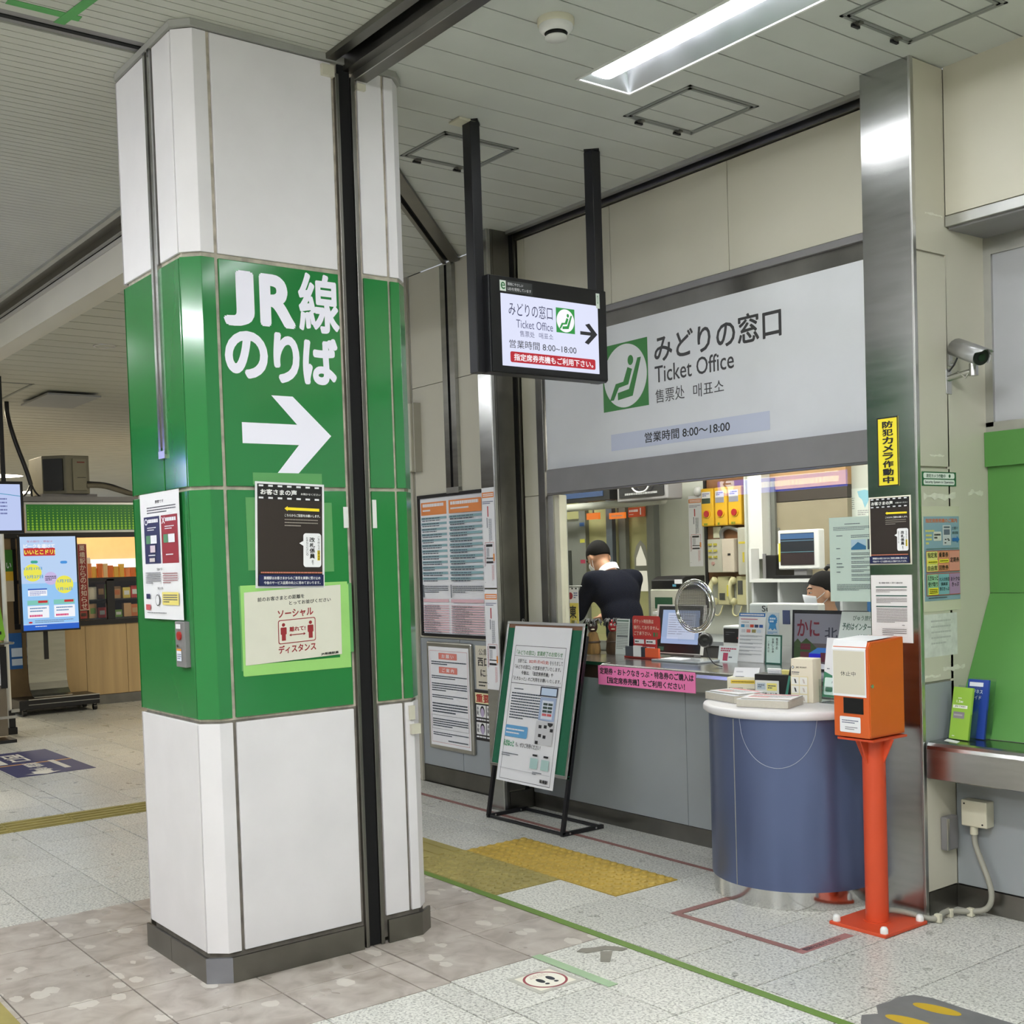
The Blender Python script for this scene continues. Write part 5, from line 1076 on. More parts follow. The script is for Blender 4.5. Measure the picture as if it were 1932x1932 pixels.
for i, (x0, x1) in enumerate(((-6.055, -5.935), (-5.922, -5.805), (-5.793, -5.668))):
    lab = ('leftmost yellow emergency button box with green tape mark', 'middle yellow emergency button box on the brown board', 'rightmost yellow emergency button box on the brown board')[i]
    t = empty('emergency_button_box', ((x0 + x1) / 2, 6.40, 1.795), lab, 'button box', 'yellow emergency boxes'); w_ = x1 - x0
    part('case', x0, x1, 6.36, 6.431, 1.795, 2.07, YW, t, bv=.01); MB().cyl(((x0 + x1) / 2 + .004, 6.36, 1.885), ((x0 + x1) / 2 + .004, 6.345, 1.885), .024, P(180, 36, 44, .3)).cyl(((x0 + x1) / 2 + .004, 6.362, 1.885), ((x0 + x1) / 2 + .004, 6.352, 1.885), .032, YW).build('button', t)
    s = wallY(x0 + .012, 2.045, w_ * .7, .085, 6.36, base=P(216, 214, 214)); s.lines(.1, .1, .9, .4, 2, P(90, 90, 150), .5, .2, i); s.rect(0, .55, 1, 1, P(60, 76, 60) if i == 0 else P(150, 150, 160)); s.build('label', t)
    s = wallY(x0 + .03, 1.82, w_ * .4, .02, 6.36); s.lines(0, 0, 1, 1, 1, P(120, 140, 40), .8, .3, i); s.build('lower_label', t)
GB2 = mat('grey_beige_case', (186, 184, 168), .45, var=.05)
t = empty('interphone_panel', (-5.86, 6.4, 1.45), 'grey beige interphone panel with six small switches under yellow boxes', 'panel'); part('case', -6.0, -5.85, 6.36, 6.431, 1.46, 1.70, GB2, t, bv=.004); part('cover', -5.848, -5.735, 6.345, 6.431, 1.46, 1.70, mat('pink_beige_case', (206, 194, 176), .45, var=.04), t, bv=.006)
for i in range(6): part('switch', -5.985 + .05 * (i % 2), -5.955 + .05 * (i % 2), 6.35, 6.36, 1.655 - .045 * (i // 2), 1.67 - .045 * (i // 2), P(190, 180, 70), t)
MB().cyl((-5.945, 6.36, 1.525), (-5.945, 6.352, 1.525), .014, P(190, 150, 140)).build('button', t); part('slot', -5.79, -5.765, 6.342, 6.345, 1.58, 1.595, BLACK, t)
MB().tube(smooth([(-5.90, 6.41, 1.70), (-5.90, 6.40, 1.76), (-5.84, 6.40, 1.79), (-5.76, 6.40, 1.77), (-5.70, 6.40, 1.74)], 2), .017, mat('silver_conduit', (150, 152, 152), .3, .8, var=.1), 10).build('conduit', t)
part('card_label', -6.0, -5.925, 6.425, 6.43, 1.71, 1.79, P(206, 206, 180), t)
t = empty('wall_handset_box', (-5.64, 6.4, 1.43), 'tall beige handset box with yellow labels beside the interphone panel', 'handset box'); part('case', -5.712, -5.585, 6.36, 6.448, 1.44, 1.775, GB2, t, bv=.008); part('label', -5.70, -5.64, 6.358, 6.36, 1.66, 1.675, P(210, 190, 60), t); part('label', -5.665, -5.65, 6.358, 6.36, 1.53, 1.60, P(210, 190, 60), t); part('label', -5.62, -5.607, 6.358, 6.36, 1.46, 1.50, P(220, 206, 60), t); MB().cyl((-5.60, 6.355, 1.73), (-5.60, 6.355, 1.79), .012, P(60, 30, 34)).build('pen_holder', t)
PH = mat('phone_cream', (200, 194, 150), .45, var=.05)
def wallphone(x0, x1, lab, yel):
    t = empty('wall_phone', ((x0 + x1) / 2, 6.4, 1.22), lab, 'telephone', 'cream wall phones'); w_ = x1 - x0
    part('base', x0 + w_ * .3, x1, 6.39, 6.448, 1.225, 1.43, PH, t, bv=.006); part('keypad', x0 + w_ * .42, x0 + w_ * .75, 6.386, 6.39, 1.26 if not yel else 1.30, 1.31 if not yel else 1.40, P(80, 80, 76), t)
    b = MB(); xm = x0 + w_ * .16; b.tube(smooth([(xm + .01, 6.375, 1.42), (xm - .006, 6.35, 1.38), (xm - .01, 6.345, 1.325), (xm - .006, 6.35, 1.27), (xm + .01, 6.375, 1.23)], 2), .017, PH, 10); b.ball((xm + .008, 6.372, 1.40), (.022, .03, .028), PH).ball((xm + .008, 6.372, 1.25), (.022, .03, .028), PH); hs_ = b.build('handset', t)
    if yel: part('label', xm - .012, xm - .004, 6.325, 6.33, 1.29, 1.37, P(220, 206, 70), t)
    MB().tube(smooth([(xm, 6.38, 1.23), (xm - .01, 6.37, 1.16), (xm + .05, 6.37, 1.14), (xm + .07, 6.39, 1.22)], 2), .006, PH, 8).build('cord', hs_)
wallphone(-5.985, -5.83, 'cream wall phone hung under the interphone panel', False); wallphone(-5.80, -5.665, 'cream wall phone with yellow label hung at the right', True)
part('door_post', -5.555, -5.43, 6.30, 6.45, 1.55, OT, mat('white_door_post', (222, 222, 216), .4, var=.03), empty('trim_7', (-5.5, 6.4, 0), kind='structure')); part('door_post', -5.57, -5.555, 6.28, 6.45, 1.02, OT, OFW, empty('trim_8', (-5.56, 6.4, 0), kind='structure'))
cb = empty('wall_cupboard', (-5.0, 6.38, 1.6), 'beige sliding cupboard with dark upper gap behind the computer', 'cupboard'); part('door', -5.43, -4.80, 6.40, 6.448, 1.43, 1.93, mat('beige_cupboard', (150, 140, 116), .5, var=.06), cb); part('gap', -5.43, -4.80, 6.40, 6.448, 1.935, 2.02, P(60, 52, 44), cb); part('frame', -5.42, -5.385, 6.38, 6.40, 1.43, 2.1, OFG, cb); part('pull', -5.375, -5.36, 6.39, 6.40, 1.62, 1.76, P(120, 118, 110), cb); part('header', -5.43, -4.80, 6.39, 6.448, 2.02, 2.3, mat('tan_header', (178, 138, 92), .5, var=.06), cb)
s = wallY(-4.868, 1.988, .225, .185, 6.448, base=P(206, 212, 202)); s.lines(.1, .08, .38, .16, 1, K3, .7, .1, 1); s.lines(.08, .3, .4, .8, 7, P(130, 140, 136), .4, .3, 2); s.poly([(.5, .1), (.75, .06), (.95, .12), (.9, .4), (.75, .7), (.66, .4), (.55, .3)], P(136, 186, 200)); s.lines(.5, .75, .95, .95, 3, P(150, 150, 150), .5, .2, 3); s.build('line_map', label='pale map poster with light blue shape at upper right of the office', cat='map')
shf = empty('computer_shelf', (-5.0, 6.1, 1.40), 'white wall shelf carrying the computer monitor', 'shelf'); part('board', -5.31, -4.45, 6.02, 6.44, 1.398, 1.42, WHITE, shf)
for x in (-5.31, -5.09, -4.60): part('panel', x, x + .018, 6.04, 6.44, 1.05, 1.398, mat('pale_shelf_panel', (196, 198, 196), .5, var=.04), shf)
part('back', -5.29, -4.45, 6.42, 6.44, 1.05, 1.398, mat('grey_shelf_back', (150, 154, 158), .5, var=.05), shf); part('board', -5.31, -4.45, 6.02, 6.44, 1.03, 1.05, WHITE, shf)
part('side', -5.31, -5.29, 6.02, 6.10, 1.42, 1.62, WHITE, shf); part('upper', -5.30, -5.10, 6.3, 6.4, 1.58, 1.65, WHITE, shf)
t = empty('computer_monitor', (-4.95, 6.1, 1.42), 'small white computer monitor with dark screen on the shelf', 'monitor'); mcase = part('case', -5.12, -4.79, 6.09, 6.15, 1.478, 1.733, WHITE, t, bv=.008); s = wallY(-5.098, 1.712, .27, .205, 6.0895, base=P(40, 44, 52, .2)); s.rect(0, .02, 1, .18, P(62, 96, 140, .3)); s.rect(0, .22, 1, .25, P(80, 110, 130)); s.rect(0, .58, 1, .6, P(90, 130, 140)); s.rect(0, .62, 1, 1, P(52, 42, 44, .3)); s.build('screen', mcase); part('stand', -5.0, -4.9, 6.1, 6.16, 1.421, 1.48, PAINTG, t); part('label', -5.115, -5.10, 6.0885, 6.09, 1.53, 1.65, P(210, 200, 60), t)
t = empty('computer_tower', (-5.18, 6.12, 1.42), 'small black computer case beside the white monitor', 'computer'); part('case', -5.235, -5.135, 6.08, 6.28, 1.421, 1.575, BLACK, t, bv=.004); part('front', -5.24, -5.215, 6.075, 6.085, 1.421, 1.585, PAINTG, t)
t = empty('keyboard', (-4.9, 6.06, 1.42), 'black keyboard lying before the white monitor', 'keyboard'); part('case', -5.12, -4.72, 6.03, 6.085, 1.421, 1.438, BLACK, t)
for r in range(2): part('key_row', -5.11, -4.73, 6.034 + .024 * r, 6.054 + .024 * r, 1.438, 1.442, P(40, 40, 42), t)
t = empty('desk_phone', (-4.68, 6.1, 1.42), 'black telephone at right end of the computer shelf', 'telephone'); part('base', -4.73, -4.56, 6.04, 6.2, 1.421, 1.46, BLACK, t, bv=.01); MB().tube([(-4.72, 6.06, 1.475), (-4.70, 6.06, 1.495), (-4.60, 6.06, 1.495), (-4.58, 6.06, 1.475)], .014, BLACK, 10).build('handset', t)
# inner worktops
wk = empty('office_worktop', (-4.4, 6.0, 0), 'grey inner worktop along the back of the office', 'worktop'); part('top', -6.4, -3.2, 5.85, 6.40, .98, 1.01, GREYP, wk); part('front', -6.38, -3.22, 5.88, 5.90, .005, .98, PAINTG, wk)
t = empty('grey_machine', (-6.02, 6.05, 1.01), 'grey office machine with green display below the black printer', 'machine'); part('case', -6.15, -5.88, 5.92, 6.2, 1.012, 1.355, GB2, t, bv=.006); part('display', -6.10, -5.93, 5.915, 5.92, 1.22, 1.30, P(50, 84, 62, .2), t); part('tray', -6.09, -5.96, 5.88, 5.92, 1.18, 1.20, WHITE, t)
t = empty('black_printer', (-6.02, 6.0, 1.356), 'black printer standing on top of the grey office machine', 'printer'); MB().ext([(-6.15, y, z) for y, z in ((5.93, 1.357), (5.93, 1.42), (5.99, 1.447), (6.18, 1.447), (6.18, 1.357))], (.29, 0, 0), BLACK).build('case', t, bevel=.006); part('paper', -5.91, -5.84, 5.925, 5.93, 1.395, 1.425, PAPER, t); part('label', -5.93, -5.90, 5.924, 5.93, 1.375, 1.39, P(90, 160, 190), t)
id_ = empty('inner_desk', (-4.2, 5.5, 0), 'grey desk behind the counter where the seated clerk works', 'desk'); part('top', -5.1, -3.3, 5.28, 5.50, .86, .885, GREYP, id_); part('front', -5.08, -3.32, 5.3, 5.32, .005, .86, PAINTG, id_)
# counter equipment
zc = .9725
t = empty('nobori_flag', (-5.9, 5.0, zc), 'small white and yellow banner flag on a white pole at left end of the counter', 'flag'); MB().cyl((-6.0 + .012, 5.0, zc), (-6.0 + .012, 5.0, 1.435), .004, WHITE, n=10).cyl((-6.0, 5.0, 1.415), (-5.83, 5.0, 1.415), .003, WHITE, n=10).build('pole', t); MB().lathe([(.03, 0), (.03, .008), (.006, .014)], (-5.988, 5.0, zc), WHITE, 16).build('base', t)
s = wallY(-5.975, 1.405, .115, .36, 4.998, base=PAPER); s.poly([(0, .28), (1, .28), (1, 1), (0, 1)], P(222, 206, 96)); s.disc(.32, .15, .2, P(150, 36, 50)); s.lines(.6, .08, .95, .2, 3, P(70, 90, 140), .5, .3, 2); s.vtext('東北', .2, .31, .8, .84, K3, .03)
for a_ in (.1, .42, .74): s.rect(a_, .005, a_ + .16, .03, BLACK)
s.build('cloth', t)
STRAW = mat('straw', (120, 92, 50), .9, var=.35, scale=60, stretch=(1, 1, .15)); STRAWD = mat('dark_straw', (70, 52, 34), .9, var=.4, scale=60, stretch=(1, 1, .15))
def doll(x, y, red, lab):
    t = empty('straw_doll', (x, y, zc), lab, 'doll', 'straw folk dolls'); MB().lathe([(.046, 0), (.05, .02), (.042, .09), (.03, .135), (.012, .15), (.0001, .15)], (x, y, zc), STRAW if not red else STRAWD, 18).build('straw_coat', t); MB().lathe([(.047, .072), (.05, .078), (.046, .085)], (x, y, zc), P(60, 44, 30), 18).build('belt', t)
    f = Vector((-.75 * -1, -.66, 0)).normalized(); c = Vector((x, y, zc + .178)); MB().ball(c, (.033, .033, .042), P(168, 30, 40, .35) if red else P(50, 24, 26, .4), 16, 12).build('mask', t)
    sd = Vector((-f.y, f.x, 0)); b = MB()
    for k in (-1, 1): b.ball(c + f * .029 + sd * .012 * k + Vector((0, 0, .01)), .008, P(230, 226, 220), 8, 6).ball(c + f * .036 + sd * .012 * k + Vector((0, 0, .01)), .0035, BLACK, 6, 5)
    b.build('eyes', t, kind='stuff'); b = MB(); b.ball(c + f * .03 + Vector((0, 0, -.018)), (.014, .014, .005), P(226, 214, 190), 8, 6); b.build('teeth', t)
    r = random.Random(int(red) + 4); b = MB()
    for k in range(26):
        a = r.uniform(0, 6.28); q = c + Vector((.02 * math.cos(a), .02 * math.sin(a), .032)); b.tube([q, q + Vector((.025 * math.cos(a), .025 * math.sin(a), .015)), q + Vector((.042 * math.cos(a), .042 * math.sin(a), -.03 * r.random()))], .004, BLACK, 5)
    b.build('hair', t, kind='stuff')
doll(-5.80, 5.06, False, 'straw doll with dark face mask at left on the counter'); doll(-5.705, 5.15, True, 'straw doll with bright red face mask beside the white leaflet')
s = Sheet((-5.652, 5.14, 1.20), (1, 0, 0), (0, -.09, -1), .12, .229, th=.003, base=P(206, 214, 214)); s.rect(.05, .04, .95, .075, P(60, 100, 90)); s.lines(.05, .12, .95, .85, 16, P(110, 118, 120), .4, .06, 3); s.rect(.08, .46, .92, .52, P(110, 116, 120)); s.build('standing_leaflet', label='white standing leaflet with small print on the counter near the dolls', cat='leaflet')
t = empty('red_notice_stand', (-5.26, 5.02, zc), 'red rounded notice about pocket timetables standing on the counter', 'notice')
s = wallY(-5.38, 1.231, .244, .139, 5.02, th=.0); s.rrect(0, 0, 1, 1, .07, P(186, 48, 44)); W_ = P(236, 214, 196); s.text('ポケット時刻表は', .05, .15, .76, .34, W_, .01); s.text('発行しておりません。', .04, .43, .95, .60, W_, .01); s.text('ご了承下さい。', .05, .69, .66, .86, W_, .01); s.rect(.74, .72, .81, .9, P(60, 110, 70)); s.rect(.84, .72, .9, .9, P(110, 110, 60)); s.build('plate', t)
s = wallY(-5.37, 1.094, .205, .12, 5.018, th=.004, base=P(180, 52, 56)); s.rect(.05, .06, .46, .28, PAPER); s.rect(.54, .06, .95, .28, PAPER); s.lines(.08, .12, .43, .22, 1, K3, .6, .2, 1); s.lines(.57, .12, .92, .22, 1, K3, .6, .2, 2); s.lines(.07, .4, .93, .62, 2, PAPER, .5, .1, 3); s.build('leaflets', t)
t = empty('card_tray', (-5.26, 4.985, zc), 'small card tray with white and orange cards before the red notice', 'tray'); part('base', -5.41, -5.11, 4.97, 5.01, zc + .001, zc + .012, P(150, 40, 36), t)
for x0, x1, h_, m in ((-5.40, -5.30, .06, P(70, 74, 84)), (-5.325, -5.26, .066, PAPER), (-5.265, -5.225, .06, P(50, 54, 66)), (-5.225, -5.11, .055, P(222, 92, 50))): part('cards', x0, x1, 4.972 if h_ < .066 else 4.968, 4.986, zc + .012, zc + .012 + h_, m, t)
t = empty('fare_display', (-5.13, 5.2, zc), 'customer touch display with pale blue screen behind the chrome grille', 'display')
s = Sheet((-5.335, 5.22, 1.288), (1, .02, 0), (-.0, -.16, -1), .39, .30, th=.025, base=WHITE); s.rect(.045, .03, .99, .985, P(36, 38, 40, .3)); s.rect(.14, .11, .93, .80, E(170, 192, 232, .75)); s.rect(.26, .17, .85, .70, E(205, 216, 242, .8)); s.lines(.28, .2, .83, .62, 9, P(150, 160, 186), .2, .4, 2); s.rect(.1, .87, .22, .95, P(70, 130, 110)); s.build('panel', t); part('stand', -5.25, -5.05, 5.21, 5.27, zc, 1.02, PAINTG, t)
t = empty('money_tray', (-4.9, 5.0, zc), 'clear grey money tray with papers on the counter before the display', 'tray'); part('tray', -5.10, -4.72, 4.90, 5.10, zc, zc + .012, mat('clear_grey_tray', (150, 156, 160), .15, var=.05), t, bv=.004); part('paper', -5.06, -4.9, 4.94, 5.03, zc + .012, zc + .014, PAPER, t)
s = Sheet((-4.648, 5.18, 1.252), (1, 0, 0), (0, -.1, -1), .195, .28, th=.003, base=PAPER); BL = P(50, 110, 176); s.rect(0, 0, 1, .075, BL); s.lines(.05, .02, .95, .055, 1, PAPER, .8, .05, 1, False); s.lines(.08, .115, .9, .14, 1, P(196, 80, 110), .7, .05, 2); s.lines(.1, .18, .7, .2, 1, DT, .5, .05, 3)
for i, c_ in enumerate(((60, 140, 190), (190, 200, 210), (196, 60, 40), (50, 60, 100), (50, 90, 160))): s.rect(.09 + i * .175, .235, .23 + i * .175, .295, P(*c_))
for i, c_ in enumerate(((200, 200, 206), (206, 120, 110), (150, 140, 80), (196, 206, 220))): s.rect(.12 + i * .2, .335, .27 + i * .2, .40, P(*c_))
for i in range(6): s.lines(.07, .455 + i * .075, .93, .49 + i * .075, 2, P(90, 96, 110), .4, .04, 10 + i)
s.build('card_notice', label='white credit card notice with blue header standing on the counter', cat='notice')
s = Sheet((-4.452, 5.19, 1.255), (1, 0, 0), (0, -.06, -1), .086, .125, th=.003, base=P(196, 206, 214)); s.poly([(.5 + (.34 if k % 2 else .4) * math.cos(k * math.pi / 16), .33 + (.24 if k % 2 else .28) * math.sin(k * math.pi / 16)) for k in range(32)], P(50, 130, 190)); s.poly([(.25, .5), (.75, .5), (.85, .78), (.66, .7), (.5, .8), (.34, .7), (.15, .78)], P(60, 140, 196)); s.lines(.25, .2, .75, .45, 2, P(210, 226, 240), .6, .2, 2); s.lines(.1, .84, .9, .95, 2, P(100, 150, 200), .6, .1, 3); s.build('badge_sign', label='small pale sign with round blue badge beside the credit card notice', cat='sign')
s = Sheet((-4.43, 5.15, 1.134), (1, 0, 0), (0, -.06, -1), .115, .163, th=.004, base=P(34, 92, 78)); s.rect(.07, .05, .93, .95, P(200, 222, 216)); s.vtext('電話での', .66, .1, .78, .5, K3, .01); s.vtext('お申し込み', .42, .1, .54, .62, K3, .01); s.vtext('ご案内は', .16, .2, .26, .6, K3); s.build('green_frame_sign', label='small green framed vertical sign under the blue badge sign', cat='sign')
s = Sheet((-4.735, 5.10, 1.064), (1, 0, 0), (0, -.2, -1), .148, .095, th=.003, base=P(214, 220, 220)); PKR = P(176, 60, 90); s.lines(.1, .1, .9, .35, 2, PKR, .7, .1, 2); s.rect(.25, .42, .5, .9, PKR); s.lines(.55, .6, .9, .75, 1, DT, .5, .1, 3); s.build('small_card', label='small white card with dark pink print leaning on the counter', cat='card')
t = empty('receipt_printer', (-4.8, 5.3, 1.0), 'white receipt printer with black display behind the pink print card', 'printer'); part('case', -4.885, -4.69, 5.29, 5.41, .886, 1.165, WHITE, t, bv=.008); s = wallY(-4.875, 1.15, .15, .085, 5.289, base=BLACK); s.lines(.1, .2, .6, .5, 2, P(110, 110, 110), .3, .2, 3); s.rect(.7, .6, .92, .72, P(170, 40, 40)); s.build('display', t)
t = empty('card_terminal', (-4.48, 5.3, .9), 'grey ticket card terminal with black lettering at the middle of the counter', 'terminal'); part('case', -4.80, -4.44, 5.43, 5.50, .886, 1.294, mat('terminal_grey', (186, 192, 190), .4, var=.04), t, bv=.012); s = wallY(-4.74, 1.285, .22, .05, 5.429); s.text('Suica', .2, .1, .85, .8, K3, .01); s.build('lettering', t)
t = empty('ticket_printer', (-4.4, 5.39, .886), 'white ticket printer with blue buttons beside the grey terminal', 'printer'); part('case', -4.60, -4.23, 5.36, 5.425, .886, 1.30, WHITE, t, bv=.01); part('panel', -4.48, -4.43, 5.354, 5.36, 1.18, 1.26, P(70, 80, 120), t); part('display', -4.37, -4.28, 5.354, 5.36, 1.18, 1.25, P(150, 158, 160), t)
t = empty('travel_board', (-3.95, 4.98, zc), 'dark framed travel board with handwritten red letters behind the round desk', 'board')
s = Sheet((-4.105, 5.0, 1.286), (1, 0, 0), (0, -.06, -1), .47, .314, th=.012, base=BLACK); s.rect(.03, .06, .98, .97, P(92, 80, 84, .4)); s.rect(.03, .06, .98, .55, P(126, 124, 136, .4)); CR = P(110, 14, 40); s.text('かに', .07, .16, .38, .44, CR, .02); s.text('北', .45, .28, .62, .46, P(34, 36, 56), .01)
s.poly([(.03, .55), (.08, .48), (.13, .55), (.2, .47), (.28, .55), (.34, .62), (.34, .97), (.03, .97)], P(54, 76, 40)); s.rect(.12, .56, .26, .66, P(96, 26, 44)); s.rect(.12, .7, .3, .85, P(96, 44, 50)); s.poly([(.24, .72), (.36, .62), (.6, .62), (.6, .72)], P(60, 120, 200)); s.rect(.24, .72, .40, .92, P(30, 30, 200)); s.rect(.40, .7, .55, .85, P(90, 30, 50)); s.poly([(.28, .95), (.4, .88), (.55, .9), (.55, .97), (.28, .97)], P(220, 220, 230)); s.build('panel', t)
s = Sheet((-3.72, 4.90, 1.288), (1, .0, 0), (-.16, -.05, -1), .26, .312, th=.003, base=P(216, 222, 220)); s.text('びゅう旅行商品の', .28, .06, .98, .14, GB, .01); s.text('予約はインターネット', .06, .18, .99, .30, GB, .02); s.text('が便利!!', .42, .36, .85, .48, GB, .02); s.rrect(.25, .56, .75, .62, .02, P(90, 110, 130)); s.rrect(.06, .66, .94, .98, .02, P(206, 212, 190)); s.rect(.14, .72, .44, .94, PAPER); s.rect(.54, .72, .84, .94, PAPER); s.build('internet_poster', label='white travel booking poster with green letters behind the orange box', cat='poster')
s = wallY(-3.645, 1.752, .30, .404, 4.716, base=mat('pale_green_paper', (196, 214, 202), .6, var=.02)); s.lines(.3, .075, .95, .09, 1, DT, .6, .03, 1); s.lines(.08, .11, .95, .16, 3, DT, .4, .03, 2); s.lines(.14, .21, .38, .23, 1, DT, .5, .1, 3); s.lines(.42, .21, .95, .25, 2, DT, .4, .05, 4); s.rect(.42, .27, .70, .39, P(170, 196, 210)); s.poly([(.42, .37), (.55, .30), (.70, .35), (.70, .39), (.42, .39)], P(50, 110, 150)); s.rect(.73, .27, .99, .39, P(70, 80, 92)); s.poly([(.75, .39), (.95, .29), (.99, .33), (.99, .39)], P(170, 180, 190))
for i in range(7): s.lines(.42, .42 + i * .05, .97, .455 + i * .05, 2, DT, .4, .04, 20 + i)
for b0 in (.36, .48, .54, .58, .64): s.lines(.14, b0, .32, b0 + .02, 1, DT, .5, .1, int(b0 * 90))
s.lines(.14, .79, .95, .87, 5, DT, .35, .04, 40); s.build('green_notice', label='pale green paper notice with train pictures stuck inside the window', cat='notice')
t = empty('file_rack', (-4.0, 5.75, 1.01), 'row of coloured file binders behind the seated clerk', 'files')
for i, c_ in enumerate(((60, 110, 160), (44, 54, 120), (44, 54, 120), (190, 120, 120), (210, 210, 210), (70, 130, 90))): part('binder', -4.30 + i * .06, -4.246 + i * .06, 5.90, 6.15, 1.012, 1.32, P(*c_), t)
# wide blue guide sign that shows as a reflection in the ticket window
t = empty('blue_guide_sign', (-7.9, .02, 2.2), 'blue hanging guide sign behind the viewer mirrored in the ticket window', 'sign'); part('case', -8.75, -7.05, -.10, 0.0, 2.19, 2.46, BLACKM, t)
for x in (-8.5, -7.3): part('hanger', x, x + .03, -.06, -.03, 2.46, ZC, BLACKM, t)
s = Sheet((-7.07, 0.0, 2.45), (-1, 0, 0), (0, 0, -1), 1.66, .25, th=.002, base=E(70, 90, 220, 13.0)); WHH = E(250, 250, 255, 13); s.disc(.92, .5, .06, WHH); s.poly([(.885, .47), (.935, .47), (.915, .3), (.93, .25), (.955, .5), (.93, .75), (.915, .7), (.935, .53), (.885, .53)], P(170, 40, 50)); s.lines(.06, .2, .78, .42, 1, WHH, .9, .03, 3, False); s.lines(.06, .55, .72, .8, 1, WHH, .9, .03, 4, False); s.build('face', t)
# ================================================================ STATION KIOSK AT THE LEFT, FAR END
KX = -14.5
ki = empty('station_kiosk', (-15.6, 4.6, 0), 'station kiosk shop with green dotted fascia and wood clad counter front', 'kiosk')
WOOD = mat('pale_wood_cladding', (186, 158, 112), .5, var=.14, scale=5, stretch=(1, 2.4, .12)); KB = mat('kiosk_black_frame', (22, 20, 20), .4, var=.1); KWARM = mat('kiosk_warm_wall', (226, 186, 136), .6, var=.04)
def kp(nm, x0, x1, y0, y1, z0, z1, m, lab=None, bv=0): return MB().box(x0, x1, y0, y1, z0, z1, m).build(nm, ki, label=lab, bevel=bv)
for i in range(6): kp('wood_panel', KX - .06, KX, 4.05 + .5 * i, 4.545 + .5 * i, .12, .97, WOOD)
kp('plinth', KX - .06, KX + .01, 3.6, 7.0, 0, .115, STEELD)
kp('side_panel', KX - .06, KX, 3.6, 4.045, .12, 2.06, mat('kiosk_brown_post', (120, 98, 66), .5, var=.1))
kp('sill', KX - .08, KX + .02, 3.74, 7.0, .97, 1.03, KB); kp('lintel', KX - .08, KX + .02, 3.6, 7.0, 2.03, 2.09, KB); kp('mullion', KX - .04, KX + .005, 4.83, 4.92, 1.03, 1.52, KB); kp('mullion', KX - .04, KX + .005, 3.74, 3.79, 1.03, 2.03, KB); kp('rail', KX - .04, KX + .005, 3.79, 7.0, 1.50, 1.54, KB)
kp('case_glass', KX - .02, KX - .012, 3.79, 7.0, 1.03, 1.50, GLASS)
kp('roof', KX - 3.0, KX, 3.6, 7.0, 2.46, 2.52, PAINTG); kp('back_wall', KX - 3.0, KX - 2.95, 3.6, 7.0, 0, 2.46, KWARM); kp('side_wall', KX - 3.0, KX - .06, 3.6, 3.65, 0, 2.46, KWARM); kp('side_wall', KX - 3.0, KX - .06, 6.95, 7.0, 0, 2.46, KWARM); kp('shop_ceiling', KX - 2.95, KX - .08, 3.65, 6.95, 2.40, 2.43, WHITE)
kp('hanging_panel', KX - 1.6, KX - 1.55, 3.65, 6.95, 1.78, 2.40, KWARM)
for y in (4.3, 5.3, 6.3): kp('lamp', KX - 1.1, KX - .9, y - .35, y + .35, 2.38, 2.40, E(255, 232, 196, KIOSK))
# fascia with green dots
kp('fascia_frame', KX - .04, KX + .03, 3.90, 7.0, 2.09, 2.115, ALU); kp('fascia_frame', KX - .04, KX + .03, 3.90, 7.0, 2.425, 2.45, ALU); kp('fascia_frame', KX - .04, KX + .03, 3.90, 3.92, 2.115, 2.425, ALU)
s = Sheet((KX + .012, 3.92, 2.425), (0, 1, 0), (0, 0, -1), 3.06, .31, th=.002, base=E(16, 98, 18, .75)); s.step = .0005; LD = E(130, 178, 40, .8)
for r in range(9):
    d = s.lay(); q = .0036 + .0016 * r
    for c in range(64):
        a = (c + .5) / 64 * 3.06; z = .02 + .032 * r + .012
        s.add([s.O + s.U * (a + q * math.cos(t)) + s.V * (z + q * math.sin(t)) + s.N * (s.th + .0005) for t in [i * math.pi / 3 for i in range(6)]], [tuple(range(6))], LD)
s.build('dotted_fascia', ki, label='green lit fascia with rows of dots')
# goods on two shelves and in the glazed case
kp('shelf', KX - .55, KX - .1, 3.8, 6.9, 1.50, 1.52, WHITE); kp('shelf', KX - .5, KX - .1, 3.8, 6.9, 1.26, 1.275, KB); kp('shelf', KX - .5, KX - .1, 3.8, 6.9, 1.03, 1.045, KB)
kp('counter_case', KX - .62, KX - .58, 3.8, 6.9, 1.03, 1.5, mat('case_dark_back', (60, 46, 40), .5, var=.2))
kp('showcase', KX - 1.5, KX - 1.1, 4.62, 5.0, 1.55, 1.80, WHITE); kp('showcase', KX - 1.5, KX - 1.1, 4.62, 5.0, 1.03, 1.30, PAINTG); kp('sign_box', KX - 1.4, KX - 1.35, 5.03, 6.0, 1.66, 1.78, E(255, 250, 240, 1.2))
r = random.Random(5)
pal = [(214, 120, 60), (226, 200, 90), (200, 60, 56), (236, 226, 206), (120, 160, 70), (206, 160, 110), (240, 180, 150), (90, 60, 50), (230, 230, 226)]
NUM = 'first second third fourth fifth sixth seventh eighth ninth tenth eleventh twelfth thirteenth fourteenth fifteenth sixteenth'.split()
CN = {(214, 120, 60): 'brown orange', (226, 200, 90): 'yellow', (200, 60, 56): 'red', (236, 226, 206): 'cream', (120, 160, 70): 'green', (206, 160, 110): 'tan', (240, 180, 150): 'pink', (90, 60, 50): 'dark brown', (230, 230, 226): 'white', (226, 120, 50): 'orange', (236, 190, 80): 'gold', (214, 70, 60): 'red', (236, 206, 150): 'pale yellow', (240, 150, 90): 'light orange'}
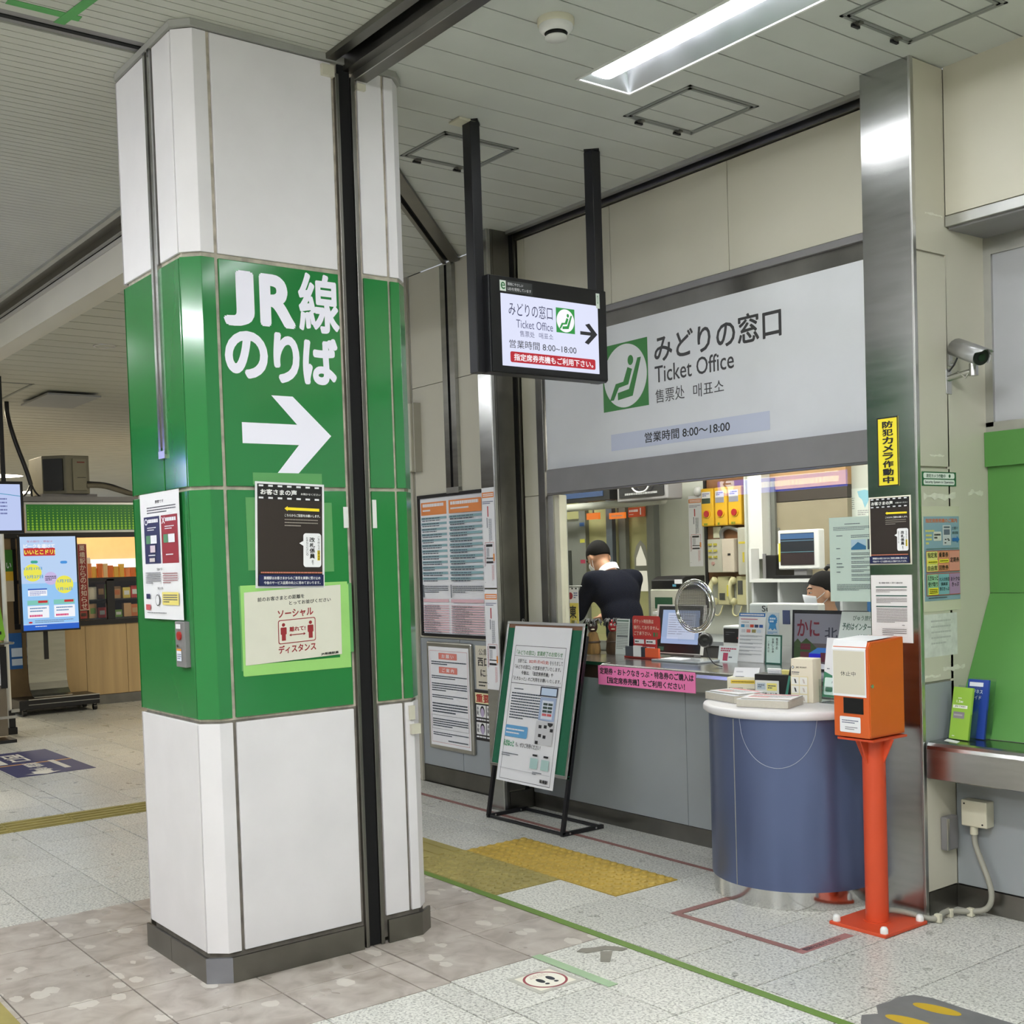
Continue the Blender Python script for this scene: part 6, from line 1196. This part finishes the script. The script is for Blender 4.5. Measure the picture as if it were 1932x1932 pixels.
def goods(nm, cat, lab, grp, zb, n, y0, y1, hmin, hmax, x, palette, bag):
    for i in range(n):
        w_ = (y1 - y0) / n; y = y0 + w_ * i; h_ = r.uniform(hmin, hmax); col = r.choice(palette); m = P(*col); xx = x - r.uniform(0, .06); b = MB()
        if bag: b.ext([(xx, y + w_ * a, zb + h_ * z) for a, z in ((.08, 0), (.92, 0), (.86, .2), (.9, .85), (.94, 1), (.06, 1), (.1, .85), (.14, .2))], (-.05, 0, 0), m)
        else: b.box(xx - .07, xx, y + w_ * .06, y + w_ * .94, zb, zb + h_, m); b.box(xx - .0005, xx + .001, y + w_ * .2, y + w_ * .8, zb + h_ * .3, zb + h_ * .7, P(*r.choice(pal)))
        b.build(nm, label='%s %s, %s from the left' % (CN[col], lab, NUM[i]), cat=cat, group=grp)
goods('snack_bag', 'snack', 'snack bag on the kiosk window shelf', 'snack bags on the kiosk shelf', 1.521, 14, 4.62, 5.6, .12, .2, KX - .3, [(226, 120, 50), (236, 190, 80), (214, 70, 60), (236, 206, 150), (240, 150, 90)], True)
goods('goods_box', 'box', 'box on the upper shelf of the kiosk glass case', 'goods boxes on the upper case shelf', 1.276, 16, 3.82, 5.5, .09, .19, KX - .16, pal, False)
goods('goods_box', 'box', 'box on the bottom shelf of the kiosk glass case', 'goods boxes on the bottom case shelf', 1.046, 16, 3.82, 5.5, .08, .18, KX - .16, pal, False)
s = Sheet((KX + .008, 4.49, 1.955), (0, 1, 0), (0, 0, -1), .115, .80, th=.004, base=P(232, 214, 196)); s.rect(.06, .01, .94, .99, P(150, 40, 38)); s.vtext('栗橋駅からのお知らせ', .22, .02, .80, .985, P(232, 214, 200), .015)
s.build('red_banner', label='tall red vertical notice in white letters on the kiosk window', cat='notice')
s = Sheet((KX + .008, 3.66, 1.90), (0, 1, 0), (0, 0, -1), .09, .6, th=.003, base=P(70, 130, 50)); s.rect(0, .42, 1, .6, P(226, 180, 50)); s.rect(0, .6, 1, 1, P(206, 190, 160)); s.text('い', .2, .25, .8, .36, PAPER, .02); s.build('green_poster', label='narrow green and yellow poster at left of the kiosk display screen', cat='poster')
s = Sheet((KX + .008, 3.65, .93), (0, 1, 0), (0, 0, -1), .16, .42, th=.003, base=P(36, 92, 156)); s.rect(.25, .42, 1, .66, P(200, 212, 224)); s.rect(.25, .72, 1, .9, P(200, 212, 224)); s.build('blue_poster', label='blue poster low on the kiosk side behind the screen stand', cat='poster')
# air conditioner on the roof
ac = empty('air_conditioner', (-14.8, 4.45, 2.52), 'beige outdoor air conditioner unit standing on the kiosk roof', 'air conditioner')
ACM = mat('aged_beige_metal', (112, 108, 90), .5, var=.08)
MB().ext([(x, y, 2.56) for x, y in ((-14.56, 4.42), (-14.56, 4.70), (-15.3, 4.70), (-15.3, 4.20), (-14.75, 4.20))], (0, 0, .46), ACM).build('case', ac, bevel=.008)
MB().ext([(-14.575, 4.395, 2.60), (-14.575, 4.395, 2.98), (-14.73, 4.215, 2.98), (-14.73, 4.215, 2.60)], (.012, -.012, 0), BLACK).build('fan_grille', ac)
MB().box(-14.56, -14.54, 4.50, 4.66, 2.60, 2.98, mat('ac_service_panel', (122, 118, 98), .5, var=.06)).build('service_panel', ac); MB().box(-14.541, -14.537, 4.55, 4.64, 2.93, 2.945, P(110, 40, 36)).build('badge', ac); MB().box(-14.541, -14.537, 4.55, 4.65, 2.75, 2.757, BLACK).build('vent', ac)
for x in (-14.65, -15.2): MB().box(x - .04, x + .04, 4.15, 4.80, 2.521, 2.56, PAINTG).build('foot', ac)
MB().tube(smooth([(-14.55, 4.66, 2.66), (-14.53, 4.85, 2.66), (-14.52, 5.05, 2.60), (-14.55, 5.2, 2.56), (-14.6, 5.5, 2.56)], 2), .03, mat('pipe_wrap', (110, 104, 88), .7, var=.15), 10).tube(smooth([(-14.55, 4.66, 2.70), (-14.54, 4.9, 2.69), (-14.53, 5.1, 2.62), (-14.56, 5.3, 2.55)], 2), .012, BLACK, 8).build('pipe', ac)
t = empty('cable_drop', (-15.0, 4.0, 2.5), 'thick black cable bundle dropping from the ceiling to the kiosk roof', 'cable')
pc = [(-14.9, 3.87, ZC), (-14.9, 3.87, 3.5), (-14.88, 3.94, 3.2), (-14.85, 4.05, 2.85), (-14.84, 4.09, 2.68)]
MB().tube(smooth(pc, 2), .026, BLACKM, 10).build('bundle', t)
for dy in (-.1, .0, .09): MB().tube(smooth([(-14.84, 4.09, 2.70), (-14.83, 4.09 + dy * .4, 2.6), (-14.82, 4.09 + dy, 2.536)], 2), .012, BLACKM, 8).build('strand', t)
# digital signage on wheels
ds = empty('signage_stand', (-14.12, 4.05, 0), 'tall digital signage screen on black wheeled stand before the kiosk', 'signage')
MB().box(-14.15, -14.10, 3.715, 4.375, .945, 2.05, BLACKM).build('case', ds, bevel=.004)
s = Sheet((-14.0995, 3.735, 2.035), (0, 1, 0), (0, 0, -1), .62, 1.07, th=.0005, base=E(186, 212, 246, .95)); s.step = .0006
CB, CY_, CR2, CW = E(70, 150, 226, .9), E(238, 232, 80, .95), E(200, 40, 50, .9), E(244, 246, 252, .95)
s.rect(0, .50, 1, .93, E(150, 200, 246, .95)); s.rect(0, .94, 1, 1, E(24, 96, 206, .9)); s.text('冬の旅行・帰省は', .12, .04, .58, .062, E(190, 80, 120, .9)); s.rrect(.06, .12, .62, .205, .02, CR2); s.text('ピークを避けて', .06, .078, .62, .125, CW, .04); s.text('いいとこドリ!', .07, .14, .62, .19, CY_, .04)
for a_, b_, r_, m_ in ((.20, .385, .16, CY_), (.52, .45, .12, E(206, 190, 236, .9)), (.76, .52, .165, CY_)): s.disc(a_, b_, r_, m_)
TB = E(60, 150, 200, .9)
s.text('12月17日', .05, .325, .37, .355, TB, .02); s.text('12月27日', .06, .41, .38, .445, TB, .02); s.text('1月7日', .64, .465, .88, .50, TB, .02); s.text('1月16日', .64, .55, .9, .585, TB, .02); s.rrect(.17, .255, .30, .285, .03, E(60, 170, 150, .9)); s.rrect(.70, .265, .83, .295, .03, CB)
s.lines(.42, .42, .62, .475, 3, E(60, 50, 90, .8), .5, .2, 3); s.rect(.1, .555, .44, .57, E(40, 90, 190, .9)); s.rect(.1, .57, .44, .635, CW); s.lines(.13, .58, .42, .63, 3, E(90, 110, 190, .9), .4, .1, 4)
for a_ in (.08, .55):
    s.rect(a_, .68, a_ + .38, .73, E(130, 205, 190, .9)); s.rrect(a_ + .19, .685, a_ + .36, .71, .01, CR2); s.rect(a_, .74, a_ + .38, .87, CW); s.lines(a_ + .04, .75, a_ + .34, .81, 2, E(80, 130, 180, .9), .4, .08, 5); s.lines(a_ + .03, .83, a_ + .35, .86, 1, E(220, 50, 120, .9), .7, .08, 6)
s.lines(.2, .89, .9, .925, 2, E(120, 130, 150, .8), .4, .05, 7); s.disc(.12, .915, .035, CR2, rb=.01); s.lines(.2, .955, .62, .965, 1, CW, .7, .05, 8); s.build('screen', ds)
pr = [(-14.20, .95), (-14.20, .45), (-14.19, .36), (-14.15, .28), (-14.08, .225), (-14.0, .21), (-14.0, .20), (-14.09, .205), (-14.17, .255), (-14.215, .33), (-14.22, .45), (-14.22, .95)]
MB().ext([(x, 3.79, z) for x, z in pr], (0, .43, 0), STEEL).build('curved_back', ds, bevel=.001)
MB().box(-14.205, -14.193, 3.975, 4.025, .62, .95, BLACK).build('slot', ds); MB().box(-14.45, -13.98, 3.62, 4.52, .075, .185, BLACKM).build('base', ds, bevel=.006); MB().box(-13.985, -13.972, 3.72, 4.52, .18, .192, ALU).build('trim', ds); MB().box(-13.982, -13.974, 3.72, 4.52, .125, .131, ALU).build('trim', ds)
for x, y in ((-14.02, 3.68), (-14.02, 4.47), (-14.4, 3.68), (-14.4, 4.47)): MB().cyl((x, y - .02, .036), (x, y + .02, .036), .035, BLACK, n=14).box(x - .012, x + .012, y - .012, y + .012, .05, .08, ALU).build('caster', ds)
# screen, pole and green machine cut by the left frame edge
t = empty('hanging_screen', (-13, 3.0, 2.04), 'pale blue information screen cut by the left frame edge', 'display')
MB().box(-13.06, -13.0, 2.55, 3.50, 2.04, 2.58, BLACKM).build('case', t, bevel=.004); s = Sheet((-12.9995, 2.58, 2.55), (0, 1, 0), (0, 0, -1), .89, .48, th=.0006, base=E(190, 204, 244, .95)); s.step = .0006; s.poly([(.5, .16), (.75, .19), (1, .25), (1, .265), (.75, .205), (.5, .175)], E(60, 160, 200, .8)); s.text('お知らせ', .3, .05, .72, .12, E(190, 200, 160, .9)); s.lines(.1, .28, .85, .75, 6, E(110, 120, 180, .8), .4, .04, 2); s.lines(.6, .92, .9, .95, 1, E(170, 60, 90, .8), .8, .1, 3); s.build('screen', t)
for y in (2.7, 3.3): MB().box(-13.05, -13.02, y, y + .04, 2.58, ZC, BLACKM).build('hanger', t)
t = empty('white_pole', (-12.6, 3.15, 0), 'slim white upright pole with black foot at the left frame edge', 'pole'); MB().cyl((-12.6, 3.165, .03), (-12.6, 3.165, 2.02), .022, WHITE, n=14).build('tube', t); MB().box(-12.66, -12.54, 3.13, 3.22, 0, .07, BLACKM).box(-12.64, -12.56, 3.15, 3.21, .07, .24, BLACKM).build('foot', t, bevel=.004); MB().box(-12.58, -12.55, 3.17, 3.25, .22, .25, ALU).build('clamp', t)
t = empty('green_machine', (-12.2, 2.75, 0), 'bright green ticket machine with steel ledge cut by the left frame edge', 'machine'); GLM = mat('lime_green_plastic', (126, 186, 52), .4, var=.04)
MB().ext([(-12.0, y, z) for y, z in ((2.55, .98), (2.99, .98), (3.01, 1.02), (2.97, 1.34), (2.55, 1.34))], (-.3, 0, 0), GLM).build('head', t, bevel=.006); MB().box(-11.998, -11.99, 2.6, 2.93, 1.12, 1.30, mat('machine_screen', (60, 66, 62), .2, var=.1)).build('screen', t); MB().box(-11.998, -11.99, 2.9, 2.97, 1.04, 1.07, BLACK).build('card_slot', t)
MB().box(-12.2, -11.9, 2.5, 3.06, .945, .965, STEEL).build('ledge', t, bevel=.006); MB().box(-12.3, -12.02, 2.55, 3.0, .06, .945, mat('machine_cabinet', (110, 100, 84), .5, var=.08)).build('cabinet', t); MB().box(-12.02, -12.01, 2.6, 2.97, .55, .9, WHITE).build('panel', t); MB().box(-12.03, -12.005, 2.95, 3.01, .52, .92, BLACKM).build('panel_frame', t); MB().box(-12.2, -11.92, 2.5, 3.05, .0, .03, BLACKM).build('base', t); MB().box(-11.93, -11.915, 2.5, 3.06, .235, .26, ALU).build('rail', t)
# floor guide sticker
s = floorS(-11.25, 2.50, .62, 1.43, th=.0012, base=P(46, 46, 92)); s.O = Vector((-11.25, 2.50, .0)); s.rect(0, 0, 1, 1, P(46, 46, 92)); s.rect(0, .52, 1, .545, P(206, 150, 70))
s.poly([(.40, .80), (.60, .80), (.60, .70), (.72, .70), (.5, .58), (.28, .70), (.40, .70)], P(46, 46, 92))
WF = P(220, 216, 206); s.build('guide_sheet', label='dark blue floor guide sticker with white arrow and orange line in the far hall', cat='sticker')
s = Sheet((-11.25, 3.12, .0), (1, 0, 0), (0, -1, 0), 1.43, .62, th=.0016); s.text('東武線・JR線', .52, .45, .86, .70, WF, .03); s.lines(.5, .2, .86, .32, 1, WF, .7, .06, 2, False); s.poly([(.86, .50), (.93, .50), (.93, .40), (.99, .62), (.93, .86), (.93, .74), (.86, .74)], WF); s.text('西口', .10, .45, .42, .72, WF, .03); s.rect(.06, .80, .48, .95, WF)
s.build('guide_print', label='white lettering printed on the dark blue floor guide sticker', cat='sticker')
# far end of the hall
wf = MB().box(-45.5, -45.4, -6, 12, 0, ZC, BEIGE).build('wall_end', kind='structure')
MB().box(-34, -7.36, 11.9, 12, 0, ZC, BEIGE).build('wall_side', kind='structure')
for z0, z1 in ((1.2, 2.6),): pass
t = empty('ceiling_panel', (-14.3, 4.3, 3.6), 'flat grey panel hung just below the far left ceiling', 'panel'); MB().box(-14.85, -13.77, 4.02, 4.62, ZC - .05, ZC - .03, mat('grey_flat_panel', (150, 152, 152), .5, var=.03)).build('plate', t)
for y in (4.1, 4.5): MB().cyl((-14.3, y, ZC - .03), (-14.3, y, ZC), .01, ALU, n=8).build('rod', t)
hatch(-14.8, -13.4, 3.05, 3.78, 'dark outlined ceiling access hatch at the far left edge')
# ================================================================ STAFF
def organic(name, prims, m, parent=None, vox=.012, it=8, fac=.6, **k):
    b = MB()
    for p in prims:
        if p[0] == 'b': b.ball(p[1], p[2], m, 20, 14, p[3] if len(p) > 3 else None)
        else:
            b.cyl(p[1], p[2], p[3], m, r1=p[4], n=16); b.ball(p[1], p[3], m, 16, 10); b.ball(p[2], p[4], m, 16, 10)
    o = b.build(name, parent)
    r = o.modifiers.new('remesh', 'REMESH'); r.mode = 'VOXEL'; r.voxel_size = vox; r.use_smooth_shade = True
    s_ = o.modifiers.new('smooth', 'SMOOTH'); s_.iterations = it; s_.factor = fac
    bpy.context.view_layer.update()
    dg = bpy.context.evaluated_depsgraph_get(); me = bpy.data.meshes.new_from_object(o.evaluated_get(dg))
    o.modifiers.clear(); o.data = me; me.materials.clear(); me.materials.append(m)
    return tag(o, **k)
SKIN = mat('skin', (196, 148, 118), .5, var=.04, scale=20); HAIR = mat('black_hair', (16, 14, 14), .85, var=.3, scale=90, spec=.2); SUIT = mat('navy_suit', (17, 20, 32), .9, var=.12, scale=30, spec=.15); SHIRT = mat('white_shirt', (226, 228, 232), .6)
MASK = mat('white_mask', (230, 232, 236), .7, var=.02)
def frame_of(ang):
    f = Vector((math.cos(ang), math.sin(ang), 0)); return f, Vector((f.y, -f.x, 0)), Vector((0, 0, 1))
def head_prims(c, F, Rt, Up, s=1.0):
    rot = Matrix((Rt, F, Up)).transposed(); g = lambda x, y, z: c + Rt * x * s + F * y * s + Up * z * s
    P_ = [('b', g(0, -.012, .035), (.074 * s, .094 * s, .092 * s), rot), ('b', g(0, .03, -.03), (.058 * s, .062 * s, .075 * s), rot), ('b', g(0, .045, -.085), (.036 * s, .034 * s, .03 * s), rot),
          ('b', g(0, .092, -.012), (.011 * s, .016 * s, .016 * s), rot), ('c', g(0, .083, .03), g(0, .094, -.012), .008 * s, .011 * s), ('b', g(0, .076, .043), (.05 * s, .018 * s, .011 * s), rot), ('b', g(.034, .066, -.018), (.02 * s, .02 * s, .018 * s), rot), ('b', g(-.034, .066, -.018), (.02 * s, .02 * s, .018 * s), rot)]
    for k in (-1, 1): P_ += [('b', g(.076 * k, -.012, .002), (.009 * s, .019 * s, .031 * s), rot), ('b', g(.07 * k, -.002, -.012), (.01 * s, .012 * s, .014 * s), rot)]
    return P_, g, rot
def hand(w, d, sp, up, r=1):          # w wrist, d finger direction, sp thumb side
    P_ = [('c', w, w + d * .07, .026, .03), ('b', w + d * .06, (.036, .036, .018))]
    for i, L in enumerate((.068, .078, .072, .055)):
        o = w + d * .085 + sp * (.027 - .018 * i); k1 = o + d * L * .55 - up * .004; P_ += [('c', o, k1, .0085, .008), ('c', k1, k1 + d * L * .4 - up * .018, .008, .0065)]
    t0 = w + d * .03 + sp * .028; t1 = t0 + d * .03 + sp * .025; P_ += [('c', t0, t1, .011, .0095), ('c', t1, t1 + d * .03 + sp * .004, .0095, .0075)]
    return P_
def staff(root, ang, lean, hn, seated, lab):
    """root: pelvis point; lean: torso tilt forward; hn: head nod"""
    f, rt, up = frame_of(ang)
    t = empty('person', (root.x, root.y, 0.004), lab, 'person')
    tu = (up * math.cos(lean) + f * math.sin(lean)).normalized(); tf = (f * math.cos(lean) - up * math.sin(lean)).normalized()
    hu = (up * math.cos(hn) + f * math.sin(hn)).normalized(); hf = (f * math.cos(hn) - up * math.sin(hn)).normalized()
    ch = root + tu * .34; sh = root + tu * .475; nk = root + tu * .54 + tf * .015; hc = nk + hu * .135 + hf * .025
    rotT = Matrix((rt, tf, tu)).transposed()
    hp, g, rotH = head_prims(hc, hf, rt, hu)
    body = list(hp) + [('c', nk - tu * .04, hc - hu * .06, .058, .054)]
    suit = [('b', root + tu * .05, (.165, .115, .15), rotT), ('b', root + tu * .2, (.16, .11, .18), rotT), ('b', ch + tu * .02, (.185, .122, .17), rotT)]
    body += [('b', p[1], tuple(q * .9 for q in p[2]), rotT) for p in suit]
    for k in (-1, 1):
        s0 = sh + rt * .175 * k; el = s0 + (-up * .25 + f * .10 + rt * .045 * k); wr = el + (f * .22 - up * .04 - rt * .05 * k) if not seated else el + (f * .19 - up * .10 - rt * .06 * k)
        suit += [('c', sh + rt * .10 * k - tu * .01, s0 - tu * .02, .066, .072), ('c', s0 - tu * .02, el, .066, .052), ('c', el, wr, .05, .04)]
        body += [('c', s0, el, .05, .042), ('c', el, wr, .04, .028)]
        body += hand(wr + (wr - el).normalized() * .01, (f - up * .1).normalized(), -rt * k, up)
        hip = root + rt * .085 * k - up * .03
        if seated: kn = hip + f * .40 + up * .0; an = kn - up * (kn.z - .09)
        else: kn = hip - up * .42 + f * .03; an = Vector((hip.x, hip.y, .09))
        body += [('c', hip, kn, .075, .055), ('c', kn, an, .052, .038), ('c', an - up * .04, an - up * .045 + f * .13, .036, .034)]
    organic('body', body, SKIN, t, vox=.0085, it=5, fac=.5)
    organic('jacket', suit, SUIT, t, vox=.013, it=8)
    tr = []
    for k in (-1, 1):
        hip = root + rt * .085 * k - up * .03
        if seated: kn = hip + f * .40; an = kn - up * (kn.z - .11)
        else: kn = hip - up * .42 + f * .03; an = Vector((hip.x, hip.y, .12))
        tr += [('c', hip, kn, .09, .066), ('c', kn, an, .066, .056)]
        an2 = Vector((an.x, an.y, 0)); MB().ball(an2 + f * .06 + up * .05, (.05, .05, .045), BLACK).ball(an2 + f * .12 + up * .042, (.046, .05, .036), BLACK).build('shoe', t)
    organic('trousers', tr, SUIT, t, vox=.014, it=6)
    b = MB(); n = 24; c0 = nk - tu * .005; vs = []
    for j, (rr, hh) in enumerate(((.074, -.025), (.068, .022), (.0625, .024), (.060, -.02))):
        vs += [c0 + rt * rr * math.cos(a) + tf * rr * 1.05 * math.sin(a) + tu * (hh - .012 * math.sin(a)) for a in [2 * math.pi * i / n for i in range(n)]]
    b.add(vs, [(j * n + i, j * n + (i + 1) % n, (j + 1) * n + (i + 1) % n, (j + 1) * n + i) for j in range(3) for i in range(n)], SHIRT, True); b.build('shirt_collar', t)
    # hair cap
    b = MB(); nu, nv = 32, 14; vs = []
    for j in range(nv + 1):
        for i in range(nu):
            u = 2 * math.pi * i / nu; ff = math.sin(u); lim = math.radians(112 - 46 * max(0, ff) ** .7 + (22 * max(0, -ff)) - 14 * (abs(math.cos(u)) ** 6) * (1 if ff > -.2 else .3)); th = lim * j / nv
            rr = 1.075 + (.035 * (1 - j / nv) if ff > 0 else .0) + .006 * math.sin(9 * u + 5 * th) * min(1, 3 * j / nv)
            vs.append(hc + rt * .0745 * rr * math.sin(th) * math.cos(u) + hf * (-.012 + .0955 * rr * math.sin(th) * ff) + hu * (.035 + .094 * rr * math.cos(th)))
    b.add(vs, [(j * nu + i, (j + 1) * nu + i, (j + 1) * nu + (i + 1) % nu, j * nu + (i + 1) % nu) for j in range(nv) for i in range(nu)], HAIR, True); o = b.build('hair', t)
    m_ = o.modifiers.new('s', 'SOLIDIFY'); m_.thickness = .006; m_.offset = -1
    # mask with ear loops
    b = MB(); vs = []; na, nb = 13, 6
    for j in range(nb + 1):
        for i in range(na + 1):
            a = math.radians(-66 + 132 * i / na); z = .004 - .105 * j / nb; R_ = .064 + .022 * math.cos(a) ** 2 - .028 * (j / nb) ** 2 + .012 * max(0, math.cos(a) - .8) * 5
            vs.append(hc + rt * (R_ * 1.0) * math.sin(a) + hf * (.022 + R_ * math.cos(a)) + hu * (z + .012 * math.cos(a) - .012 * abs(math.sin(a)) * (1 - 2 * j / nb)))
    w_ = na + 1; b.add(vs, [(j * w_ + i, j * w_ + i + 1, (j + 1) * w_ + i + 1, (j + 1) * w_ + i) for j in range(nb) for i in range(na)], MASK, True); o = b.build('face_mask', t)
    m_ = o.modifiers.new('s', 'SOLIDIFY'); m_.thickness = .003
    for k in (-1, 1): MB().tube([g(.061 * k, .05, -.02), g(.074 * k, .02, .0), g(.078 * k, -.008, .022), g(.079 * k, -.02, .01)], .0018, MASK, 6).tube([g(.055 * k, .045, -.075), g(.07 * k, .015, -.045), g(.077 * k, -.012, -.022)], .0018, MASK, 6).build('mask_strap', t)
    for k in (-1, 1):
        MB().ball(g(.033 * k, .0735, .021), (.012, .007, .0042), P(200, 190, 180), 12, 8, rotH).ball(g(.033 * k, .0815, .020), (.0055, .004, .0042), P(30, 22, 18, .2), 10, 8, rotH).build('eye', t)
        MB().tube([g(.015 * k, .088, .042), g(.034 * k, .084, .049), g(.054 * k, .068, .045)], .004, HAIR, 6).build('eyebrow', t)
    return t
staff(Vector((-5.98, 5.55, 1.02)), math.radians(172), .42, .78, False, 'standing clerk in dark navy suit and white collar seen from behind looking down')
sc = staff(Vector((-4.267, 5.65, .675)), math.radians(223), .12, .10, True, 'seated clerk with white face mask and black hair behind the counter')
t = empty('office_chair', (-4.23, 5.71, 0.004), 'grey high office chair under the seated clerk', 'chair')
CH = mat('grey_chair_cloth', (70, 74, 84), .9, var=.1)
MB().lathe([(.0001, 0), (.2, 0), (.22, .03), (.21, .06), (.0001, .065)], (-4.24, 5.69, .465), CH, 24).build('seat', t); MB().cyl((-4.24, 5.69, .06), (-4.24, 5.69, .465), .028, BLACK).build('column', t)
for i in range(5):
    a = 2 * math.pi * i / 5; MB().cyl((-4.24, 5.69, .085), (-4.24 + .17 * math.cos(a), 5.69 + .17 * math.sin(a), .06), .02, BLACK, r1=.014).ball((-4.24 + .17 * math.cos(a), 5.69 + .17 * math.sin(a), .03), .026, BLACK).build('leg', t)
